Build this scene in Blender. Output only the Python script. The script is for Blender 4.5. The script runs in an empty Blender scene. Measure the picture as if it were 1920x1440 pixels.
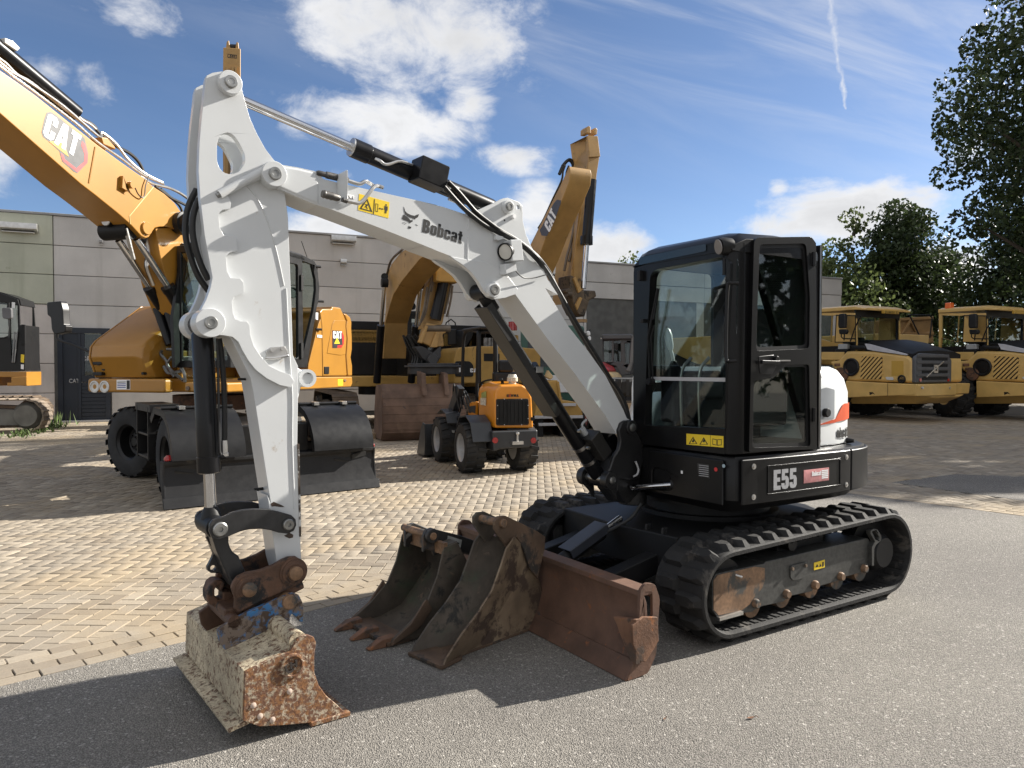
import bpy, bmesh, math, random
import numpy as np
from mathutils import Vector, Matrix
from mathutils.geometry import tessellate_polygon
random.seed(11); RS = np.random.RandomState(5)
C = bpy.context.scene.collection
SC = bpy.context.scene
R = math.radians
# ------------------------------------------------------------------ camera
FPX, CAMH, HZ = 1400.0, 1.65, 690.0
PITCH = math.atan((720-HZ)/FPX)
cam = bpy.data.cameras.new('camera'); cam.sensor_width = 36; cam.lens = FPX/1920*36
cam.clip_end = 3000; cam.clip_start = .05
co = bpy.data.objects.new('camera', cam); C.objects.link(co)
co.location = (0, 0, CAMH); co.rotation_euler = (math.pi/2-PITCH, 0, 0); SC.camera = co
SC.render.resolution_x, SC.render.resolution_y = 1024, 768
# ------------------------------------------------------------------ light
SUN_AZ, SUN_EL = 64.5, 29.5            # degrees clockwise from +Y, degrees up
sunv = Vector((math.sin(R(SUN_AZ))*math.cos(R(SUN_EL)), math.cos(R(SUN_AZ))*math.cos(R(SUN_EL)), math.sin(R(SUN_EL))))
sl = bpy.data.lights.new('sun', 'SUN'); sl.energy = 4.4; sl.angle = R(.53); sl.color = (1, .945, .86)
so = bpy.data.objects.new('sun', sl); C.objects.link(so); so.rotation_euler = (-sunv).to_track_quat('-Z', 'Y').to_euler(); so.location = (20, 10, 20)
SC.view_settings.view_transform = 'Standard'; SC.view_settings.look = 'None'; SC.view_settings.gamma = 1
SC.view_settings.use_curve_mapping = False; SC.view_settings.exposure = 1.4
def ray(x, y):
    a = (x-960)/FPX; b = (720-y)/FPX; cp, sp = math.cos(PITCH), math.sin(PITCH)
    return Vector((a, cp+b*sp, -sp+b*cp))
def gnd(x, y, z=0.):
    r = ray(x, y); t = (z-CAMH)/r.z; return Vector((t*r.x, t*r.y, z))
def atY(x, y, Y):
    r = ray(x, y); t = Y/r.y; return Vector((t*r.x, Y, CAMH+t*r.z))
W = bpy.data.worlds.new('World'); SC.world = W; W.use_nodes = True
def build_world():
    nt = W.node_tree; N = nt.nodes; N.clear(); L = nt.links
    def n(t, **k):
        o = N.new(t)
        for a, b in k.items(): setattr(o, a, b)
        return o
    def mth(op, a, b=None, c=None, clamp=False):
        o = n('ShaderNodeMath', operation=op); o.use_clamp = clamp
        for i, v in enumerate((a, b, c)):
            if v is None: continue
            if isinstance(v, (int, float)): o.inputs[i].default_value = v
            else: L.new(v, o.inputs[i])
        return o.outputs[0]
    out = n('ShaderNodeOutputWorld'); bg = n('ShaderNodeBackground'); L.new(bg.outputs[0], out.inputs[0])
    sky = n('ShaderNodeTexSky', sky_type='NISHITA'); sky.sun_disc = False
    sky.sun_elevation = R(SUN_EL); sky.sun_rotation = R(SUN_AZ); sky.air_density = .68; sky.dust_density = .4; sky.ozone_density = 3.2
    tc = n('ShaderNodeTexCoord'); d = tc.outputs['Generated']
    sep = n('ShaderNodeSeparateXYZ'); L.new(d, sep.inputs[0]); X, Y, Z = sep.outputs
    def noise(vec, scale, detail, rough=.55, dist=0.):
        o = n('ShaderNodeTexNoise'); o.inputs['Scale'].default_value = scale; o.inputs['Detail'].default_value = detail
        o.inputs['Roughness'].default_value = rough; o.inputs['Distortion'].default_value = dist
        L.new(vec, o.inputs['Vector']); return o.outputs['Fac']
    def scalev(vec, s):
        o = n('ShaderNodeVectorMath', operation='MULTIPLY'); L.new(vec, o.inputs[0]); o.inputs[1].default_value = s; return o.outputs[0]
    fine = noise(scalev(d, (1, 1, 1.6)), 11, 9, .62, .3)
    big = noise(scalev(d, (1, 1, 1.8)), 3.1, 4)
    # cumulus clouds seen over the yard: direction, half extents (as tangents), weight
    blobs = [(770, 50, 250, 120, .98), (600, 10, 130, 60, .75), (900, 90, 90, 60, .8), (720, 225, 190, 62, .98), (870, 195, 70, 40, .9), (970, 300, 95, 32, .78), (1000, 400, 75, 60, 1.05),
             (1120, 465, 110, 62, 1.1), (1590, 395, 170, 62, 1.2), (1460, 425, 110, 36, 1.0), (1459, 356, 26, 20, .8), (1660, 385, 80, 26, .8), (262, 18, 85, 55, .62),
             (185, 165, 60, 40, .58), (90, 130, 55, 40, .55), (0, 300, 60, 60, .75), (1810, 290, 45, 45, .9), (1800, 505, 70, 60, 1.0),
             (610, 425, 120, 45, .95), (640, 330, 40, 20, .5), (820, 285, 60, 20, .55)]
    acc = None
    for (px, py, rx, ry, w) in blobs:
        c = ray(px, py).normalized()
        s = n('ShaderNodeVectorMath', operation='SUBTRACT'); L.new(d, s.inputs[0]); s.inputs[1].default_value = c
        q = scalev(s.outputs[0], (FPX/rx, FPX/rx, FPX/ry))
        ln = n('ShaderNodeVectorMath', operation='LENGTH'); L.new(q, ln.inputs[0])
        mr = n('ShaderNodeMapRange', interpolation_type='SMOOTHSTEP'); L.new(ln.outputs['Value'], mr.inputs['Value'])
        for i, v in zip((1, 2, 3, 4), (0., 1.45, w, 0.)): mr.inputs[i].default_value = v
        acc = mr.outputs[0] if acc is None else mth('MAXIMUM', acc, mr.outputs[0])
    back = mth('MULTIPLY', mth('MULTIPLY', mth('SUBTRACT', .45, Y, clamp=True), 1.6, clamp=True), mth('MULTIPLY', big, 1.9))  # unseen cloud cover behind the camera, thickened to add neutral fill light
    acc = mth('MAXIMUM', acc, mth('MINIMUM', back, .95))
    dens = mth('ADD', mth('MULTIPLY', acc, .74), mth('MULTIPLY', mth('SUBTRACT', fine, .5), 1.5))
    cm = n('ShaderNodeMapRange', interpolation_type='SMOOTHSTEP'); L.new(dens, cm.inputs[0])
    for i, v in zip((1, 2, 3, 4), (.20, .72, 0., 1.)): cm.inputs[i].default_value = v
    gate = mth('MULTIPLY', cm.outputs[0], mth('MULTIPLY', acc, 3.2, clamp=True))
    # thin cirrus streaks high on the right
    yy = mth('MAXIMUM', Y, .05); u = mth('DIVIDE', X, yy); v = mth('DIVIDE', Z, yy)
    cv = n('ShaderNodeCombineXYZ'); L.new(mth('ADD', u, mth('MULTIPLY', v, .9)), cv.inputs[0]); L.new(mth('MULTIPLY', mth('SUBTRACT', v, mth('MULTIPLY', u, -.25)), 5.), cv.inputs[1])
    ci = noise(cv.outputs[0], 2.6, 8, .6, .6)
    cim = n('ShaderNodeMapRange', interpolation_type='SMOOTHSTEP'); L.new(ci, cim.inputs[0])
    for i, q in zip((1, 2, 3, 4), (.36, .8, 0., .75)): cim.inputs[i].default_value = q
    hi = n('ShaderNodeMapRange', interpolation_type='SMOOTHSTEP'); L.new(mth('ADD', v, mth('MULTIPLY', u, .25)), hi.inputs[0])
    for i, q in zip((1, 2, 3, 4), (.28, .58, .04, 1.)): hi.inputs[i].default_value = q
    cirrus = mth('MULTIPLY', cim.outputs[0], mth('MULTIPLY', hi.outputs[0], mth('GREATER_THAN', Y, .05)))
    # contrail
    a0, a1 = ray(1555, 0), ray(1588, 205)
    u0, v0, u1, v1 = a0.x/a0.y, a0.z/a0.y, a1.x/a1.y, a1.z/a1.y
    k = (u1-u0)/(v1-v0)
    wob = mth('MULTIPLY', mth('SUBTRACT', noise(scalev(d, (1, 1, 1)), 60, 4), .5), .014)
    du = mth('ABSOLUTE', mth('ADD', mth('SUBTRACT', mth('SUBTRACT', u, u0), mth('MULTIPLY', mth('SUBTRACT', v, v0), k)), wob))
    wid = mth('MULTIPLY', mth('SUBTRACT', v, v1-.01, clamp=True), .06)
    tr = mth('MULTIPLY', mth('SUBTRACT', 1., mth('DIVIDE', du, mth('ADD', wid, .0015)), clamp=True), mth('GREATER_THAN', v, v1))
    tr = mth('MULTIPLY', mth('MULTIPLY', tr, mth('GREATER_THAN', Y, .05)), mth('MULTIPLY', noise(scalev(d, (1, 1, 1)), 90, 3), 1.1))
    tr = mth('MULTIPLY', tr, mth('LESS_THAN', v, 1.2))
    allm = mth('MAXIMUM', mth('MAXIMUM', gate, mth('MULTIPLY', cirrus, .8)), tr, clamp=True)
    sh = n('ShaderNodeMapRange', interpolation_type='SMOOTHSTEP'); L.new(mth('ADD', dens, mth('MULTIPLY', mth('SUBTRACT', noise(scalev(d, (1, 1, 1.4)), 7, 5), .5), 1.2)), sh.inputs[0])
    for i, q in zip((1, 2, 3, 4), (.45, 1.1, 1., .80)): sh.inputs[i].default_value = q
    ccol = n('ShaderNodeMix', data_type='RGBA', blend_type='MULTIPLY'); ccol.inputs[0].default_value = 1
    ccol.inputs[6].default_value = (6.3, 6.35, 6.5, 1); L.new(sh.outputs[0], ccol.inputs[7])
    # slightly deeper blue away from the haze near the ground
    tint = n('ShaderNodeMix', data_type='RGBA', blend_type='MULTIPLY'); tint.inputs[0].default_value = 1; L.new(sky.outputs[0], tint.inputs[6]); tint.inputs[7].default_value = (1.0, 1.0, 1.0, 1)
    mx = n('ShaderNodeMix', data_type='RGBA'); L.new(allm, mx.inputs[0]); L.new(tint.outputs[2], mx.inputs[6]); L.new(ccol.outputs[2], mx.inputs[7])
    L.new(mx.outputs[2], bg.inputs[0]); bg.inputs[1].default_value = .055
build_world()
# ------------------------------------------------------------------ materials
MATS = {}
def M(name, col, rough=.5, metal=0., var=.12, vs=2.5, bump=0., bs=60., dirt=None, damt=.0, ds=3., coat=0., spec=.5, rnd=0., attr=None, fine=0., fs=90., streak=None, dirt2=None):
    """procedural surface: base colour with slow variation, patches of dirt or rust, fine speckle, bump"""
    if name in MATS: return MATS[name]
    m = bpy.data.materials.new(name); m.use_nodes = True; nt = m.node_tree; N = nt.nodes; L = nt.links
    b = N['Principled BSDF']; tc = N.new('ShaderNodeTexCoord'); src = tc.outputs['Object']
    def noise(scale, det=4, rg=.55, vec=None, dist=0.):
        o = N.new('ShaderNodeTexNoise'); o.inputs['Scale'].default_value = scale; o.inputs['Detail'].default_value = det; o.inputs['Roughness'].default_value = rg
        o.inputs['Distortion'].default_value = dist; L.new(vec or src, o.inputs['Vector']); return o.outputs['Fac']
    def ramp(f, a, c, lo=0., hi=1.):
        o = N.new('ShaderNodeMapRange'); o.interpolation_type = 'SMOOTHSTEP'; L.new(f, o.inputs[0])
        for i, v in zip((1, 2, 3, 4), (a, c, lo, hi)): o.inputs[i].default_value = v
        return o.outputs[0]
    def mix(f, a, c, bt='MIX'):
        o = N.new('ShaderNodeMix'); o.data_type = 'RGBA'; o.blend_type = bt
        for s, v in ((0, f), (6, a), (7, c)):
            if isinstance(v, (int, float)): o.inputs[s].default_value = v
            elif isinstance(v, tuple): o.inputs[s].default_value = (*v, 1) if len(v) == 3 else v
            else: L.new(v, o.inputs[s])
        return o.outputs[2]
    c3 = tuple(col)
    f = ramp(noise(vs, 5), .3, .7)
    cur = mix(f, tuple(x*(1-var) for x in c3), tuple(min(1, x*(1+var)) for x in c3))
    rg = None
    if rnd:
        oi = N.new('ShaderNodeObjectInfo'); cur = mix(1., cur, ramp(oi.outputs['Random'], 0, 1, 1-rnd, 1+rnd), 'MULTIPLY')
    if attr:
        at = N.new('ShaderNodeAttribute'); at.attribute_name = attr; cur = mix(1., cur, ramp(at.outputs['Fac'], 0, 1, .78, 1.22), 'MULTIPLY')
    if fine:
        cur = mix(1., cur, ramp(noise(fs, 2), .25, .75, 1-fine, 1+fine), 'MULTIPLY')
    if streak:
        mp = N.new('ShaderNodeMapping'); mp.inputs['Scale'].default_value = streak[0]; L.new(src, mp.inputs[0])
        cur = mix(ramp(noise(1., 5, .6, mp.outputs[0]), .5, .8, 0, streak[2]), cur, streak[1])
    if dirt:
        dm = ramp(noise(ds, 7, .66, dist=.3), .72-damt*.55, .80-damt*.5)
        cur = mix(dm, cur, dirt)
        rg = ramp(dm, 0, 1, rough, max(rough, .8))
    if dirt2:
        dm2 = ramp(noise(dirt2[2], 8, .7, dist=.6), .72-dirt2[1]*.55, .78-dirt2[1]*.5)
        cur = mix(dm2, cur, dirt2[0])
    L.new(cur, b.inputs['Base Color'])
    rv = ramp(noise(vs*4, 4), .3, .7, rough*.92, min(1, rough*1.09))
    if rg is None: L.new(rv, b.inputs['Roughness'])
    else: L.new(rg, b.inputs['Roughness'])
    b.inputs['Metallic'].default_value = metal; b.inputs['Specular IOR Level'].default_value = spec
    if coat: b.inputs['Coat Weight'].default_value = coat; b.inputs['Coat Roughness'].default_value = .12
    if bump:
        bp = N.new('ShaderNodeBump'); bp.inputs['Strength'].default_value = min(1, bump); bp.inputs['Distance'].default_value = .01
        L.new(noise(bs, 6, .6), bp.inputs['Height']); L.new(bp.outputs[0], b.inputs['Normal'])
    MATS[name] = m; return m
def Mglass(name, tint=(.62, .72, .68), amt=1.0, tr=None):
    m = bpy.data.materials.new(name); m.use_nodes = True; nt = m.node_tree; N = nt.nodes; L = nt.links; N.remove(N['Principled BSDF'])
    t = N.new('ShaderNodeBsdfTransparent'); t.inputs[0].default_value = (*tint, 1)
    g = N.new('ShaderNodeBsdfGlossy'); g.inputs['Roughness'].default_value = .02; g.inputs['Color'].default_value = (.95, .97, 1, 1)
    fr = N.new('ShaderNodeFresnel'); fr.inputs[0].default_value = 1.5
    gm = N.new('ShaderNodeNewGeometry'); io = N.new('ShaderNodeMath'); io.operation = 'MULTIPLY_ADD'; L.new(gm.outputs['Backfacing'], io.inputs[0]); io.inputs[1].default_value = 1/1.5-1.5; io.inputs[2].default_value = 1.5; L.new(io.outputs[0], fr.inputs[0])
    ml = N.new('ShaderNodeMath'); ml.operation = 'MULTIPLY'; L.new(fr.outputs[0], ml.inputs[0]); ml.inputs[1].default_value = amt; ml.use_clamp = True
    mx = N.new('ShaderNodeMixShader'); L.new(ml.outputs[0], mx.inputs[0]); L.new(t.outputs[0], mx.inputs[1]); L.new(g.outputs[0], mx.inputs[2])
    L.new(mx.outputs[0], N['Material Output'].inputs[0]); return m
# ------------------------------------------------------------------ frames and mesh helpers
class Fr:
    """a machine's own axes: x forward (d), y to its left (l), z up"""
    def __init__(s, O, th):
        s.O = Vector((O[0], O[1], 0)); t = R(th); s.th = th
        s.D = Vector((-math.cos(t), -math.sin(t), 0)); s.L = Vector((math.sin(t), -math.cos(t), 0))
        s.mat = Matrix.Translation(s.O) @ Matrix.Rotation(math.pi+t, 4, 'Z')
    def _hit(s, x, y, n, k):
        r = ray(x, y); t = (s.O.dot(n)+k)/r.dot(n); P = r*t; P.z += CAMH; q = P-s.O
        return q.dot(s.D), q.dot(s.L), P.z
    def px(s, p, l=0.):          # photo point on the plane l -> (d, z)
        a = s._hit(p[0], p[1], s.L, l); return (a[0], a[2])
    def pxs(s, pts, l=0.): return [s.px(p, l) for p in pts]
    def pxd(s, p, d=0.):         # on the plane d -> (l, z)
        a = s._hit(p[0], p[1], s.D, d); return (a[1], a[2])
    def pxds(s, pts, d=0.): return [s.pxd(p, d) for p in pts]
    def pxz(s, p, z=0.):
        q = gnd(p[0], p[1], z)-s.O; return (q.dot(s.D), q.dot(s.L))
def cr(x0, y0, s): return lambda pts: [(x0+a/s, y0+b/s) for a, b in pts]
def new(): return bmesh.new()
def join(*bms):
    b = bms[0]
    for o in bms[1:]:
        me = bpy.data.meshes.new('t'); o.to_mesh(me); b.from_mesh(me); bpy.data.meshes.remove(me); o.free()
    return b
def _faces(bm, vs, quads):
    for q in quads:
        try: bm.faces.new([vs[i] for i in q])
        except ValueError: pass
def box(bm, c, s, rz=0., M4=None, ry=0., rx=0.):
    x, y, z = s[0]/2, s[1]/2, s[2]/2
    mt = Matrix.Translation(c) @ Matrix.Rotation(rz, 4, 'Z') @ Matrix.Rotation(ry, 4, 'Y') @ Matrix.Rotation(rx, 4, 'X')
    if M4: mt = M4 @ mt
    vs = [bm.verts.new(mt @ Vector(p)) for p in ((-x, -y, -z), (x, -y, -z), (x, y, -z), (-x, y, -z), (-x, -y, z), (x, -y, z), (x, y, z), (-x, y, z))]
    _faces(bm, vs, [(3, 2, 1, 0), (4, 5, 6, 7), (0, 1, 5, 4), (1, 2, 6, 5), (2, 3, 7, 6), (3, 0, 4, 7)]); return bm
def bx(bm, lo, hi): return box(bm, [(a+b)/2 for a, b in zip(lo, hi)], [abs(b-a) for a, b in zip(lo, hi)])
def beam(bm, p0, p1, w, h, up=Vector((0, 0, 1)), w1=None, h1=None):
    p0, p1 = Vector(p0), Vector(p1); ax = (p1-p0).normalized(); sd = ax.cross(up)
    if sd.length < 1e-4: sd = ax.cross(Vector((1, 0, 0)))
    sd.normalize(); u = sd.cross(ax); vs = []
    for p, ww, hh in ((p0, w, h), (p1, w1 or w, h1 or h)):
        for a, b in ((-1, -1), (1, -1), (1, 1), (-1, 1)): vs.append(bm.verts.new(p+sd*a*ww/2+u*b*hh/2))
    _faces(bm, vs, [(3, 2, 1, 0), (4, 5, 6, 7), (0, 1, 5, 4), (1, 2, 6, 5), (2, 3, 7, 6), (3, 0, 4, 7)]); return bm
def lathe(bm, p0, p1, prof, seg=24, caps=True):
    """prof: (t along p0->p1 in metres, radius)"""
    p0, p1 = Vector(p0), Vector(p1); ax = (p1-p0).normalized()
    a = ax.orthogonal().normalized(); b = ax.cross(a); rings = []
    for t, r in prof:
        if r < 1e-6: rings.append([bm.verts.new(p0+ax*t)])
        else: rings.append([bm.verts.new(p0+ax*t+(a*math.cos(2*math.pi*i/seg)+b*math.sin(2*math.pi*i/seg))*r) for i in range(seg)])
    for r0, r1 in zip(rings, rings[1:]):
        for i in range(seg):
            j = (i+1) % seg
            q = [r0[i % len(r0)], r0[j % len(r0)], r1[j % len(r1)], r1[i % len(r1)]]
            q = [v for k, v in enumerate(q) if v not in q[:k]]
            if len(q) > 2:
                try: bm.faces.new(q)
                except ValueError: pass
    if prof[0] == prof[-1] or abs(prof[0][0]-prof[-1][0]) < 1e-6 and abs(prof[0][1]-prof[-1][1]) < 1e-6: caps = False
    for rg, fl in ((rings[0], True), (rings[-1], False)):
        if len(rg) > 2 and caps:
            try: bm.faces.new(rg[::-1] if fl else rg)
            except ValueError: pass
    return bm
def cyl(bm, p0, p1, r, r1=None, seg=24, ch=0.):
    ln = (Vector(p1)-Vector(p0)).length; r1 = r if r1 is None else r1
    if ch: return lathe(bm, p0, p1, [(0, r-ch), (ch, r), (ln-ch, r1), (ln, r1-ch)], seg)
    return lathe(bm, p0, p1, [(0, r), (ln, r1)], seg)
def smooth_path(pts, n=6):
    pts = [Vector(p) for p in pts]
    if len(pts) < 3: return pts
    out = []; P = [pts[0]*2-pts[1]]+pts+[pts[-1]*2-pts[-2]]
    for i in range(1, len(P)-2):
        a, b, c, d = P[i-1], P[i], P[i+1], P[i+2]
        for k in range(n):
            t = k/n
            out.append(.5*((2*b)+(c-a)*t+(2*a-5*b+4*c-d)*t*t+(3*b-a-3*c+d)*t**3))
    out.append(pts[-1]); return out
def tube(bm, pts, r, seg=8, sm=6, caps=True):
    P = smooth_path(pts, sm) if sm else [Vector(p) for p in pts]
    rings = []; a = None
    for i, p in enumerate(P):
        t = (P[min(i+1, len(P)-1)]-P[max(i-1, 0)]).normalized()
        if a is None: a = t.orthogonal().normalized()
        else:
            a = a-t*a.dot(t)
            a = a.normalized() if a.length > 1e-5 else t.orthogonal().normalized()
        b = t.cross(a); rr = r(i/(len(P)-1)) if callable(r) else r
        rings.append([bm.verts.new(p+(a*math.cos(2*math.pi*k/seg)+b*math.sin(2*math.pi*k/seg))*rr) for k in range(seg)])
    for r0, r1 in zip(rings, rings[1:]):
        for k in range(seg): bm.faces.new((r0[k], r0[(k+1) % seg], r1[(k+1) % seg], r1[k]))
    if caps: bm.faces.new(rings[0][::-1]); bm.faces.new(rings[-1])
    return bm
def area2(p): return sum(p[i][0]*p[(i+1) % len(p)][1]-p[(i+1) % len(p)][0]*p[i][1] for i in range(len(p)))/2
def rnd2(p, r, n=4, closed=True):
    """round the corners of a 2D polygon; r a number or one per corner"""
    out = []; m = len(p)
    for i in range(m):
        a, b, c = Vector(p[i-1]), Vector(p[i]), Vector(p[(i+1) % m]); rr = r[i] if isinstance(r, (list, tuple)) else r
        u, v = a-b, c-b
        k = min(rr, u.length*.48, v.length*.48)
        if k < 1e-5: out.append(tuple(b)); continue
        u.normalize(); v.normalize(); s, e = b+u*k, b+v*k
        for j in range(n+1):
            t = j/n; q = s*(1-t)**2+b*2*t*(1-t)+e*t*t; out.append(tuple(q))
    return out
def circ(c, r, n=20, a0=0., a1=360.):
    full = abs(a1-a0) > 359
    k = n if full else n-1
    return [(c[0]+r*math.cos(R(a0+(a1-a0)*i/k)), c[1]+r*math.sin(R(a0+(a1-a0)*i/k))) for i in range(n)]
def plate(bm, poly, k0, k1, ax='l', holes=()):
    """polygon extruded between k0 and k1; ax l: poly is (d,z); ax d: poly is (l,z); ax z: poly is (d,l)"""
    def P(a, b, k): return {'l': (a, k, b), 'd': (k, a, b), 'z': (a, b, k)}[ax]
    loops = [list(poly) if area2(poly) > 0 else list(poly)[::-1]]+[list(h) if area2(h) < 0 else list(h)[::-1] for h in holes]
    V0 = [[bm.verts.new(P(a, b, k0)) for a, b in lp] for lp in loops]; V1 = [[bm.verts.new(P(a, b, k1)) for a, b in lp] for lp in loops]
    nf = []
    if len(loops) == 1:
        nf += [bm.faces.new(V0[0]), bm.faces.new(V1[0][::-1])]
    else:
        tri = tessellate_polygon([[Vector((a, b, 0)) for a, b in lp] for lp in loops])
        f0 = [v for l in V0 for v in l]; f1 = [v for l in V1 for v in l]
        for t in tri:
            for ff in (f0, f1):
                try: nf.append(bm.faces.new([ff[i] for i in t]))
                except ValueError: pass
    for a, b in zip(V0, V1):
        for i in range(len(a)): nf.append(bm.faces.new((a[i], a[(i+1) % len(a)], b[(i+1) % len(a)], b[i])))
    bmesh.ops.recalc_face_normals(bm, faces=nf); return bm
def loft(bm, secs, closed=True, caps=True):
    rings = [[bm.verts.new(p) for p in s] for s in secs]; n = len(rings[0]); nf = []
    for r0, r1 in zip(rings, rings[1:]):
        for k in range(n if closed else n-1): nf.append(bm.faces.new((r0[k], r0[(k+1) % n], r1[(k+1) % n], r1[k])))
    if caps and closed: nf.append(bm.faces.new(rings[0][::-1])); nf.append(bm.faces.new(rings[-1]))
    bmesh.ops.recalc_face_normals(bm, faces=nf); return bm
def strip(bm, path, width0, width1, th, ax='l'):
    """a bent plate: 2D path in (d,z), given thickness, spanning l from width0 to width1"""
    P = [Vector(p) for p in path]; top, bot = [], []
    for i, p in enumerate(P):
        t = (P[min(i+1, len(P)-1)]-P[max(0, i-1)]).normalized(); nrm = Vector((-t.y, t.x)); top.append(tuple(p+nrm*th/2)); bot.append(tuple(p-nrm*th/2))
    return plate(bm, top+bot[::-1], width0, width1, ax)
CURV = []
def mesh_obj(name, bm, mat, parent=None, bevel=0., seg=2, smooth=True, ang=38):
    bmesh.ops.remove_doubles(bm, verts=bm.verts, dist=1e-5)
    me = bpy.data.meshes.new(name); bm.to_mesh(me); bm.free()
    for m in (mat if isinstance(mat, (list, tuple)) else [mat]): me.materials.append(m)
    if smooth:
        me.shade_smooth()
        if not bevel: me.set_sharp_from_angle(angle=R(ang))
    o = bpy.data.objects.new(name, me); C.objects.link(o)
    if parent: o.parent = parent
    if bevel:
        b = o.modifiers.new('edge', 'BEVEL'); b.width = bevel; b.segments = seg; b.limit_method = 'ANGLE'; b.angle_limit = R(ang); b.harden_normals = True; b.use_clamp_overlap = True
    return o
def tag(o, label=None, cat=None, group=None, kind=None):
    if label: o['label'] = label
    if cat: o['category'] = cat
    if group: o['group'] = group
    if kind: o['kind'] = kind
    return o
class Thing:
    def __init__(s, name, label, cat, O, th=0., group=None, z=0.):
        s.fr = Fr(O, th); s.e = bpy.data.objects.new(name, None); C.objects.link(s.e); s.e.empty_display_size = .2
        s.e.matrix_world = s.fr.mat; s.e.location.z = z; tag(s.e, label, cat, group); s.z = z
        s.inv = (Matrix.Translation((0, 0, z)) @ s.fr.mat).inverted()
    def part(s, name, bm, mat, parent=None, bevel=0., fr=None, label=None, seg=2, ang=38, smooth=True):
        if fr is not None: bm.transform(s.inv @ fr.mat)
        elif s.z: bm.transform(Matrix.Translation((0, 0, -s.z)))
        o = mesh_obj(name, bm, mat, parent or s.e, bevel, seg, smooth, ang)
        if label: o['label'] = label
        return o
GLY = {'E': (.5, [(0, 0), (.5, 0), (.5, .2), (.24, .2), (.24, .4), (.46, .4), (.46, .6), (.24, .6), (.24, .8), (.5, .8), (.5, 1), (0, 1)]),
 '5': (.54, [(.03, 1), (.5, 1), (.5, .8), (.25, .8), (.25, .63), (.34, .66), (.47, .61), (.54, .48), (.54, .16), (.45, .03), (.27, 0), (.09, .03), (0, .16), (0, .3), (.23, .3), (.23, .21), (.27, .17), (.31, .21), (.31, .45), (.27, .49), (.24, .45), (.02, .45)]),
 'B': (.56, [(0, 0), (.36, 0), (.5, .05), (.56, .16), (.56, .38), (.5, .5), (.44, .53), (.5, .57), (.54, .66), (.54, .84), (.48, .95), (.35, 1), (0, 1)], [(.24, .18), (.30, .18), (.32, .22), (.32, .38), (.29, .42), (.24, .42)], [(.24, .6), (.28, .6), (.31, .64), (.31, .78), (.28, .82), (.24, .82)]),
 'o': (.5, [(.1, 0), (.4, 0), (.5, .1), (.5, .64), (.4, .74), (.1, .74), (0, .64), (0, .1)], [(.21, .14), (.29, .14), (.29, .60), (.21, .60)]),
 'b': (.5, [(0, 0), (.21, 0), (.24, .03), (.34, 0), (.44, .03), (.5, .12), (.5, .62), (.44, .71), (.34, .74), (.21, .69), (.21, 1), (0, 1)], [(.215, .14), (.29, .14), (.29, .6), (.215, .6)]),
 'c': (.5, [(.1, 0), (.4, 0), (.5, .1), (.5, .3), (.29, .3), (.29, .16), (.25, .13), (.21, .16), (.21, .58), (.25, .61), (.29, .58), (.29, .46), (.5, .46), (.5, .64), (.4, .74), (.1, .74), (0, .64), (0, .1)]),
 'a': (.5, [(.08, 0), (.2, 0), (.27, .05), (.29, 0), (.5, 0), (.5, .64), (.4, .74), (.1, .74), (.01, .65), (.01, .52), (.21, .52), (.21, .58), (.25, .61), (.29, .58), (.29, .46), (.06, .38), (0, .28), (0, .08)], [(.21, .15), (.27, .15), (.28, .36), (.21, .30)]),
 't': (.36, [(.08, .06), (.14, 0), (.36, 0), (.36, .16), (.30, .17), (.30, .58), (.36, .58), (.36, .74), (.30, .74), (.30, .94), (.08, .94), (.08, .74), (0, .74), (0, .58), (.08, .58)]),
 'C': (.55, [(.12, 0), (.42, 0), (.55, .12), (.55, .38), (.32, .38), (.32, .2), (.28, .17), (.24, .2), (.24, .8), (.28, .83), (.32, .8), (.32, .62), (.55, .62), (.55, .88), (.42, 1), (.12, 1), (0, .88), (0, .12)]),
 'A': (.62, [(0, 0), (.22, 0), (.25, .18), (.37, .18), (.40, 0), (.62, 0), (.45, 1), (.17, 1)], [(.27, .34), (.35, .34), (.31, .68)]),
 'T': (.51, [(.14, 0), (.37, 0), (.37, .8), (.51, .8), (.51, 1), (0, 1), (0, .8), (.14, .8)]),
 'G': (.55, [(.12, 0), (.42, 0), (.55, .1), (.55, .52), (.29, .52), (.29, .36), (.34, .36), (.34, .2), (.28, .17), (.24, .2), (.24, .8), (.28, .83), (.33, .8), (.33, .68), (.55, .68), (.55, .88), (.42, 1), (.12, 1), (0, .88), (0, .12)]),
 'I': (.22, [(0, 0), (.22, 0), (.22, 1), (0, 1)]), 'N': (.56, [(0, 0), (.2, 0), (.2, .5), (.36, 0), (.56, 0), (.56, 1), (.36, 1), (.36, .5), (.2, 1), (0, 1)])}
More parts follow.
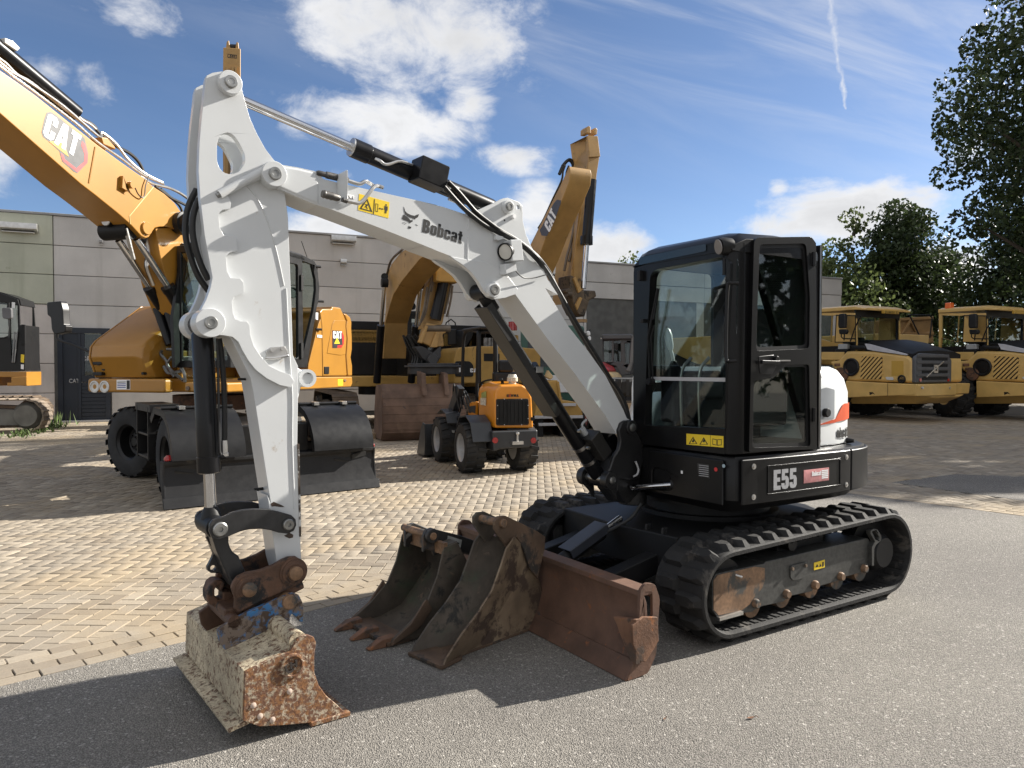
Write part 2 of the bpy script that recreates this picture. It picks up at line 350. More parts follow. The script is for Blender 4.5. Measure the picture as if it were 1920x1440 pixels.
def text_bm(body, h, ext=.002, bold=0., sx=1., shear=0., spacing=1., font=None):
    if all(c in GLY for c in body):            # heavy condensed capitals drawn as outlines
        bm = new(); x = 0.
        for c in body:
            g = GLY[c]; f_ = lambda q: [((a+x)*h, b*h) for a, b in q]; plate(bm, f_(g[1]), 0, ext, 'z', [f_(k) for k in g[2:]]); x += g[0]+.06
        x -= .06
        for v in bm.verts: v.co.x -= x*h/2; v.co.y -= h/2
        return bm
    bold = min(bold, .015)
    cu = bpy.data.curves.new('txt', 'FONT'); cu.body = body; cu.size = 1; cu.extrude = 0; cu.offset = bold; cu.align_x = 'CENTER'; cu.align_y = 'CENTER'; cu.shear = shear; cu.space_character = spacing; cu.resolution_u = 3
    o = bpy.data.objects.new('txt', cu); C.objects.link(o)
    dg = bpy.context.evaluated_depsgraph_get(); me = bpy.data.meshes.new_from_object(o.evaluated_get(dg)); bm = bmesh.new(); bm.from_mesh(me)
    bpy.data.objects.remove(o); bpy.data.curves.remove(cu); bpy.data.meshes.remove(me)
    zs = [v.co.y for v in bm.verts]; xs = [v.co.x for v in bm.verts]; hh = max(zs)-min(zs); cx = (max(xs)+min(xs))/2; cy = (max(zs)+min(zs))/2
    for v in bm.verts: v.co = Vector(((v.co.x-cx)/hh*h*sx, (v.co.y-cy)/hh*h, 0))
    g = bmesh.ops.extrude_face_region(bm, geom=bm.faces[:])
    for v in g['geom']:
        if isinstance(v, bmesh.types.BMVert): v.co.z += ext
    bmesh.ops.recalc_face_normals(bm, faces=bm.faces); return bm
def text_w(bm): xs = [v.co.x for v in bm.verts]; return max(xs)-min(xs)
def put(bm, o, xd, up):
    """lay a flat mesh (x right, y up, z out) at o with its x along xd and its y along up"""
    xd = Vector(xd).normalized(); zd = xd.cross(Vector(up)).normalized(); yd = zd.cross(xd)
    m = Matrix((xd, yd, zd)).transposed().to_4x4(); m.translation = Vector(o); bm.transform(m); return bm
def quad_sheet(bm, pts):
    bm.faces.new([bm.verts.new(p) for p in pts]); return bm
# ------------------------------------------------------------------ palette
WHITE = M('white_paint', (.66, .68, .68), .32, var=.03, coat=.25, dirt=(.45, .40, .33), damt=.06, ds=7)
BLACK = M('black_paint', (.007, .007, .008), .3, var=.3, spec=.25, coat=.08)
BLACKM = M('matt_black_paint', (.009, .009, .0095), .5, var=.3, spec=.3, dirt=(.05, .042, .034), damt=.10, ds=8)
RUBBER = M('rubber', (.017, .0165, .016), .78, var=.25, vs=4, bump=.25, bs=90, spec=.35, dirt=(.07, .063, .055), damt=.30, ds=5, dirt2=((.10, .09, .078), .12, 16))
HOSE = M('hose_rubber', (.012, .012, .012), .5, var=.2)
CHROME = M('chrome', (.62, .62, .63), .12, 1., var=.03)
STEEL = M('bare_steel', (.36, .35, .34), .35, 1., var=.15, vs=8)
ZINC = M('zinc_plate', (.55, .54, .52), .3, .9, var=.1, vs=9)
YELLOW = M('machine_yellow', (.36, .17, .022), .34, var=.06, coat=.3, dirt=(.30, .17, .05), damt=.04, ds=4)
OLDYEL = M('faded_yellow', (.40, .24, .08), .42, var=.12, dirt=(.13, .085, .045), damt=.2, ds=3, dirt2=((.05, .035, .025), .1, 7))
ORANGE = M('orange_paint', (.62, .23, .012), .3, var=.04, coat=.4)
RUST = M('rust_brown', (.15, .075, .042), .75, var=.35, vs=5, bump=.3, bs=50, dirt=(.07, .045, .032), damt=.4, ds=6, dirt2=((.26, .10, .035), .25, 11))
DGLASS = Mglass('tinted_glass', (.80, .86, .84), .9)
CGLASS = Mglass('clear_glass', (.90, .94, .93), .8)
BOLT = M('bolt_steel', (.22, .17, .13), .5, .7, var=.3, vs=12)
DECALY = M('yellow_decal', (.78, .55, .02), .4, var=.03)
INK = M('black_print', (.01, .01, .01), .45, var=.05)
WPRINT = M('white_print', (.8, .8, .8), .4, var=.02)
GPRINT = M('grey_print', (.42, .42, .43), .4, var=.03)
REDP = M('red_print', (.55, .03, .03), .4, var=.05)
LAMP = M('lamp_lens', (.6, .6, .58), .15, var=.1, coat=.8)
REDL = M('red_lens', (.35, .01, .01), .2, coat=.8)
DARK = M('void_shade', (.006, .006, .006), .8)  # near-black that paints in the shade of holes, slots and openings
# ------------------------------------------------------------------ ground
def mat_ground(name, cols, kind):
    m = bpy.data.materials.new(name); m.use_nodes = True; nt = m.node_tree; N = nt.nodes; L = nt.links; b = N['Principled BSDF']
    g = N.new('ShaderNodeNewGeometry'); P = g.outputs['Position']
    def noise(s, d=4, r=.55, vec=None, dist=0.):
        o = N.new('ShaderNodeTexNoise'); o.inputs['Scale'].default_value = s; o.inputs['Detail'].default_value = d; o.inputs['Roughness'].default_value = r; o.inputs['Distortion'].default_value = dist; L.new(vec or P, o.inputs[0]); return o.outputs['Fac']
    def ramp(f, a, c, lo=0., hi=1.):
        o = N.new('ShaderNodeMapRange'); o.interpolation_type = 'SMOOTHSTEP'; L.new(f, o.inputs[0])
        for i, v in zip((1, 2, 3, 4), (a, c, lo, hi)): o.inputs[i].default_value = v
        return o.outputs[0]
    def mix(f, a, c, bt='MIX'):
        o = N.new('ShaderNodeMix'); o.data_type = 'RGBA'; o.blend_type = bt
        for s, v in ((0, f), (6, a), (7, c)):
            if isinstance(v, (int, float)): o.inputs[s].default_value = v
            elif isinstance(v, tuple): o.inputs[s].default_value = (*v, 1)
            else: L.new(v, o.inputs[s])
        return o.outputs[2]
    if kind == 'asphalt':
        vo = N.new('ShaderNodeTexVoronoi'); vo.inputs['Scale'].default_value = 150; L.new(P, vo.inputs[0])
        vo2 = N.new('ShaderNodeTexVoronoi'); vo2.inputs['Scale'].default_value = 95; L.new(P, vo2.inputs[0])
        sx = N.new('ShaderNodeSeparateColor'); L.new(vo.outputs['Color'], sx.inputs[0])
        sy = N.new('ShaderNodeSeparateColor'); L.new(vo2.outputs['Color'], sy.inputs[0])
        base = mix(sx.outputs[0], tuple(x*.7 for x in cols[0]), tuple(x*1.3 for x in cols[0]))
        base = mix(ramp(vo.outputs['Distance'], .25, .75), base, tuple(x*.5 for x in cols[0]))
        base = mix(ramp(sy.outputs[1], .955, .985), base, cols[1])
        base = mix(ramp(noise(.6, 6, .6), .25, .75), mix(1., base, (.84, .83, .83), 'MULTIPLY'), mix(1., base, (1.12, 1.12, 1.1), 'MULTIPLY'))
        base = mix(ramp(noise(2.3, 6, .7), .62, .75, 0, .25), base, (.19, .17, .14))
        L.new(base, b.inputs['Base Color']); b.inputs['Roughness'].default_value = .86; b.inputs['Specular IOR Level'].default_value = .35
        h = N.new('ShaderNodeMath'); h.operation = 'SUBTRACT'; L.new(sy.outputs[0], h.inputs[0]); L.new(vo.outputs['Distance'], h.inputs[1])
        bp = N.new('ShaderNodeBump'); bp.inputs['Strength'].default_value = .8; bp.inputs['Distance'].default_value = .008; L.new(h.outputs[0], bp.inputs['Height']); L.new(bp.outputs[0], b.inputs['Normal'])
    else:
        if kind == 'paver_one':
            oi = N.new('ShaderNodeObjectInfo'); t = oi.outputs['Random']
        elif kind == 'paver_many':
            at = N.new('ShaderNodeAttribute'); at.attribute_name = 'tint'; t = at.outputs['Fac']
        else: t = noise(5, 2)
        cr_ = N.new('ShaderNodeValToRGB'); L.new(t, cr_.inputs[0]); e = cr_.color_ramp.elements
        e[0].position = 0; e[0].color = (*cols[0], 1); e[1].position = 1; e[1].color = (*cols[1], 1)
        x = cr_.color_ramp.elements.new(.45); x.color = (*cols[2], 1); x = cr_.color_ramp.elements.new(.8); x.color = (*cols[3], 1)
        base = mix(1., cr_.outputs[0], mix(noise(70, 3, .7), (.8, .8, .8), (1.2, 1.2, 1.2)), 'MULTIPLY')
        base = mix(ramp(noise(9, 5, .7), .45, .8, 0, .55), base, cols[4])
        base = mix(ramp(noise(.55, 5, .6, dist=.4), .46, .66, 0, .75), base, cols[5])        # sand washed over the blocks
        base = mix(ramp(noise(.9, 6, .65, dist=1.2), .62, .74, 0, .55), base, cols[6])       # damp and oily stains
        L.new(base, b.inputs['Base Color']); b.inputs['Roughness'].default_value = .88; b.inputs['Specular IOR Level'].default_value = .3
        bp = N.new('ShaderNodeBump'); bp.inputs['Strength'].default_value = .5; bp.inputs['Distance'].default_value = .006; L.new(noise(110, 5, .7), bp.inputs['Height']); L.new(bp.outputs[0], b.inputs['Normal'])
    return m
PCOL = [(.21, .175, .135), (.39, .335, .26), (.31, .265, .205), (.255, .22, .175), (.19, .16, .12), (.34, .27, .18), (.12, .098, .075)]
ASPH = mat_ground('asphalt', [(.275, .257, .23), (.40, .378, .345)], 'asphalt')
PAV1 = mat_ground('concrete_block_single', PCOL, 'paver_one'); PAVN = mat_ground('concrete_block', PCOL, 'paver_many')
JOINT = mat_ground('joint_sand', [tuple(x*.38 for x in c) for c in PCOL[:4]]+[(.075, .06, .042), (.13, .10, .065), (.05, .04, .03)], 'sand')
FARG = mat_ground('far_ground', [tuple(x*.9 for x in c) for c in PCOL], 'sand')
tag(mesh_obj('ground', quad_sheet(new(), [(-900, -300, -.04), (900, -300, -.04), (900, 1500, -.04), (-900, 1500, -.04)]), FARG), kind='structure')
paving = tag(mesh_obj('block_paving', quad_sheet(new(), [(-40, -6, -.013), (50, -6, -.013), (50, 60, -.013), (-40, 60, -.013)]), JOINT), kind='structure')
e1a, e1b, e2a, e2b = gnd(0, 1287), gnd(700, 1117), gnd(1618, 928), gnd(1920, 968)
u1 = (e1b-e1a).normalized(); u2 = (e2b-e2a).normalized()
den = u1.x*u2.y-u1.y*u2.x; q = e2a-e1a; tt = (q.x*u2.y-q.y*u2.x)/den; corner = e1a+u1*tt
n1 = Vector((-u1.y, u1.x, 0)); n2 = Vector((-u2.y, u2.x, 0))            # pointing to the paved side
p0 = corner-u1*22; p3 = corner+u2*30
road = tag(mesh_obj('asphalt_road', plate(new(), [(p0.x, p0.y), (corner.x, corner.y), (p3.x, p3.y), (p3.x-u1.x*24, p3.y-u1.y*24)], -.03, 0, 'z'), ASPH, smooth=False), kind='structure')
pa, pb, pc_, pd = gnd(1672, 904), gnd(1920, 939), gnd(1790, 889), gnd(1920, 893)
pa2 = pa+(pb-pa)*6
patch_poly = [(pa.x, pa.y), (pa2.x, pa2.y), (pa2.x+3, pa2.y+2.6), (pd.x, pd.y), (pc_.x, pc_.y)]
tag(mesh_obj('asphalt_patch', plate(new(), patch_poly, -.03, 0, 'z'), ASPH, smooth=False), kind='structure')
def inside(poly, x, y):
    c = False
    for i in range(len(poly)):
        (x0, y0), (x1, y1) = poly[i-1], poly[i]
        if (y0 > y) != (y1 > y) and x < (x1-x0)*(y-y0)/(y1-y0)+x0: c = not c
    return c
def bricks():
    W_, L_ = .106, .212; out = []
    th = math.atan2(u1.y, u1.x)-math.pi/4; c, s = math.cos(th), math.sin(th)
    rows1, rows2 = 4, 6
    def seen(x, y):
        return y > 2.2 and y < 26 and abs(x) < .72*y+.6
    n = 150
    for i in range(-n, 2*n):
        for j in range(0, 2*n):
            k = (i-j) % 4
            if k == 0: a, b, ro = (i+1)*W_, (j+.5)*W_, 0.
            elif k == 2: a, b, ro = (i+.5)*W_, j*W_, math.pi/2
            else: continue
            x, y = a*c-b*s, a*s+b*c
            if not seen(x, y): continue
            f1 = (x-corner.x)*n1.x+(y-corner.y)*n1.y; f2 = (x-corner.x)*n2.x+(y-corner.y)*n2.y
            if f1 < rows1*W_-.02 and f2 < rows2*W_-.02: continue
            if f1 < 0 and f2 < 0: continue
            if inside(patch_poly, x, y): continue
            out.append((x, y, th+ro, L_, W_, 0))
    for base, u, nn, rows, sgn in ((corner, u1, n1, rows1, -1), (corner, u2, n2, rows2, 1)):
        for r in range(rows):
            for k in range(0, 110):
                a = sgn*(k+.5)*L_+(r % 2)*.106; p = base+u*a+nn*((r+.5)*W_)
                if seen(p.x, p.y): out.append((p.x, p.y, math.atan2(u.y, u.x), L_, W_, .004))
    return out
BR = bricks(); BR.sort(key=lambda q: q[0]**2+q[1]**2)
def brick_geo(L_, W_, h):
    a, b = L_/2-.004, W_/2-.004; i = .003
    v = [(-a, -b, -.03), (a, -b, -.03), (a, b, -.03), (-a, b, -.03), (-a, -b, h-.0025), (a, -b, h-.0025), (a, b, h-.0025), (-a, b, h-.0025),
         (-a+i, -b+i, h), (a-i, -b+i, h), (a-i, b-i, h), (-a+i, b-i, h)]
    f = [(0, 1, 5, 4), (1, 2, 6, 5), (2, 3, 7, 6), (3, 0, 4, 7), (4, 5, 9, 8), (5, 6, 10, 9), (6, 7, 11, 10), (7, 4, 8, 11), (8, 9, 10, 11)]
    return v, f
def lay():
    v, f = brick_geo(.212, .106, 0); me = bpy.data.meshes.new('paver'); me.from_pydata(v, [], f); me.materials.append(PAV1)
    single = [q for q in BR if q[0] < .8*q[1] and q[1] > 0][:300]; sset = set(id(q) for q in single)
    for q in single:
        o = bpy.data.objects.new('paver', me); C.objects.link(o); o.parent = paving
        o.location = (q[0], q[1], q[5]+random.uniform(-.003, .001)); o.rotation_euler = (random.uniform(-.012, .012), random.uniform(-.008, .008), q[2]+random.uniform(-.012, .012))
    rest = [q for q in BR if id(q) not in sset]
    v = np.array(v); nb = len(rest); Q = np.array([[q[0], q[1], q[2]] for q in rest])
    th = Q[:, 2]+RS.uniform(-.012, .012, nb); h = RS.uniform(-.003, .001, nb)+np.array([q[5] for q in rest]); tx = RS.uniform(-.012, .012, nb)
    X = v[None, :, 0]*np.cos(th)[:, None]-v[None, :, 1]*np.sin(th)[:, None]+Q[:, 0:1]
    Y = v[None, :, 0]*np.sin(th)[:, None]+v[None, :, 1]*np.cos(th)[:, None]+Q[:, 1:2]
    Z = v[None, :, 2]+h[:, None]+tx[:, None]*v[None, :, 1]
    co_ = np.stack([X, Y, Z], -1).reshape(-1, 3); F = (np.array(f)[None]+(np.arange(nb)*12)[:, None, None]).reshape(-1, 4)
    me2 = bpy.data.meshes.new('paver_field'); me2.vertices.add(len(co_)); me2.vertices.foreach_set('co', co_.ravel())
    me2.loops.add(F.size); me2.loops.foreach_set('vertex_index', F.ravel()); me2.polygons.add(len(F)); me2.polygons.foreach_set('loop_start', np.arange(len(F))*4); me2.polygons.foreach_set('loop_total', np.full(len(F), 4))
    me2.update(); at = me2.attributes.new('tint', 'FLOAT', 'POINT'); at.data.foreach_set('value', np.repeat(RS.uniform(0, 1, nb), 12)); me2.materials.append(PAVN)
    o = bpy.data.objects.new('paver_field', me2); C.objects.link(o); o.parent = paving; o['kind'] = 'stuff'
lay()
# ------------------------------------------------------------------ warehouse behind the yard
CONC = M('concrete_panel', (.52, .505, .485), .8, var=.1, vs=.7, bump=.15, bs=45, rnd=.05, fine=.05, fs=60, streak=((2.2, 2.2, .18), (.36, .35, .33), .5), dirt=(.24, .235, .22), damt=.12, ds=1.4)
CONCG = M('mossy_concrete_panel', (.44, .455, .37), .85, var=.1, vs=.7, bump=.15, bs=45, rnd=.04, streak=((2.2, 2.2, .15), (.29, .31, .23), .6), dirt=(.2, .22, .15), damt=.2, ds=1.2)
CONCW = M('worn_concrete_panel', (.56, .52, .49), .85, var=.12, vs=1., bump=.25, bs=30, rnd=.05, streak=((3, 3, .2), (.33, .29, .26), .6), dirt=(.16, .15, .135), damt=.22, ds=1.1)
PLINTH = M('concrete_plinth', (.11, .11, .105), .9, var=.2)
COPING = M('roof_coping', (.30, .30, .30), .5, var=.08)
NAVY = M('dark_door_paint', (.012, .018, .03), .4, var=.1); SHUT = M('anthracite_shutter', (.035, .038, .045), .45, var=.1, rnd=.06)
wf0 = gnd(104, 792)
wh = Thing('warehouse', 'long grey concrete panel warehouse with dark doors behind the yellow machines', 'building', (wf0.x, wf0.y), 24)
f = wh.fr
def wd(x): return f.px((x, 600), 0)[0]
ROW = .893; PW = 6.3
dstep, dend = wd(1094), wd(1577); ddoor0, ddoor1 = wd(107), wd(206); dleft = 9.
zR = f.px((1199, 499), 0)[1]; zsh = f.px((1150, 561), 0)[1]
doorH = f.px((107, 614), 0)[1]
def panel(d0, d1, z0, z1, mat, name='wall_panel', l0=-.25, l1=0.):
    g = .008; wh.part(name, bx(new(), (d0+g, l0, z0+g), (d1-g, l1+random.uniform(-.003, .003), z1-g)), mat, bevel=.012, seg=1)
# dark core behind the joints
wh.part('wall', join(bx(new(), (dstep, -.5, 0), (dleft, -.03, 7*ROW)), bx(new(), (dend, -.5, 0), (dstep-.02, -.03, zR))), PLINTH, smooth=False)
for r in range(7):
    z0, z1 = r*ROW, (r+1)*ROW
    edges = [dleft, 0.]; d = 0.
    for a, b_ in ((dleft, 4.6), (4.6, .0)):
        panel(b_, a, z0 if r else .12, z1, CONCG if r >= 4 else CONCW, l1=.03 if r >= 4 else 0.)
    d = 0.
    while d > dstep+.1:
        e = max(d-PW, dstep)
        if e-dstep < 1.5: e = dstep
        if r < 3 and d == 0.: panel(e, ddoor1-.02, max(z0, .12), z1, CONC)
        else: panel(e, d, max(z0, .12), z1, CONC)
        d = e
rows_r = [(zsh, zsh+(zR-zsh)*.46), (zsh+(zR-zsh)*.46, zR)]
for z0, z1 in rows_r:
    d = dstep
    while d > dend+.1:
        e = max(d-PW*.95, dend)
        if e-dend < 1.5: e = dend
        panel(e, d, z0, z1, CONC, l1=.04 if z0 > zsh else .02); d = e
wh.part('roof_coping', join(bx(new(), (dstep, -.5, 7*ROW), (dleft, .05, 7*ROW+.07)), bx(new(), (dend, -.5, zR), (dstep-.02, .08, zR+.07))), COPING, bevel=.01)
for a, b_ in ((dstep-.15, dstep-5.6), (dstep-6., dstep-11.), (dstep-11.4, dend+.5)):
    n = 8; hh = zsh/n
    for k in range(n): wh.part('shutter_section', bx(new(), (b_, -.32, k*hh+.008), (a, -.24, (k+1)*hh-.008)), SHUT, bevel=.01, seg=1)
for a, b_ in ((dstep-.02, dstep-.15), (dstep-5.6, dstep-6.), (dstep-11., dstep-11.4), (dend+.5, dend+.02)):
    wh.part('pier', bx(new(), (b_, -.3, 0), (a, -.02, zsh)), CONC, bevel=.01)
# entrance door
dr = wh.part('door', join(bx(new(), (ddoor1, -.02, 0), (ddoor1+.14, .05, doorH)), bx(new(), (ddoor0-.14, -.02, 0), (ddoor0, .05, doorH)), bx(new(), (ddoor1+.14, -.02, doorH-.16), (ddoor0-.14, .05, doorH)), bx(new(), (ddoor0-.62, -.02, 0), (ddoor0-.54, .045, doorH-.16)),
     bx(new(), (ddoor1+.14, -.02, 1.22), (ddoor0-.62, .02, 1.42)), bx(new(), (ddoor0-.54, -.02, 0), (ddoor0-.14, .0, doorH-.16)), bx(new(), (ddoor1+.14, -.02, 1.42), (ddoor1+.24, .03, doorH-.16)), bx(new(), (ddoor0-.72, -.02, 1.42), (ddoor0-.62, .03, doorH-.16))), NAVY, bevel=.006)
for k in range(10): wh.part('door_board', bx(new(), (ddoor1+.14, -.02, .05+k*.116), (ddoor0-.62, .012, .05+k*.116+.108)), NAVY, parent=dr, bevel=.006, seg=1)
wh.part('pane', bx(new(), (ddoor1+.24, -.015, 1.42), (ddoor0-.72, 0, doorH-.16)), DGLASS, parent=dr, smooth=False)
wh.part('door_shade_sheet', bx(new(), (ddoor1+.14, -.03, 1.42), (ddoor0-.7, -.024, doorH-.16)), DARK, parent=dr, smooth=False)  # near-black sheet stands in for the unlit room behind the pane
wh.part('letter_plate', bx(new(), (ddoor1+.32, .02, 1.27), (ddoor0-1.0, .026, 1.34)), ZINC, parent=dr)
wh.part('door_sill', bx(new(), (ddoor1-.1, -.02, -.02), (ddoor0+.1, .3, .05)), CONC, parent=dr, bevel=.01)
for body, px, h in (('CATERPILLAR', (160, 714), .13), ('CAT', (165, 672), .14)):
    t = text_bm(body, h, .003, .03, .8); d_, z_ = f.px(px, 0); put(t, (d_, .003, z_), (-1, 0, 0), (0, 0, 1)); wh.part('lettering', t, GPRINT, parent=dr, smooth=False)
# things fixed to the wall
def walllamp(px, w, h, dep, label, name='wall_lamp', cat='wall lamp', mat=ZINC, grp=None):
    d_, z_ = f.px(px, 0); o = f.mat @ Vector((d_, 0, z_)); t = Thing(name, label, cat, (o.x, o.y), 24, grp, z=z_)
    b = bmesh.new(); plate(b, rnd2([(0.003, z_-h/2), (dep, z_-h*.2), (dep, z_+h/2), (0.003, z_+h/2)], .02), -w/2, w/2, 'd')
    bb = new(); 
    for v in b.verts: pass
    me = bpy.data.meshes.new('t'); b.to_mesh(me); b.free(); bb.from_mesh(me); bpy.data.meshes.remove(me)
    for v in bb.verts: v.co = Vector((v.co.x, v.co.y, v.co.z))
    t.part('housing', bb, mat, bevel=.008); t.part('diffuser', bx(new(), (-w*.42, .02, z_-h/2-.012), (w*.42, dep*.6, z_-h/2+.01)), LAMP); return t
walllamp((35, 428), 1.0, .26, .28, 'long grey wall light on the mossy left panels of the warehouse')
walllamp((642, 451), .85, .26, .28, 'long grey wall light above the yellow machine cab')
walllamp((643, 492), .22, .2, .16, 'small square cream wall light below the long wall light')
walllamp((190, 454), .1, .14, .12, 'tiny grey sensor box on the wall above the navy door', 'wall_sensor', 'sensor', COPING)
d_, z_ = f.px((1045, 517), 0); o_ = f.mat @ Vector((d_, 0, z_)); t = Thing('security_camera', 'small white security camera high on the wall near the tall boom', 'camera', (o_.x, o_.y), 24, z=z_)
t.part('bracket', cyl(new(), (0, .01, z_), (0, .16, z_), .05), WPRINT); t.part('camera_body', lathe(new(), (-.1, .18, z_+.02), (.32, .32, z_-.02), [(0, .05), (.02, .09), (.3, .1), (.4, .085)], 16), WPRINT); t.part('lens', cyl(new(), (.25, .3, z_-.012), (.345, .333, z_-.02), .05), INK)
# ------------------------------------------------------------------ trees
def leafmat(name, c0, c1, tr=.25):
    m = bpy.data.materials.new(name); m.use_nodes = True; nt = m.node_tree; N = nt.nodes; L = nt.links; b = N['Principled BSDF']
    at = N.new('ShaderNodeAttribute'); at.attribute_name = 'tint'; cr_ = N.new('ShaderNodeMix'); cr_.data_type = 'RGBA'; L.new(at.outputs['Fac'], cr_.inputs[0])
    cr_.inputs[6].default_value = (*c0, 1); cr_.inputs[7].default_value = (*c1, 1); L.new(cr_.outputs[2], b.inputs['Base Color']); b.inputs['Roughness'].default_value = .5; b.inputs['Specular IOR Level'].default_value = .3
    t = N.new('ShaderNodeBsdfTranslucent'); L.new(cr_.outputs[2], t.inputs[0]); mx = N.new('ShaderNodeMixShader'); mx.inputs[0].default_value = tr
    L.new(b.outputs[0], mx.inputs[1]); L.new(t.outputs[0], mx.inputs[2]); L.new(mx.outputs[0], N['Material Output'].inputs[0]); return m
LEAFD = leafmat('dark_leaf', (.026, .040, .016), (.055, .08, .026)); LEAFL = leafmat('pale_leaf', (.06, .085, .028), (.12, .15, .05), .35)
BARK = M('bark', (.075, .06, .045), .9, var=.3, vs=6, bump=.5, bs=25)
def tree(label, X, Y, H, rad, z0, nclump, per, leaf, size, mat, grp='trees behind the yard', sq=1., name='broadleaf_tree', seed=0, lean=0., clr=1.1, shape=.62):
    rs = np.random.RandomState(seed); t = Thing(name, label, 'tree', (X, Y), 0, grp)
    top = H-rad*.15; tr = new(); tube(tr, [(0, 0, 0), (.1, .05, H*.25), (-.1, .1, H*.5), (lean*.5, 0, H*.8)], lambda k: max(.04, (.022*H)*(1-k*.85)), 8, 4)
    cen = []
    zc, hz = (z0+H)/2, (H-z0)/2
    while len(cen) < nclump:
        p = rs.uniform(-1, 1, 3)
        q = np.linalg.norm(p)
        if q > 1 or q < .25: continue
        w = 1-.55*max(0, p[2])**1.6-.25*max(0, -p[2])**2
        c = np.array([p[0]*rad*w*sq+lean*(p[2]*.5+.5), p[1]*rad*w, zc+p[2]*hz]); cen.append(c)
    cen = np.array(cen)
    for c in cen[::max(1, nclump//26)]:
        z = max(H*.12, c[2]-math.hypot(c[0], c[1])*.8); tube(tr, [(0, 0, z), (c[0]*.5, c[1]*.5, z*.45+c[2]*.55), tuple(c)], lambda k: .009*H*(1-k)+.02, 6, 3)
    t.part('trunk', tr, BARK)
    n = nclump*per; ci = np.repeat(np.arange(nclump), per); rc = rs.uniform(.55, 1.1, nclump)*clr
    off = rs.normal(0, 1, (n, 3)); off *= (np.minimum(1, 1.25/np.linalg.norm(off, axis=1)))[:, None]; off[:, 2] *= .62
    P = cen[ci]+off*rc[ci][:, None]
    a = rs.normal(0, 1, (n, 3)); a /= np.linalg.norm(a, axis=1)[:, None]; b = np.cross(a, rs.normal(0, 1, (n, 3))); b /= np.linalg.norm(b, axis=1)[:, None]
    s = leaf*rs.uniform(.6, 1.3, n)[:, None]
    V = np.stack([P-a*s*.9, P+b*s*shape-a*s*.1, P+a*s, P-b*s*shape-a*s*.1], 1).reshape(-1, 3)
    me = bpy.data.meshes.new('crown'); F = np.arange(n*4)
    me.vertices.add(n*4); me.vertices.foreach_set('co', V.ravel()); me.loops.add(n*4); me.loops.foreach_set('vertex_index', F); me.polygons.add(n); me.polygons.foreach_set('loop_start', np.arange(n)*4); me.polygons.foreach_set('loop_total', np.full(n, 4)); me.update()
    tint = np.clip(rs.uniform(0, 1, nclump)[ci]*.6+rs.uniform(0, .4, n), 0, 1); at = me.attributes.new('tint', 'FLOAT', 'POINT'); at.data.foreach_set('value', np.repeat(tint, 4)); me.materials.append(mat)
    o = bpy.data.objects.new('crown', me); C.objects.link(o); o.parent = t.e; return t
def tpos(px, Y): return atY(px, 690, Y).x
tree('huge dark leafy tree overhanging the yard at the far right', tpos(2075, 34), 34, 24, 7.2, 3.4, 260, 250, .14, .2, LEAFD, seed=1, lean=-1.0, clr=1.4)
tree('dark green bushy tree behind the dump trucks, under the huge tree', tpos(1935, 44), 44, 11.2, 4.0, .8, 160, 130, .15, .2, LEAFD, seed=2)
tree('dense dark pointed tree in the middle behind the left dump truck', tpos(1692, 50), 50, 12.6, 3.1, .6, 170, 150, .15, .2, LEAFD, seed=3)
tree('smaller dark tree to the right of the dense pointed tree', tpos(1758, 54), 54, 10.0, 2.1, .8, 70, 110, .17, .2, LEAFD, seed=4)
tree('tall pale airy tree just right of the black cab', tpos(1598, 50), 50, 12.1, 2.6, 2.0, 70, 60, .15, .2, LEAFL, seed=5, clr=.8)
tree('thin sparse pale tree half hidden behind the black cab', tpos(1548, 52), 52, 11.6, 1.9, 2.4, 34, 48, .15, .2, LEAFL, seed=6, clr=.8)
tree('low olive green tree at the end of the warehouse', tpos(1592, 46), 46, 7.6, 3.0, .4, 90, 80, .15, .2, LEAFL, seed=7)
tree('distant tree top peeping over the warehouse roof', tpos(1186, 72), 72, 12.5, 1.8, 4.0, 30, 80, .17, .2, LEAFL, seed=8)
# trees beyond the right edge of the photograph whose shade lies over the dump trucks
tree('tall dark tree nearer the camera on the right side', 30, 22.5, 16, 6, 2.0, 120, 120, .22, .2, LEAFD, seed=10)
tree('broad dark tree standing just right of the dump trucks', 31, 29.5, 15, 6, 2.0, 120, 110, .22, .2, LEAFD, seed=9)
tree('spreading dark tree furthest right of the dump trucks', 37, 33, 19, 7, 3.0, 110, 110, .22, .2, LEAFD, seed=12)
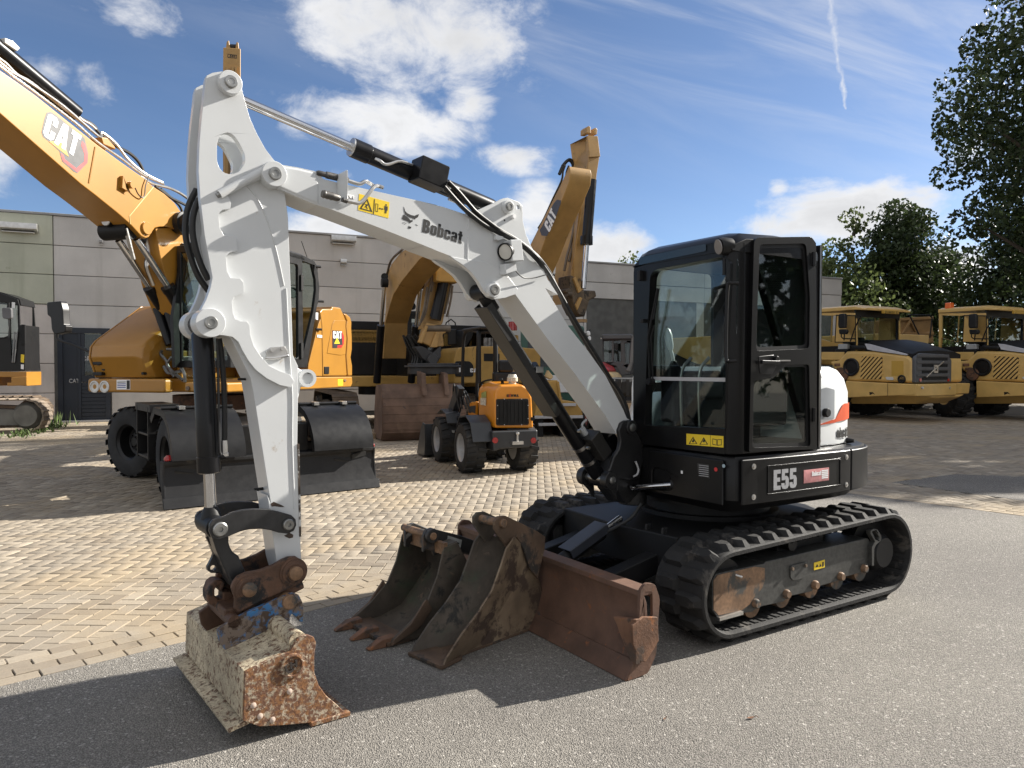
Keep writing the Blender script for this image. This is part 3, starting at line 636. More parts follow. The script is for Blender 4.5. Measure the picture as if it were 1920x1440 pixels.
# trees right of the camera that the cab door and side panels mirror
tree('tall dark tree right of the camera, mirrored in the cab door', 27, 3.5, 15, 5.5, .8, 120, 110, .22, .2, LEAFD, seed=14)
tree('wide dark tree behind the camera to its right, mirrored in the black side panel', 25, -7, 14, 6, .8, 120, 110, .22, .2, LEAFD, seed=15)
def treeline():
    rs = np.random.RandomState(21); n = 26000
    x = rs.uniform(14, 95, n); y = 78+rs.uniform(-5, 5, n); top = 4.6+1.5*np.sin(x*.35)+1.1*np.sin(x*.83+1); z = rs.uniform(0, 1, n)**.8*top; c = np.stack([x, y, z], 1)
    a = rs.normal(0, 1, (n, 3)); a /= np.linalg.norm(a, axis=1)[:, None]; b = np.cross(a, rs.normal(0, 1, (n, 3))); b /= np.linalg.norm(b, axis=1)[:, None]; s = .32*rs.uniform(.6, 1.3, n)[:, None]
    V = np.stack([c-a*s, c+b*s*.6, c+a*s, c-b*s*.6], 1).reshape(-1, 3); me = bpy.data.meshes.new('treeline'); me.vertices.add(n*4); me.vertices.foreach_set('co', V.ravel()); me.loops.add(n*4); me.loops.foreach_set('vertex_index', np.arange(n*4)); me.polygons.add(n); me.polygons.foreach_set('loop_start', np.arange(n)*4); me.polygons.foreach_set('loop_total', np.full(n, 4)); me.update()
    at_ = me.attributes.new('tint', 'FLOAT', 'POINT'); at_.data.foreach_set('value', np.repeat(rs.uniform(0, 1, n), 4)); me.materials.append(LEAFD); o = bpy.data.objects.new('treeline', me); C.objects.link(o)
    tag(o, 'far dark green treeline low behind the trees and dump trucks', 'treeline', kind='stuff')
treeline()
# weeds at the foot of the wall
def weeds():
    bm = new(); a, b = gnd(20, 822), gnd(105, 797); rs = random.Random(3)
    for k in range(420):
        t = rs.random()**.7; p = a+(b-a)*t+Vector((rs.gauss(0, .22), rs.gauss(0, .22), 0)); h = rs.uniform(.05, .16)+(.28 if t > .8 and rs.random() < .35 else 0); an = rs.uniform(0, 6.28)
        dx = Vector((math.cos(an), math.sin(an), 0))*.025; ln = Vector((rs.gauss(0, .06), rs.gauss(0, .06), h)); bm.faces.new([bm.verts.new(p-dx), bm.verts.new(p+dx), bm.verts.new(p+ln)])
    tag(mesh_obj('weeds', bm, M('weed_green', (.07, .11, .025), .6, var=.3, vs=8), smooth=False), 'short green weeds growing along the foot of the warehouse wall', 'weeds', kind='stuff')
weeds()
def leafit(px, rot, s, label):
    g = gnd(*px); t = Thing('fallen_leaf', label, 'leaf', (g.x, g.y), rot, 'leaves dropped on the asphalt')
    b = new(); pts = [(-1, 0), (-.6, .32), (-.1, .42), (.5, .28), (1, 0), (.45, -.3), (-.1, -.4), (-.6, -.3)]
    vs = [b.verts.new((x*s, y*s, .006+.25*s*y*y+.12*s*x*x)) for x, y in pts]; c = b.verts.new((0, 0, .004)); [b.faces.new((vs[i], vs[(i+1) % 8], c)) for i in range(8)]
    t.part('blade', b, M('dry_leaf', (.16, .07, .03), .7, var=.3, vs=20)); t.part('stalk', tube(new(), [(-s, 0, .006), (-1.4*s, .1*s, .012), (-1.8*s, .3*s, .004)], .0015, 5), M('dry_leaf', (.16, .07, .03)))
leafit((1407, 1348), 20, .022, 'brown dry leaf in front of the crawler track, larger of two'); leafit((1246, 1350), 60, .012, 'tiny brown leaf on the asphalt below the rusty dozer blade')
# ------------------------------------------------------------------ white and black mini excavator
K = (.865, 5.33)
ME = Thing('mini_excavator', 'white and black mini excavator on rubber tracks, its boom folded forward with a grading bucket', 'excavator', K, 33)
Hf = ME.fr; Bf = Fr(K, 37)
cA, cB, cC = cr(320, 60, 2.88), cr(320, 520, 2.88), cr(320, 900, 2.88)
b1, b2, b3, b4, b5, b6, b7 = cr(500, 280, 6), cr(720, 340, 5.3333), cr(880, 540, 4.5), cr(1060, 760, 7.2), cr(360, 920, 5.5375), cr(1195, 460, 3.6), cr(1370, 420, 3.2727)
cT, cT2, cP3, cG, cF, cD, cE = cr(1280, 920, 4.174), cr(1180, 900, 4.5), cr(1360, 760, 6.4), cr(1160, 400, 2.482), cr(1020, 720, 3.6), cr(640, 900, 3.097), cr(760, 260, 2.88)
def bpart(name, bm, mat, **k): return ME.part(name, bm, mat, fr=Bf, **k)
def bpair(name, poly, rng, mat, parent=None, holes=(), **k):
    """the same plate on the left and on the right, as two parts; the near one is returned"""
    l0, l1 = rng[0], rng[1]; hs = rng[2] if len(rng) > 2 else holes
    bpart(name, plate(new(), poly, -l1, -l0, 'l', hs), mat, parent=parent, **k); return bpart(name, plate(new(), poly, l0, l1, 'l', hs), mat, parent=parent, **k)
def B3(p, l): a = Bf.px(p, l); return (a[0], l, a[1])
def H3(p, l): a = Hf.px(p, l); return (a[0], l, a[1])
def text_on(T, fr, body, pl, pr, hpx, l, mat, bold=.03, parent=None, ax='l', ext=.0012, shear=0., name='lettering'):
    """lettering on the plane l (or d) between two photo points, hpx tall there"""
    f3 = (lambda p: Vector((lambda a: (a[0], l, a[1]))(fr.px(p, l)))) if ax == 'l' else (lambda p: Vector((lambda a: (l, a[0], a[1]))(fr.pxd(p, l))))
    a, b = f3(pl), f3(pr); mid = ((pl[0]+pr[0])/2, (pl[1]+pr[1])/2); h = (f3((mid[0], mid[1]-hpx/2))-f3((mid[0], mid[1]+hpx/2))).length
    t = text_bm(body, h, ext, bold, 1., shear); w = text_w(t); k = (b-a).length/w
    for v in t.verts: v.co.x *= k
    xd = (b-a).normalized(); n = Vector((0, 1, 0)) if ax == 'l' else Vector((1, 0, 0)); up = n.cross(xd)
    put(t, (a+b)/2, xd, up)
    return T.part(name, t, mat, fr=fr, parent=parent, smooth=False)
# ---- tracks
def track(l0, l1):
    c0, r0, c1, r1 = Vector((.13, .305)), .255, Vector((-1.52, .325)), .28
    path = []
    for a in np.linspace(90, -90, 15): path.append(c0+Vector((math.cos(R(a)), math.sin(R(a))))*r0)
    for a in np.linspace(-90, -270, 15): path.append(c1+Vector((math.cos(R(a)), math.sin(R(a))))*r1)
    # resample the closed loop
    L = path+[path[0]]; seg = [(L[i+1]-L[i]).length for i in range(len(L)-1)]; tot = sum(seg)
    def at(s):
        s %= tot
        for i, q in enumerate(seg):
            if s <= q: return L[i].lerp(L[i+1], s/q), (L[i+1]-L[i]).normalized()
            s -= q
        return L[-1], (L[-1]-L[-2]).normalized()
    bm = new(); n = 140; secs = []
    w = l1-l0; prof = [(0, 0), (0, -.022), (.03, -.034), (w/2-.05, -.034), (w/2, -.05), (w/2+.05, -.034), (w-.03, -.034), (w, -.022), (w, 0), (w-.012, .008), (.012, .008)]
    for i in range(n+1):
        p, t = at(tot*i/n); nr = Vector((-t.y, t.x))
        # travelling clockwise, outward is to the left of the tangent
        secs.append([(p.x+nr.x*o, l0+a, p.y+nr.y*o) for a, o in prof])
    loft(bm, secs, caps=False)
    nl = 36
    for row in (0, 1):
        for i in range(nl):
            s = tot*(i+.5*row)/nl; p, t = at(s); nr = Vector((-t.y, t.x)); sgn = 1 if row else -1
            a0, a1 = (l0+.012, l0+w*.52) if row else (l0+w*.48, l1-.012)
            lt = .046; out = []
            # foot, then top with chamfered outer end and a bevelled hexagon plan
            def pt(u, a, h): q = p+t*u+nr*h; return (q.x, a, q.y)
            e = a1 if not row else a0; i_ = a0 if not row else a1; k = 1 if not row else -1
            foot = [(-lt, i_), (-lt*.9, e-k*.03), (-lt*.55, e), (lt*.55, e), (lt*.9, e-k*.03), (lt, i_)]
            topf = [(-lt*.62, i_+k*.02), (-lt*.72, e-k*.075), (-lt*.3, e-k*.035), (lt*.3, e-k*.035), (lt*.72, e-k*.075), (lt*.62, i_+k*.02)]
            A = [bm.verts.new(pt(u, a, .004)) for u, a in foot]; Bv = [bm.verts.new(pt(u, a, .044)) for u, a in topf]
            nf = [bm.faces.new(Bv)]+[bm.faces.new((A[j], A[(j+1) % 6], Bv[(j+1) % 6], Bv[j])) for j in range(6)]
    # rubber ribs across the inner face
    for i in range(74):
        p, t = at(tot*(i+.5)/74); nr = Vector((-t.y, t.x)); mid = p-nr*.034
        for a0, a1 in ((l0+.03, l0+w/2-.06), (l0+w/2+.06, l1-.03)):
            vs = []
            for u, h in ((-.018, 0), (-.012, -.007), (.012, -.007), (.018, 0)):
                for a in (a0, a1): q = mid+t*u+nr*h; vs.append(bm.verts.new((q.x, a, q.y)))
            for j in range(3): bm.faces.new((vs[2*j], vs[2*j+1], vs[2*j+3], vs[2*j+2]))
    bmesh.ops.recalc_face_normals(bm, faces=bm.faces)
    o = ME.part('rubber_track', bm, RUBBER, ang=28)
    return o, c0, c1
FRAMEP = M('scuffed_frame_paint', (.045, .045, .042), .5, var=.25, fine=.25, fs=40, streak=((1.5, 1, 40), (.09, .085, .08), .6), dirt=(.10, .075, .05), damt=.14, ds=5)
WORN = M('worn_brown_paint', (.19, .11, .06), .6, var=.3, vs=6, dirt=(.055, .055, .05), damt=.34, ds=4, fine=.2, fs=50)
for l0, l1, side in ((.63, 1.03, 1), (-.95, -.55, -1)):
    tk, c0, c1 = track(l0, l1); lo = l1-.035 if side > 0 else l1-.06
    body = Hf.pxs(cT([(262, 650), (640, 570), (650, 555), (700, 545), (1450, 370), (1480, 420), (1475, 580), (1440, 600), (1400, 640), (1260, 680), (1240, 700), (1040, 760), (1010, 790), (830, 830), (790, 870), (590, 915), (545, 950), (440, 965), (280, 1000), (235, 940), (235, 700)]), .97)
    if side > 0: fp = body; l_in, l_out = .72, .97
    else: fp = body; l_in, l_out = -.88, -.62
    tf = ME.part('track_frame', plate(new(), fp, l_in, l_out), FRAMEP, bevel=.006)
    if side > 0:
        ME.part('worn_patch', plate(new(), Hf.pxs(cT([(240, 700), (270, 660), (430, 625), (560, 595), (640, 605), (640, 700), (620, 760), (560, 830), (520, 890), (460, 935), (280, 975), (240, 930)]), .971), .9705, .974), WORN, parent=tf, label='bare brown front of the track frame with the paint rubbed off')
        for p in ((575, 885), (815, 810), (1038, 738), (1240, 672), (1422, 610)):
            a = Hf.px(cT([p])[0], .98); ME.part('roller', join(cyl(new(), (a[0], .75, a[1]-.02), (a[0], .95, a[1]-.02), .075), lathe(new(), (a[0], .95, a[1]), (a[0], 1.0, a[1]), [(0, .03), (.035, .03), (.05, .022)], 10)), WORN, parent=tf)
        sh = Hf.pxs(cT([(838, 590), (860, 580), (968, 555), (975, 600), (965, 660), (940, 685), (860, 703), (838, 680)]), .972)
        ME.part('hatch', plate(new(), rnd2(sh, .012), .9705, .979), FRAMEP, parent=tf, bevel=.002)
        for p in ((855, 610), (958, 585)): a = Hf.px(cT([p])[0], .98); ME.part('bolt', cyl(new(), (a[0], .97, a[1]), (a[0], .992, a[1]), .011, seg=6), BOLT, parent=tf)
        dec = Hf.pxs(cT([(1027, 565), (1110, 540), (1110, 600), (1027, 622)]), .9715); ME.part('warning_sticker', plate(new(), dec, .9705, .9735), DECALY, parent=tf)
        mk = new()
        for q in ([(1040, 600), (1052, 575), (1064, 595)], [(1070, 598), (1075, 570), (1087, 590)], [(1092, 560), (1104, 556), (1104, 592), (1092, 596)]): plate(mk, Hf.pxs(cT(q), .974), .9736, .9745)
        ME.part('sticker_print', mk, INK, parent=tf)
        ring_o = Hf.pxs(cT([(1455, 310), (1480, 295), (1510, 300), (1540, 350), (1540, 385), (1500, 420), (1485, 450), (1482, 585), (1466, 585), (1466, 440), (1490, 395), (1455, 335)]), .985); ring_h = Hf.pxs(cT([(1468, 318), (1490, 310), (1525, 360), (1510, 388), (1495, 380)]), .985)
        ME.part('tow_eye', plate(new(), ring_o, .965, 1.0, 'l', [ring_h]), FRAMEP, parent=tf, bevel=.005)
        a, b = H3(cT([(275, 1003)])[0], .98), H3(cT([(460, 952)])[0], .98); ME.part('scraper_bar', beam(new(), a, b, .03, .02), ZINC, parent=tf)
        wl = H3(cT([(425, 660)])[0], .985); ME.part('grease_nipple', cyl(new(), (wl[0], .96, wl[2]), (wl[0]-.03, 1.0, wl[2]-.015), .008), ZINC, parent=tf)
    ym = (l0+l1)/2
    dr = lathe(new(), (c1.x, ym-.12, c1.y), (c1.x, ym+.155, c1.y), [(0, .15), (.06, .15), (.06, .235), (.16, .235), (.16, .15), (.2, .145), (.235, .135), (.25, .12), (.275, .105)], 32)
    for k in range(15):
        a = 2*math.pi*k/15; box(dr, (c1.x+.243*math.cos(a), ym-.01, c1.y+.243*math.sin(a)), (.035, .06, .05), ry=-a)
    ME.part('drive_sprocket', dr, BLACKM, ang=30)
    ME.part('idler_wheel', lathe(new(), (c0.x, ym-.1, c0.y), (c0.x, ym+.1, c0.y), [(0, .08), (0, .2), (.06, .2), (.06, .22), (.14, .22), (.14, .2), (.2, .2), (.2, .08)], 32), BLACKM)
    ME.part('top_roller', cyl(new(), (-.55, ym-.1, .5), (-.55, ym+.1, .5), .045), BLACKM)
# ---- centre frame, turntable
cf = plate(new(), [(.2, -.55), (.25, .1), (.2, .63), (-.3, .68), (-1.3, .68), (-1.5, .35), (-1.5, -.3), (-1.3, -.55)], .34, .58, 'z'); box(cf, (-.75, .65, .48), (.5, .4, .16)); box(cf, (-.75, -.6, .48), (.5, .4, .16)); box(cf, (.05, .65, .42), (.22, .3, .2)); box(cf, (.05, -.55, .42), (.22, .3, .2))
for l in (.35, .5): box(cf, (.18, l, .55), (.05, .02, .14))
ME.part('centre_frame', cf, BLACKM, bevel=.012)
ME.part('slew_ring', lathe(new(), (-.72, .04, .56), (-.72, .04, .76), [(0, .52), (.05, .52), (.05, .46), (.13, .46), (.13, .55), (.2, .55)], 48), BLACKM)
# ---- blade
BLADER = M('blade_rust', (.105, .056, .036), .7, var=.3, vs=4, bump=.25, bs=40, streak=((1.2, 1.2, 6), (.055, .038, .028), .8), dirt=(.05, .045, .042), damt=.26, ds=3.2, dirt2=((.20, .075, .03), .22, 10))
bl0, bl1 = -.95, 1.06
prof = [(.985, .0), (.955, .035), (.925, .09), (.895, .16), (.875, .24), (.865, .32), (.87, .39), (.89, .435)]
bd = ME.part('dozer_blade', join(strip(new(), prof, bl0, bl1, .022), plate(new(), [(.905, .43), (.905, .462), (.80, .462), (.77, .40), (.78, .395), (.81, .435)], bl0, bl1), bx(new(), (.76, bl0+.1, .12), (.86, bl1-.1, .2))), BLADER, bevel=.004)
ME.part('cutting_edge', plate(new(), [(1.0, -.002), (1.01, .004), (.945, .098), (.93, .095)], bl0, bl1), BLADER, parent=bd, bevel=.003)
for l in (bl0, bl1-.018):
    ME.part('end_plate', plate(new(), rnd2([(1.0, .0), (.955, .09), (.92, .2), (.905, .47), (.865, .50), (.80, .485), (.765, .40), (.79, .1), (.85, .01)], .02), l, l+.02, 'l', [rnd2([(.885, .30), (.88, .455), (.82, .45), (.815, .31)], .02)]), BLADER, parent=bd, bevel=.004)
ME.part('wear_plate', plate(new(), [(.885, .085), (.925, .10), (.975, .20), (.98, .30), (.90, .33), (.80, .31), (.79, .18)], bl1+.004, bl1+.022), RUST, parent=bd, bevel=.003)
plate(bm_ := new(), [(bl1-.16, .29), (bl1+.02, .325), (bl1+.022, .085), (bl1-.02, .09), (bl1-.10, .20), (bl1-.13, .25)], .925, .955, 'd'); ME.part('front_wear_plate', bm_, RUST, parent=bd, bevel=.003)
ba = new()
for l in (-.33, .42): beam(ba, (.8, l, .26), (.0, l, .42), .11, .13)
box(ba, (.72, .045, .3), (.14, .86, .1)); ME.part('blade_arm', ba, BLACKM, bevel=.01)
pA, pB = Vector((.76, .05, .33)), Vector((.16, .05, .60))
bcy = cyl(new(), pA.lerp(pB, .05), pA.lerp(pB, .72), .05); ME.part('blade_cylinder', join(bcy, cyl(new(), pA+Vector((0, -.1, 0)), pA+Vector((0, .1, 0)), .035), bx(new(), (.70, -.05, .25), (.84, -.02, .4)), bx(new(), (.70, .12, .25), (.84, .15, .4))), BLACKM, bevel=.005)
ME.part('cylinder_rod', cyl(new(), pA.lerp(pB, .7), pB, .024), CHROME)
ax_ = (pB-pA).normalized(); up_ = Vector((0, 1, 0)).cross(ax_)
if up_.z < 0: up_ = -up_
g = new(); beam(g, pA.lerp(pB, .22)+up_*.062, pA.lerp(pB, .75)+up_*.062, .13, .008, up=up_); q = Vector((0, .068, 0)); beam(g, pA.lerp(pB, .22)+up_*.035+q, pA.lerp(pB, .75)+up_*.035+q, .008, .06, up=up_)
ME.part('cylinder_guard', g, M('blue_black_guard', (.03, .033, .042), .4, var=.2), bevel=.003)
tube(h_ := new(), [(.1, .2, .72), (.16, .16, .62), (.3, .12, .55), (.4, .1, .52)], .012); ME.part('hose', h_, HOSE)
# ---- upper structure
plan = [(.03, -.10), (.03, .62), (.02, .84), (-.02, .905), (-.10, .93), (-.45, .95), (-.8, .957), (-1.1, .95), (-1.33, .915), (-1.5, .84), (-1.64, .70), (-1.73, .5), (-1.76, .2), (-1.76, -.2), (-1.68, -.5), (-1.5, -.76), (-1.2, -.86), (-.85, -.80), (-.5, -.60), (-.22, -.34), (-.04, -.2)]
def offs(poly, k):
    c = Vector((-.72, .02)); return [tuple(c+(Vector(p)-c)*(1-k/max(.3, (Vector(p)-c).length))) for p in poly]
secs = [[(a, b, z) for a, b in offs(plan, k)] for z, k in ((.745, .10), (.80, .035), (.83, 0), (1.075, 0), (1.10, .012), (1.112, .05))]
HOUSEP = M('house_black', (.007, .007, .0075), .36, var=.3, spec=.22, coat=.1, dirt=(.025, .022, .019), damt=.06, ds=6)
ME.part('upper_body', loft(new(), secs), HOUSEP, ang=30)
def along(path, s):
    for i in range(len(path)-1):
        a, b = Vector(path[i]), Vector(path[i+1]); q = (b-a).length
        if s <= q: t = (b-a)/q; return a+t*s, t
        s -= q
    a, b = Vector(path[-2]), Vector(path[-1]); t = (b-a).normalized(); return b+t*s, t
def wrapped(u0, u1, z0, z1, off, th, path, n=14, rnd=0.):
    """a panel bent round the body outline, u along the outline"""
    bm = new(); S = []
    for i in range(n+1):
        p, t = along(path, u0+(u1-u0)*i/n); nr = Vector((-t.y, t.x))*-1
        if nr.dot(p-Vector((-.72, .02))) < 0: nr = -nr
        a, b = p+nr*off, p+nr*(off+th); e = rnd if i in (0, n) else 0
        S.append([(a.x, a.y, z0), (b.x, b.y, z0+e+.006), (b.x, b.y, z1-e-.006), (a.x, a.y, z1)])
    return loft(bm, S)
side = smooth_path([(a, b, 0) for a, b in [(.0, .918)]+plan[4:14]], 4); side = [(p.x, p.y) for p in side]
sp = ME.part('side_panel', join(wrapped(.045, 1.135, .80, 1.09, -.004, .018, side, 20)), HOUSEP, bevel=.008, ang=45)
ME.part('panel_rim', join(wrapped(.26, 1.0, .855, .862, .012, .008, side), wrapped(.26, 1.0, 1.032, 1.039, .012, .008, side), wrapped(.26, .267, .858, 1.035, .012, .008, side, 2), wrapped(.993, 1.0, .858, 1.035, .012, .008, side, 2)), HOUSEP, parent=sp, bevel=.003)
ME.part('counterweight_panel', wrapped(1.145, 2.1, .80, 1.09, -.004, .02, side, 20), HOUSEP, bevel=.008, ang=45)
def on_side(u, off):
    p, t = along(side, u); nr = Vector((-t.y, t.x))
    if nr.dot(p-Vector((-.72, .02))) < 0: nr = -nr
    return p+nr*off, t, nr
for u, z in ((.14, 1.04), (.14, .85), (1.075, 1.04), (1.075, .85)):
    p, t, nr = on_side(u, .012); q = p+nr*.012; ME.part('bolt', lathe(new(), (p.x, p.y, z), (q.x, q.y, z), [(0, .018), (.006, .018), (.006, .011), (.012, .010)], 14), ZINC, parent=sp)
def wrap_text(body, u, z, h, mat, off, bold, sx, parent=None, path=None, cut=None):
    t = text_bm(body, h, .0014, bold, sx); bmesh.ops.triangulate(t, faces=t.faces)
    for v in t.verts:
        p, tt, nr = (on_side if path is None else path)(u+v.co.x, off+v.co.z); v.co = Vector((p.x, p.y, z+v.co.y))
    bmesh.ops.recalc_face_normals(t, faces=t.faces); return ME.part('lettering', t, mat, parent=parent, smooth=False)
wrap_text('E55', .425, .942, .128, GPRINT, .0145, .05, .74, sp)
ME.part('pink_sticker', wrapped(.605, .87, .898, .985, .0146, .0012, side, 8), M('pink_sticker_print', (.52, .22, .22), .5, var=.2, vs=14, dirt=(.6, .45, .42), damt=.2, ds=18), parent=sp)
wrap_text('Bobcat', .735, .955, .03, WPRINT, .0162, .03, .8, sp)
for k in range(5): ME.part('sticker_print', wrapped(.79, .86, .918+k*.012, .921+k*.012, .0162, .0006, side, 2), WPRINT, parent=sp)
# front lower face: panel, recess, plates
ME.part('front_panel', plate(new(), [(.20, .80), (.86, .80), (.86, 1.085), (.20, 1.085)], .028, .046, 'd', [rnd2([(.24, .83), (.42, .83), (.42, .93), (.36, .97), (.24, .97)], .04)]), HOUSEP, bevel=.01)
idp = ME.part('type_plate', plate(new(), Hf.pxds(cF([(1035, 535), (1115, 545), (1120, 640), (1040, 600)]), .047), .046, .048, 'd'), M('plate_black', (.02, .02, .02), .35))
lines = new()
for k in range(6):
    y = 545+k*14; plate(lines, Hf.pxds(cF([(1045, y), (1110, y+8), (1110, y+12), (1045, y+4)]), .0485), .048, .0487, 'd')
ME.part('plate_print', lines, GPRINT, parent=idp)
for p, r_, mt in (((1160, 577), .013, REDP), ((1213, 553), .011, M('pale_blue_sticker', (.35, .45, .5), .4))):
    a = Hf.pxd(cF([p])[0], .047); ME.part('round_sticker', cyl(new(), (.046, *a), (.0485, *a), r_), mt)
a = Hf.pxd(cF([(930, 595)])[0], .047); ME.part('white_tag', plate(new(), [(a[0]-.008, a[1]-.01), (a[0]+.008, a[1]-.01), (a[0]+.008, a[1]+.01), (a[0]-.008, a[1]+.01)], .046, .0475, 'd'), WPRINT)
# swing cylinder
q0, q1 = Vector((.12, .12, .82)), Vector((.02, .36, .86)); ME.part('swing_rod', cyl(new(), q0, Vector((.03, .42, .87)), .022), CHROME); ME.part('swing_cylinder', cyl(new(), (.03, .40, .87), (-.3, .7, .88), .045), BLACKM)
# ---- engine cover in white at the rear left
tail = [(-.80, .885), (-1.06, .885), (-1.27, .845), (-1.42, .74), (-1.52, .56), (-1.57, .25), (-1.57, -.2), (-1.48, -.5), (-1.22, -.7), (-.95, -.8), (-.72, -.82), (-.72, .55)]
def hood(z, k): return [(a+(k*.9 if a < -.9 else 0), b*(1-k*.6) if abs(b) > .3 else b, z) for a, b in tail]
tcur = smooth_path([(a, b, 0) for a, b in tail[:7]], 4); tcur = [(p.x, p.y) for p in tcur]
def on_tail(u, off):
    p, t = along(tcur, u); nr = Vector((-t.y, t.x))
    if nr.dot(p-Vector((-.72, .02))) < 0: nr = -nr
    return p+nr*off, t, nr
ec = ME.part('engine_cover', loft(new(), [hood(1.115, .0), hood(1.48, .0), hood(1.575, .03), hood(1.635, .08), hood(1.66, .14)]), WHITE, bevel=.012, ang=32)
def tail_panel(u0, u1, zs, off, th, n=8):
    S = []
    for i in range(n+1):
        u = u0+(u1-u0)*i/n; z0, z1 = zs(i/n); p, t, nr = on_tail(u, off); q = p+nr*th; S.append([(p.x, p.y, z0), (q.x, q.y, z0), (q.x, q.y, z1), (p.x, p.y, z1)])
    return loft(new(), S)
ME.part('orange_stripe', join(tail_panel(.09, .27, lambda t: (1.262+.01*t, 1.268+.03*t), -.001, .0025), tail_panel(.27, .60, lambda t: (1.275+.02*t, 1.30+.10*min(1, t*3)), -.001, .0025)), M('orange_red_print', (.60, .075, .012), .4), parent=ec)
rc = new(); S = []
for z, o in ((1.30, .0), (1.315, -.06), (1.50, -.06), (1.53, .0)):
    row = []
    for u in (.12, .15, .27, .30): p, t, nr = on_tail(u, .002 if u in (.12, .30) or o == 0 else o); row.append((p.x, p.y, z))
    S.append(row)
ME.part('recess', tail_panel(.09, .25, lambda t: (1.30, 1.52-.03*abs(t-.4)), .0005, .003), M('recess_grey', (.30, .32, .34), .5), parent=ec, bevel=.002)
p, t, nr = on_tail(.135, 0); q = p+nr*.035; ME.part('filler_cap', lathe(new(), (p.x, p.y, 1.345), (q.x, q.y, 1.345), [(0, .03), (.025, .032), (.035, .026)], 10), BLACKM, parent=ec)
for u, z in ((.08, 1.59), (.08, 1.155)): p, t, nr = on_tail(u, 0); q = p+nr*.008; ME.part('bolt', cyl(new(), (p.x, p.y, z), (q.x, q.y, z), .014), ZINC, parent=ec)
wrap_text('obcat', .375, 1.20, .07, INK, .0015, .03, .75, ec, on_tail)
rsec = [(-.62, -.66), (-.40, -.50), (-.24, -.30), (-.2, -.10), (-.22, -.03), (-1.3, -.03), (-1.3, -.76), (-.9, -.76)]
ME.part('right_cover', loft(new(), [[(a-k, b*(1-k*.15), z) for a, b in rsec] for z, k in ((1.115, -.01), (1.28, 0), (1.40, .05), (1.49, .16), (1.54, .32))]), WHITE, bevel=.02, seg=3, ang=25)
p, t, nr = on_tail(.46, 0); q = p+nr*.05; ME.part('rubber_buffer', cyl(new(), (p.x, p.y, 1.135), (q.x, q.y, 1.135), .022, .012), BLACKM)
# ---- cab
z0, z1, lc, lr, dfr, drr = 1.12, 2.5, .925, .05, .02, -.80
CABP = M('cab_black', (.006, .006, .0065), .3, var=.25, spec=.2, coat=.06, dirt=(.02, .019, .017), damt=.03, ds=7)
outer = rnd2([(lr, z0), (lc-.045, z0), (lc-.045, z1-.09), (lr, z1-.10)], [.01, .01, .03, .08])
win = rnd2(Hf.pxds(b6([(50, 1215), (64, 700), (88, 170), (560, 80), (628, 95), (612, 700), (600, 1240)]), .045), [.01, 0, .07, 0, .07, 0, .015], 5)
cab = ME.part('cab_frame', plate(new(), outer, dfr-.04, dfr+.025, 'd', [win]), CABP, bevel=.012)
ME.part('front_pane', plate(new(), offs2 if False else rnd2([(a+(.02 if a > .5 else -.02), b+(.012 if b > 1.9 else -.012)) for a, b in win], .01), dfr-.028, dfr-.022, 'd'), DGLASS, parent=cab, smooth=False)
gb = Hf.pxds(b6([(90, 903), (592, 903)]), .02); ME.part('window_bar', bx(new(), (dfr-.021, gb[0][0], gb[0][1]-.008), (dfr-.008, gb[1][0], gb[1][1]+.008)), GPRINT, parent=cab)
# header and roof
rs = []
def roofsec(d, zt, inn): return [(d, lr+inn, z1-.14), (d, lr+.012+inn, zt-.07), (d, lr+.05+inn, zt-.022), (d, lr+.12+inn, zt), (d, lc-.14-inn*.6, zt), (d, lc-.05-inn*.6, zt-.012), (d, lc+.004-inn*.6, zt-.055), (d, lc+.004-inn*.6, z1-.14)]
ME.part('roof', loft(new(), [roofsec(dfr+.028, z1-.075, .0), roofsec(dfr-.005, z1-.04, 0), roofsec(dfr-.10, z1-.004, 0), roofsec(-.4, z1+.012, 0), roofsec(drr+.06, z1+.006, 0), roofsec(drr-.02, z1-.05, .02)]), CABP, bevel=.012, ang=30)
ME.part('roof_pane', plate(new(), rnd2([(lr+.06, z1-.135), (lc-.20, z1-.118), (lc-.20, z1-.072), (lr+.07, z1-.082)], .015), dfr+.02, dfr+.034, 'd'), M('roof_glass_dark', (.012, .02, .026), .12, coat=.2, var=.1, spec=.4), parent=cab)
# rounded front corner post, rear corner
ME.part('corner_post', loft(new(), [[(dfr+.025-.115*(1-math.cos(R(a)))-.0, lc-.05-.0+.055*math.sin(R(a)) , z) for a in (0, 20, 40, 60, 80, 90)]+[(dfr-.12, lc-.07, z), (dfr-.03, lc-.07, z)] for z in (z0, z1-.08)]), CABP, bevel=.006, ang=30)
door_o = rnd2(Hf.pxs(b7([(97, 1398), (112, 700), (128, 85), (480, 80), (508, 120), (514, 1380)]), lc), [.015, 0, .05, .05, 0, .015], 4)
h1 = rnd2(Hf.pxs(b7([(140, 780), (150, 450), (162, 128), (446, 122), (470, 450), (466, 765)]), lc), .035, 4)
h2 = rnd2(Hf.pxs(b7([(118, 1372), (125, 955), (255, 935), (320, 865), (465, 862), (474, 1362)]), lc), .025, 4)
wallL = rnd2([(drr-.02, z0), (dfr-.09, z0), (dfr-.09, z1-.08), (drr-.02, z1-.08)], .01)
ME.part('side_frame', plate(new(), wallL, lc-.06, lc-.008, 'l', [[(a*.94-.02, b*.985+.025) for a, b in door_o]]), CABP, bevel=.004)
door = ME.part('door', plate(new(), door_o, lc-.01, lc+.02, 'l', [h1, h2]), CABP, bevel=.012, seg=3)
def grow(poly, k):
    c = Vector((sum(p[0] for p in poly)/len(poly), sum(p[1] for p in poly)/len(poly))); return [tuple(c+(Vector(p)-c)*(1+k)) for p in poly]
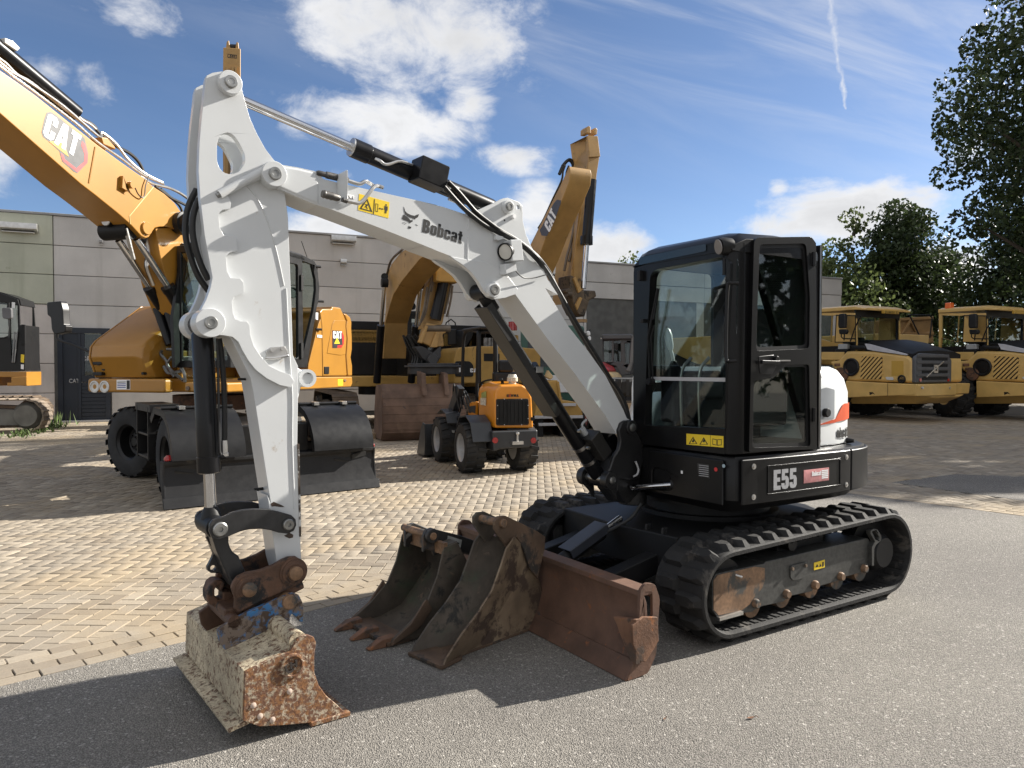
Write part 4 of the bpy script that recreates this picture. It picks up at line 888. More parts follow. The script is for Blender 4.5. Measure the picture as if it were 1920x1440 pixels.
for hp in (h1, h2):
    ME.part('seal', plate(new(), grow(hp, .01), lc-.012, lc+.006, 'l', [grow(hp, -.07)]), BLACKM, parent=door)
    ME.part('pane', plate(new(), grow(hp, .0), lc-.004, lc+.001), DGLASS, parent=door, smooth=False)
hd = Hf.pxs(b7([(168, 812), (262, 802), (278, 830), (276, 880), (250, 925), (176, 920)]), lc+.02)
ME.part('door_handle', join(plate(new(), rnd2(hd, .012), lc+.015, lc+.024), beam(new(), (*[hd[0][0], lc+.045], hd[0][1]-.035), (hd[2][0], lc+.045, hd[2][1]-.02), .02, .022), cyl(new(), (hd[2][0]+.02, lc+.01, hd[2][1]), (hd[2][0]+.02, lc+.05, hd[2][1]), .02)), BLACK, parent=door, bevel=.004)
lk = Hf.pxs(b7([(282, 838), (356, 838)]), lc+.02); ME.part('door_latch', beam(new(), (lk[0][0], lc+.028, lk[0][1]), (lk[1][0], lc+.028, lk[1][1]), .012, .008), STEEL, parent=door)
for y in (215, 1170): a = Hf.px(b7([(508, y)])[0], lc+.02); ME.part('hinge', join(cyl(new(), (a[0], lc+.024, a[1]-.045), (a[0], lc+.024, a[1]+.045), .013), bx(new(), (a[0]-.01, lc+.0, a[1]-.04), (a[0]+.035, lc+.022, a[1]+.04))), BLACK, parent=door)
# rear post, rear wall and right wall with large panes
ME.part('rear_post', loft(new(), [[(drr-.02-.075*math.sin(R(a)), lc-.075+.075*math.cos(R(a)), z) for a in (0, 15, 30, 45, 60, 75, 90)]+[(drr-.02, lc-.10, z)] for z in (z0, z1-.03)]), BLACK, ang=30)
ME.part('rear_wall', plate(new(), [(lr, z0), (lc-.09, z0), (lc-.09, z1-.08), (lr, z1-.08)], drr-.09, drr-.05, 'd', [rnd2([(lr+.10, 1.62), (lc-.14, 1.62), (lc-.14, 2.38), (lr+.10, 2.38)], .05)]), CABP, bevel=.004)
ME.part('rear_pane', plate(new(), [(lr+.09, 1.61), (lc-.13, 1.61), (lc-.13, 2.39), (lr+.09, 2.39)], drr-.075, drr-.07, 'd'), CGLASS, smooth=False)
ME.part('right_wall', plate(new(), [(drr-.05, z0), (dfr-.045, z0), (dfr-.045, z1-.08), (drr-.05, z1-.08)], lr, lr+.03, 'l', [rnd2([(drr+.06, 1.55), (dfr-.13, 1.55), (dfr-.13, 2.36), (drr+.06, 2.36)], .05), rnd2([(-.35, 1.2), (dfr-.13, 1.2), (dfr-.13, 1.48), (-.35, 1.48)], .03)]), CABP, bevel=.004)
ME.part('right_pane', join(bx(new(), (drr+.05, lr+.012, 1.54), (dfr-.12, lr+.017, 2.37)), bx(new(), (-.36, lr+.012, 1.19), (dfr-.12, lr+.017, 1.49))), CGLASS, smooth=False)
ME.part('cab_floor', bx(new(), (drr, lr+.03, z0), (dfr-.05, lc-.07, z0+.05)), BLACKM)
# inside: seat, consoles, levers
SEAT = M('seat_cloth', (.025, .025, .026), .85, var=.2)
st = ME.part('seat', join(box(new(), (-.45, .48, 1.50), (.42, .44, .12)), box(new(), (-.45, .48, 1.30), (.3, .34, .3))), SEAT, bevel=.04, seg=3)
ME.part('backrest', loft(new(), [rnd2([(-.62+o, .48-w), (-.62+o, .48+w), (-.72+o, .48+w), (-.72+o, .48-w)], .03) and [(x, y, z) for x, y in rnd2([(-.60+o, .48-w), (-.60+o, .48+w), (-.71+o, .48+w), (-.71+o, .48-w)], .04)] for z, w, o in ((1.5, .2, 0), (1.6, .23, .0), (1.85, .23, -.03), (2.0, .19, -.05), (2.06, .12, -.055))]), SEAT, parent=st, ang=50)
cs = ME.part('console', join(box(new(), (-.38, .76, 1.45), (.5, .13, .36)), box(new(), (-.38, .2, 1.45), (.5, .13, .36)), box(new(), (-.12, .48, 1.2), (.2, .5, .1)), box(new(), (-.12, .2, 1.62), (.12, .2, .1))), BLACKM, bevel=.02)
for l in (.76, .2):
    ME.part('joystick', join(tube(new(), [(-.2, l, 1.6), (-.19, l, 1.72), (-.16, l, 1.80)], .012, 8), lathe(new(), (-.17, l, 1.78), (-.13, l, 1.93), [(0, .018), (.03, .026), (.1, .03), (.14, .022), (.155, .008)], 10)), GPRINT, parent=cs); ME.part('gaiter', lathe(new(), (-.2, l, 1.6), (-.195, l, 1.7), [(0, .05), (.02, .042), (.03, .046), (.05, .036), (.06, .04), (.1, .02)], 12), BLACKM, parent=cs)
for l in (.40, .56): ME.part('travel_lever', tube(new(), [(-.08, l, 1.2), (-.07, l, 1.6), (-.16, l, 1.72)], .011), STEEL, parent=cs)
gm = Hf.pxs(b7([(440, 378), (400, 378), (385, 400), (383, 620), (395, 700), (445, 720)]), .85); ME.part('door_grab_rail', tube(new(), [(a, .86, b) for a, b in gm], .012, 8, 3), BLACKM)
ME.part('interior_lamp', bx(new(), (-.42, .5, 2.36), (-.30, .6, 2.38)), LAMP); ME.part('headlining', bx(new(), (drr+.02, lr+.04, 2.40), (dfr-.1, lc-.08, 2.42)), M('headlining_grey', (.16, .16, .16), .8))
# outside fittings: rail, wiper, lamps, decal
gr_ = Hf.pxds(b6([(618, 245), (640, 243)]), .06); r0_, r1_ = Hf.pxd(b6([(655, 255)])[0], .08), Hf.pxd(b6([(640, 780)])[0], .08); rl = Hf.pxd(b6([(612, 300)])[0], .08); rb = Hf.pxd(b6([(602, 740)])[0], .08)
ME.part('grab_rail', tube(new(), [(.045, *r0_), (.08, r0_[0]-.02, r0_[1]), (.085, *rl), (.085, *rb), (.08, r1_[0]-.02, r1_[1]), (.045, *r1_)], .011, 8, 3), BLACK)
wp = Hf.pxds(b6([(85, 920), (75, 620), (140, 290)]), .05); ME.part('wiper', join(tube(new(), [(.05, *wp[0]), (.055, *wp[1]), (.055, *wp[2])], .008, 6, 0), tube(new(), [(.05, wp[0][0]+.03, wp[0][1]), (.055, wp[1][0]+.03, wp[1][1]), (.055, wp[2][0]-.03, wp[2][1]-.25)], .006, 6, 0), beam(new(), (.05, wp[1][0]+.045, wp[1][1]+.12), (.05, wp[2][0]+.0, wp[2][1]), .012, .02), cyl(new(), (.02, wp[0][0], wp[0][1]), (.07, wp[0][0], wp[0][1]), .022)), BLACKM)
for y, x in ((205, 28), (510, 50)): a = Hf.pxd(b6([(x, y)])[0], .05); ME.part('window_catch', box(new(), (.06, a[0], a[1]), (.04, .03, .07 if y < 300 else .025)), BLACKM, bevel=.005)
a = Hf.pxd(b7([(85, 100)])[0], .05); wl = ME.part('cab_lamp', lathe(new(), (.0, lc-.03, 2.40), (.10, lc-.06, 2.385), [(0, .02), (.015, .045), (.07, .055), (.1, .05)], 18), BLACKM); ME.part('lens', cyl(new(), (.098, lc-.059, 2.3855), (.103, lc-.061, 2.3845), .045), M('lamp_face', (.22, .2, .19), .3, coat=.6), parent=wl)
ME.part('lamp_bracket', join(bx(new(), (.02, lc-.075, 2.22), (.045, lc-.055, 2.36))), BLACKM)
dcl = Hf.pxds(cG([(315, 1025), (487, 1037), (487, 1090), (315, 1076)]), .047); dc = ME.part('warning_decal', plate(new(), dcl, .045, .0465, 'd'), DECALY)
ink = new()
def tri_mark(c, s, fr_pts):
    o_ = [(c[0]-s, c[1]+s*.85), (c[0], c[1]-s*.85), (c[0]+s, c[1]+s*.85)]; i_ = [(c[0]+(x-c[0])*.74, c[1]+s*.12+(y-c[1])*.74) for x, y in o_]; return fr_pts(o_), fr_pts(i_)
for cx in (346, 396):
    o_, i_ = tri_mark((cx, 1056 if cx < 370 else 1059), 20, lambda q: Hf.pxds(cG(q), .0467)); plate(ink, o_, .0465, .0475, 'd', [i_]); plate(ink, Hf.pxds(cG([(cx-6, 1064), (cx+1, 1050), (cx+7, 1060), (cx+2, 1066)]), .0467), .0465, .0475, 'd')
for q in ([(437, 1048), (457, 1052), (457, 1080), (437, 1076)], [(459, 1052), (479, 1051), (479, 1079), (459, 1081)]): plate(ink, Hf.pxds(cG(q), .0467), .0465, .0475, 'd', [Hf.pxds(cG([(q[0][0]+2, q[0][1]+3), (q[1][0]-2, q[1][1]+3), (q[2][0]-2, q[2][1]-3), (q[3][0]+2, q[3][1]-3)]), .0467)])
plate(ink, Hf.pxds(cG([(427, 1033), (428, 1033), (428, 1085), (427, 1085)]), .0467), .0465, .0475, 'd'); ME.part('decal_print', ink, INK, parent=dc)
# ------------------------------------------------------------------ mini excavator: boom, arm, cylinders, coupler
SOOTW = M('arm_white_paint', (.56, .575, .58), .32, var=.03, coat=.25, dirt=(.36, .30, .24), damt=.10, ds=6, dirt2=((.10, .07, .05), .03, 14))
ww = .104
boom_o = Bf.pxs(b1([(40, 330), (20, 250), (60, 190), (130, 168), (350, 203), (560, 250), (640, 335), (900, 398), (1400, 510), (1740, 585), (1920, 628)])+b2([(370, 205), (590, 255), (800, 325), (850, 358), (1000, 425), (1250, 545), (1400, 655), (1540, 835), (1640, 985), (1740, 1135)])+
              b3([(640, 0), (840, 330), (1000, 530), (1150, 740), (1300, 1030), (1330, 1100), (1400, 1140), (1400, 1200), (1330, 1235), (1240, 1232), (1150, 1080), (880, 710), (660, 430)])+b2([(1270, 1070), (1140, 930), (1020, 880), (830, 810), (400, 645)])+b1([(1920, 1140), (1300, 895), (740, 680), (610, 640), (500, 600), (130, 440)]), ww)
bo = bpart('boom', plate(new(), boom_o, -ww, ww), SOOTW, bevel=.008, ang=30)
ear = Bf.pxs(b2([(660, 750), (700, 785), (780, 835), (870, 910), (940, 1000), (990, 1090), (1040, 1150), (1110, 1182), (1210, 1168), (1310, 1130), (1340, 1080), (1200, 900), (1000, 800), (830, 780)]), ww)
bpair('cylinder_ear', ear, (ww-.03, ww+.004), SOOTW, parent=bo, bevel=.004)
bpart('end_block', plate(new(), Bf.pxs(b1([(30, 300), (60, 185), (140, 165), (350, 198), (540, 243), (600, 330), (600, 645), (500, 606), (130, 446)]), ww), -ww-.004, ww+.005), SOOTW, parent=bo, bevel=.02, seg=3, ang=25)
hump = Bf.pxs(b2([(820, 345), (930, 290), (1100, 215), (1190, 170), (1240, 164), (1350, 208), (1385, 250), (1390, 400), (1420, 530), (1470, 650), (1560, 800), (1640, 985), (1400, 700), (1200, 540), (1000, 440)]), ww-.02)
hh = [circ(Bf.px(b2([p])[0], ww-.02), r, 12) for p, r in (((1340, 257), .013),)]
bpair('cylinder_bracket', hump, (ww-.045, ww-.018, hh), SOOTW, parent=bo, bevel=.004)
bpart('weld_seam', join(*[tube(new(), [B3(b2([a])[0], ww+.001), B3(b2([b])[0], ww+.001)], .004, 6, 0) for a, b in (((845, 372), (838, 490)), ((836, 560), (833, 800)))]), SOOTW, parent=bo)
def pin(px, l0, l1, r0, r1, parent, mat=None, name='pin', n=24, c=None):
    a = Bf.px(px, l1) if c is None else c
    for sg in (1, -1): bpart('boss', cyl(new(), (a[0], sg*l0, a[1]), (a[0], sg*l1, a[1]), r0, seg=32), mat or SOOTW, parent=parent, bevel=.004)
    bpart(name, join(lathe(new(), (a[0], -l1-.014, a[1]), (a[0], l1+.014, a[1]), [(0, r1*.9), (.004, r1), (2*l1+.024, r1), (2*l1+.028, r1*.88), (2*l1+.028, r1*.5), (2*l1+.026, r1*.45), (2*l1+.026, 0)], n)), BOLTP, parent=parent)
    return a
BOLTP = M('pin_steel', (.30, .30, .29), .35, .9, var=.25, vs=14)
def both2(a, l0, l1, r): return join(cyl(new(), (a[0], l0, a[1]), (a[0], l1, a[1]), r, seg=32), cyl(new(), (a[0], -l1, a[1]), (a[0], -l0, a[1]), r, seg=32))
pin_hump = pin(b2([(1252, 252)])[0], ww-.05, ww+.012, .040, .026, bo)
pin_ear = pin(b2([(1105, 1085)])[0], ww-.03, ww+.03, .046, .032, bo)
a = Bf.px(b2([(1303, 350)])[0], ww); bpart('bolt', cyl(new(), (a[0], ww-.03, a[1]), (a[0], ww+.004, a[1]), .014, seg=6), WPRINT, parent=bo)
a = Bf.px(b2([(1222, 385)])[0], ww); bpart('bolt_hole', cyl(new(), (a[0], ww-.03, a[1]), (a[0], ww-.0165, a[1]), .006, seg=10), DARK, parent=bo)
# lettering and stickers on the boom
text_on(ME, Bf, 'Bobcat', b2([(388, 440)])[0], b2([(782, 563)])[0], 24.5, ww+.0004, INK, .035, bo)
logo = new()
for poly in ([(1543, 645), (1556, 690), (1580, 718), (1620, 738), (1662, 748), (1690, 735), (1714, 730), (1700, 765), (1672, 780), (1668, 790), (1640, 775), (1612, 768), (1580, 752), (1556, 728), (1546, 690)],
             [(1540, 735), (1562, 748), (1590, 768), (1612, 792), (1622, 800), (1640, 790), (1643, 812), (1625, 822), (1608, 834), (1600, 818), (1580, 808), (1560, 800), (1535, 792), (1522, 775)],
             [(1600, 860), (1608, 868), (1626, 872), (1624, 888), (1606, 894), (1590, 884)], [(1528, 825), (1560, 822), (1556, 826), (1530, 830)], [(1548, 842), (1576, 826), (1574, 831), (1550, 847)], [(1676, 842), (1700, 856), (1698, 860), (1676, 848)]): plate(logo, Bf.pxs(b1(poly), ww+.0004), ww+.0002, ww+.0014)
bpart('emblem', logo, INK, parent=bo)
dq = b1([(1040, 500), (1382, 596), (1370, 776), (1028, 684)]); dc2 = bpart('warning_decal', plate(new(), Bf.pxs(dq, ww), ww+.0002, ww+.0013), DECALY, parent=bo)
ink = new(); zz = ww+.0014
def ip(poly, holes=()): plate(ink, Bf.pxs(b1(poly), zz), zz, zz+.0008, 'l', [Bf.pxs(b1(h), zz) for h in holes])
ip([(1128, 545), (1190, 706), (1046, 668)], [[(1128, 575), (1168, 690), (1068, 662)]]); ip([(1210, 560), (1218, 562), (1206, 730), (1198, 728)])
ip([(1102, 612), (1146, 622), (1140, 632), (1125, 640), (1138, 672), (1128, 670), (1116, 648), (1100, 655), (1104, 645), (1114, 636), (1116, 624)]); ip([(1226, 608), (1256, 616), (1250, 704), (1222, 696)], [[(1229, 612), (1252, 619), (1247, 698), (1226, 692)]])
ip([(1262, 662), (1276, 655), (1276, 662), (1300, 668), (1300, 661), (1314, 675), (1298, 682), (1298, 676), (1274, 670), (1274, 676)]); ip([(1338, 616), (1352, 620), (1352, 634), (1338, 632)]); ip([(1326, 636), (1362, 644), (1360, 690), (1352, 688), (1346, 722), (1340, 720), (1340, 690), (1334, 720), (1328, 716), (1330, 680), (1322, 678)])
bpart('decal_print', ink, INK, parent=dc2)
bpart('label_plate', plate(new(), Bf.pxs(b1([(828, 485), (985, 520), (980, 560), (826, 530)]), ww), ww+.0002, ww+.001), WPRINT, parent=bo); text_on(ME, Bf, 'AUX.1', b1([(832, 512)])[0], b1([(972, 546)])[0], 6.0, ww+.0011, INK, .02, bo)
# auxiliary couplers and pipes
aux = new(); a, b = Vector(B3(b1([(560, 262)])[0], ww+.0)), Vector(B3(b1([(850, 330)])[0], ww+.0)); lathe(aux, a, b, [(0, .010), (.01, .014), (.05, .014), (.052, .018), ((b-a).length*.8, .018), ((b-a).length, .014)], 14)
a, b = Vector(B3(b1([(622, 498)])[0], ww+.10)), Vector(B3(b1([(820, 552)])[0], ww+.10)); lathe(aux, a, b, [(0, .0), (0, .017), (.012, .021), (.02, .018), (.03, .021), (.04, .018), (.05, .021), (.06, .018), ((b-a).length*.9, .018), ((b-a).length, .013)], 14)
ax = bpart('hydraulic_coupler', aux, M('coupler_steel', (.10, .095, .09), .45, .6, var=.3, vs=20, fine=.2, fs=200))
bk = Bf.pxs(b1([(800, 275), (832, 285), (828, 600), (800, 590)]), ww+.02); c_ = [sum(p[i] for p in bk)/4 for i in (0, 1)]; bpart('coupler_bracket', bx(new(), (c_[0]-.004, ww, min(p[1] for p in bk)), (c_[0]+.004, ww+.12, max(p[1] for p in bk))), SOOTW, bevel=.004)
for pts, l in (([(850, 335), (950, 365), (1045, 390), (1110, 362), (1160, 385), (1200, 412)], ww+.005), ([(870, 572), (960, 592), (1040, 605), (1100, 560), (1200, 430), (1250, 412), (1310, 432)], ww+.06)):
    bpart('steel_pipe', tube(new(), [B3(p, l if i < len(pts)-2 else l-.02) for i, p in enumerate(b1(pts))], .0105, 8, 4), ZINC)
for p, q, l in (((860, 330), (915, 350), ww), ((850, 560), (905, 580), ww+.07)): bpart('pipe_nut', cyl(new(), B3(b1([p])[0], l), B3(b1([q])[0], l), .016, seg=6), M('coupler_steel', ()), parent=ax)
# work light on the boom
wb = b2([(1235, 590), (1345, 585), (1370, 800), (1255, 805)]); bxp = Bf.pxs(wb, ww+.06); lb = bpart('work_light', plate(new(), bxp, ww+.01, ww+.09), SOOTW, bevel=.006)
a = Bf.px(b2([(1212, 705)])[0], ww+.03); cx_ = Vector((a[0], ww+.045, a[1])); dv = Vector((.9, .35, -.25)).normalized(); bpart('lamp_ring', lathe(new(), cx_-dv*.05, cx_+dv*.022, [(0, .03), (.03, .05), (.072, .053), (.072, .046), (.06, .044)], 22), BLACKM, parent=lb); bpart('lens', cyl(new(), cx_, cx_+dv*.016, .044), M('work_lens', (.55, .53, .48), .3, var=.1, coat=.5), parent=lb)
bpart('light_bracket', plate(new(), Bf.pxs(b2([(1180, 830), (1290, 815), (1300, 900), (1190, 935)]), ww+.03), ww, ww+.06), SOOTW, parent=lb, bevel=.005)
bpart('light_cable', tube(new(), [B3(p, l) for p, l in zip(b2([(1285, 845), (1330, 910), (1400, 965), (1500, 965), (1630, 930)]), (ww+.05, ww+.05, ww+.03, ww+.02, ww+.02))], .004, 6), HOSE, parent=lb)
bpart('hose_clamp', plate(new(), Bf.pxs(b2([(1090, 540), (1160, 555), (1180, 580), (1120, 600), (1090, 590)]), ww), ww, ww+.03), SOOTW, parent=bo, bevel=.004)
# arm cylinder above the boom
P0, P1 = Bf.px(cA([(325, 270)])[0], 0), None
a_top = Bf.px(cA([(325, 270)])[0], .15); c0 = Vector((a_top[0], 0, a_top[1])); c1 = Vector((pin_hump[0], 0, pin_hump[1])); ax_ = (c1-c0).normalized(); ln = (c1-c0).length
st = (Bf.px((664, 275), .03)[0]-c0.x)/ax_.x
bpart('cylinder_rod', join(cyl(new(), c0, c0+ax_*(st+.02), .024), cyl(new(), c0-Vector((0, .05, 0)), c0+Vector((0, .05, 0)), .045)), CHROME)
acy = bpart('arm_cylinder', join(lathe(new(), c0+ax_*st, c1, [(0, .03), (0, .046), (.004, .052), (.10, .052), (.105, .048), (ln-st-.06, .048), (ln-st, .035)], 28), cyl(new(), c1-Vector((0, .05, 0)), c1+Vector((0, .05, 0)), .045)), BLACK)
bpart('gland', cyl(new(), c0+ax_*(st-.006), c0+ax_*(st+.006), .05), ZINC, parent=acy)
bq = Bf.px((803, 322), .05); t_ = (Vector((bq[0], 0, bq[1]))-c0).dot(ax_); bm = new(); up_ = Vector((-ax_.z, 0, ax_.x)); up_ = up_ if up_.z > 0 else -up_
bpart('valve_cover', beam(bm, c0+ax_*(t_-.09)+Vector((0, .065, 0))+up_*.005, c0+ax_*(t_+.09)+Vector((0, .065, 0))+up_*.005, .13, .135, up=up_), BLACK, parent=acy, bevel=.006)
bpart('steel_pipe', tube(new(), [B3(p, l) for p, l in zip(b1([(1225, 105), (1270, 125), (1320, 165), (1380, 165), (1500, 135), (1640, 175)]), (.05, .065, .065, .06, .055, .05))], .008, 8), ZINC, parent=acy)
for p, l in (((700, 60), .08), ((625, 40), .09), ((690, 190), .09)): a = Vector(B3(b2([p])[0], l)); bpart('hose_fitting', cyl(new(), a-ax_*.03, a+ax_*.03, .012, seg=8), ZINC, parent=acy)
hb = [(600, 60), (700, 175), (790, 270), (900, 365), (1000, 440), (1150, 520), (1300, 595), (1430, 690), (1540, 800), (1630, 920), (1690, 1020)]; hb2 = [(640, 10), (740, 110), (830, 215), (915, 310), (1020, 395), (1150, 490), (1290, 570), (1420, 660), (1560, 790), (1660, 930), (1705, 1030)]
hb3 = [(900, 300), (1070, 580), (1180, 760), (1250, 860), (1310, 980), (1345, 1120)]
for k, (off, l) in enumerate(((0, .075), (7, .1), (14, .085))):
    pts = b2([(x+off*.5, y-off) for x, y in hb])+b3([(x+off*.7, y) for x, y in hb3]); bpart('hose', tube(new(), [B3(p, l+.03 if i < 5 else (ww+.016 if i < 9 else ww-.06+k*.02)) for i, p in enumerate(pts)], .0115, 8, 4), HOSE)
for k, (off, l) in enumerate(((0, .07), (8, .1))):
    pts = b2([(x+off*.4, y-off) for x, y in hb2])+b3([(x-20+off, y) for x, y in hb3]); bpart('hose', tube(new(), [B3(p, l+.03 if i < 5 else (ww+.03 if i < 9 else ww-.1+k*.02)) for i, p in enumerate(pts)], .0115, 8, 4), HOSE)
# ---- arm
ab, ap = .080, .114
box_o = Bf.pxs(cA([(235, 890), (500, 770), (560, 800), (612, 835), (634, 1000)])+cB([(652, 150), (660, 420), (688, 480)])+cB([(688, 640), (684, 900), (692, 1150), (700, 1400)])+cC([(706, 430), (712, 500), (680, 560), (600, 540), (572, 440), (545, 250), (522, 80)])+cB([(540, 1220), (490, 900), (450, 640), (432, 545), (395, 470), (330, 340), (260, 250), (225, 60)])+cA([(250, 1350), (205, 1100)]), ab)
arm = bpart('arm', plate(new(), box_o, -ab, ab), SOOTW, bevel=.007, ang=30)
dbl = Bf.pxs(cA([(188, 262), (195, 235), (225, 220), (272, 213), (325, 211), (362, 232), (382, 275), (386, 312), (400, 370), (430, 470), (467, 552), (512, 632), (558, 692), (600, 722), (622, 772), (600, 818), (556, 828), (500, 790), (380, 836), (300, 872), (318, 900), (326, 922), (322, 955), (280, 960), (263, 975), (260, 1000), (266, 1060), (288, 1098), (338, 1100), (355, 1118), (361, 1182), (318, 1192), (300, 1212), (305, 1290), (325, 1328), (375, 1330), (394, 1352), (397, 1405)])+
             cB([(388, 85), (345, 104), (332, 130), (336, 190), (350, 225), (377, 237), (412, 236), (428, 260), (430, 308), (450, 370), (490, 430), (532, 476), (590, 506), (645, 526), (668, 560), (648, 594), (590, 582), (520, 546), (460, 500), (420, 450), (385, 390), (365, 347), (335, 322), (285, 313), (215, 308), (155, 290), (135, 245), (160, 182), (192, 120), (214, 60), (226, 0)])+cA([(214, 1260), (184, 1100), (160, 900), (150, 750), (155, 600), (168, 450), (180, 350)]), ap)
hole = rnd2(Bf.pxs(cA([(250, 600), (262, 562), (300, 538), (340, 555), (372, 602), (402, 665), (402, 705), (370, 756), (320, 772), (272, 752), (250, 705)]), ap), .02, 3)
bpair('arm_side_plate', dbl, (ab-.005, ap, [hole]), SOOTW, parent=arm, bevel=.004, ang=32)
wl_ = [(400, 820), (470, 905), (530, 1040), (575, 1200), (612, 1370)]; bpart('weld_seam', tube(new(), [B3(p, ab+.0005) for p in cA(wl_)], .0035, 6, 5), SOOTW, parent=arm)
bpart('weld_seam', tube(new(), [B3(p, ab+.0005) for p in cB([(622, 60), (640, 420), (655, 640), (655, 900), (668, 1250)])], .005, 6, 3), SOOTW, parent=arm)
bpart('inner_web', plate(new(), Bf.pxs(cA([(175, 500), (200, 330), (225, 300), (235, 340), (225, 520), (215, 800), (235, 900), (180, 900), (165, 700)]), .0), -ab, ab), SOOTW, parent=arm, bevel=.004)
pin(cA([(325, 270)])[0], ab-.02, .15, .055, .029, arm); pin_arm = pin(cA([(563, 765)])[0], ab-.03, .15, .062, .031, arm)
pin_bc = pin(cB([(217, 245)])[0], ab-.02, .155, .068, .030, arm)
lug = Bf.pxs(cB([(668, 440), (690, 490), (720, 510), (768, 525), (772, 560), (745, 582), (705, 590), (690, 650), (676, 690)]), .03); a = Bf.px(cB([(735, 545)])[0], .03)
bpart('lifting_lug', plate(new(), lug, -.03, .03), SOOTW, parent=arm, bevel=.006); bpart('lug_eye', lathe(new(), (a[0], -.045, a[1]), (a[0], .045, a[1]), [(0, .03), (0, .046), (.09, .046), (.09, .03), (.0, .03)], 24), SOOTW, parent=arm)
a, b = Vector(B3(cA([(498, 752)])[0], ap)), Vector(B3(cA([(262, 878)])[0], ap)); bpart('cross_tube', cyl(new(), a, b, .021), SOOTW, parent=arm); bpart('bolt', cyl(new(), b, b+(b-a).normalized()*.014, .012, seg=8), BOLTP, parent=arm)
sb = Bf.pxs(cB([(512, 400), (540, 378), (612, 372), (628, 400), (628, 425), (600, 438), (520, 440)]), ab); bpart('step_bracket', join(plate(new(), sb, ab, ab+.012), tube(new(), [B3(p, ab+.03) for p in cB([(512, 436), (560, 436), (636, 420)])], .008, 6, 0)), ZINC, parent=arm, bevel=.002)
for p in ((542, 393), (597, 385)): a = Bf.px(cB([p])[0], ab); bpart('bolt', cyl(new(), (a[0], ab, a[1]), (a[0], ab+.022, a[1]), .011, seg=6), ZINC, parent=arm)
for p in ((385, 550), (400, 550), (473, 1142), (488, 1145)): a = Bf.px(cB([p])[0], 0.); bpart('bolt_hole', cyl(new(), (a[0]-.03, 0, a[1]), (a[0]+.02, 0, a[1]), .006, seg=8), DARK, parent=arm)
bpart('wear_strip', plate(new(), Bf.pxs(cB([(683, 900), (694, 900), (704, 1400), (694, 1400)]), ab), -ab-.004, ab+.004), M('chipped_dark_paint', (.05, .035, .025), .7, var=.5, vs=20, dirt=(.6, .6, .58), damt=.35, ds=16), parent=arm)
grease = [[(540, 1222), (556, 1212), (580, 1222), (600, 1230), (615, 1240), (590, 1240), (560, 1236), (545, 1238)], [(612, 1395), (630, 1385), (640, 1378), (662, 1390), (660, 1405), (640, 1410), (622, 1402)]]
gb_ = new()
for q in grease: plate(gb_, Bf.pxs(cB(q), ab), ab, ab+.0012)
bpart('grease_mark', gb_, M('grease_brown', (.05, .03, .02), .5, var=.4, vs=30), parent=arm)
for pts, l in (([(140, 850), (100, 930), (82, 1010), (82, 1110), (110, 1220), (150, 1320), (205, 1400)], -.02), ([(152, 900), (122, 990), (118, 1080), (135, 1170), (165, 1260), (205, 1340)], .03)):
    bpart('hose', tube(new(), [B3(p, l) for p in cA(pts)], .015, 10, 5), HOSE)
# ---- bucket cylinder
t0, t1 = Vector((pin_bc[0], 0, pin_bc[1])), None
lk = Bf.px(b5([(290, 400)])[0], .14); t1 = Vector((lk[0], 0, lk[1])); ax_ = (t1-t0).normalized(); L_ = (t1-t0).length
be = (Bf.px(cB([(213, 1055)])[0], 0)[1]-t0.z)/ax_.z
bcy = bpart('bucket_cylinder', join(lathe(new(), t0+ax_*.02, t0+ax_*be, [(0, .03), (.03, .05), (be-.10, .05), (be-.098, .054), (be-.024, .054), (be-.02, .045)], 28), cyl(new(), t0-Vector((0, .055, 0)), t0+Vector((0, .055, 0)), .05)), BLACK)
bpart('cylinder_rod', join(cyl(new(), t0+ax_*(be-.05), t1, .027), cyl(new(), t1-Vector((0, .06, 0)), t1+Vector((0, .06, 0)), .05)), CHROME, parent=bcy)
bpart('rod_end', lathe(new(), t1-ax_*.085, t1-ax_*.03, [(0, .03), (.02, .04), (.055, .05)], 20), BLACKM, parent=bcy); bpart('rod_eye', cyl(new(), t1-Vector((0, .10, 0)), t1+Vector((0, .10, 0)), .052, seg=28), BLACKM, parent=bcy, bevel=.004)
bpart('hose', tube(new(), [B3(p, .0) for p in cB([(262, 330), (276, 420), (288, 600), (292, 800), (290, 960)])], .013, 8), HOSE, parent=bcy); bpart('steel_pipe', tube(new(), [B3(p, .05) for p in cB([(252, 330), (258, 600), (262, 900), (270, 960)])], .006, 6), HOSE, parent=bcy)
a, b = Vector(B3(cB([(290, 880)])[0], 0)), Vector(B3(cB([(292, 965)])[0], 0)); bpart('hose_fitting', lathe(new(), a, b, [(0, .014), (.03, .016), (.06, .016), (.062, .019), ((b-a).length, .019)], 8), ZINC, parent=bcy); bpart('cylinder_port', cyl(new(), b, b+Vector((.05, 0, -.005)), .017), BLACKM, parent=bcy)
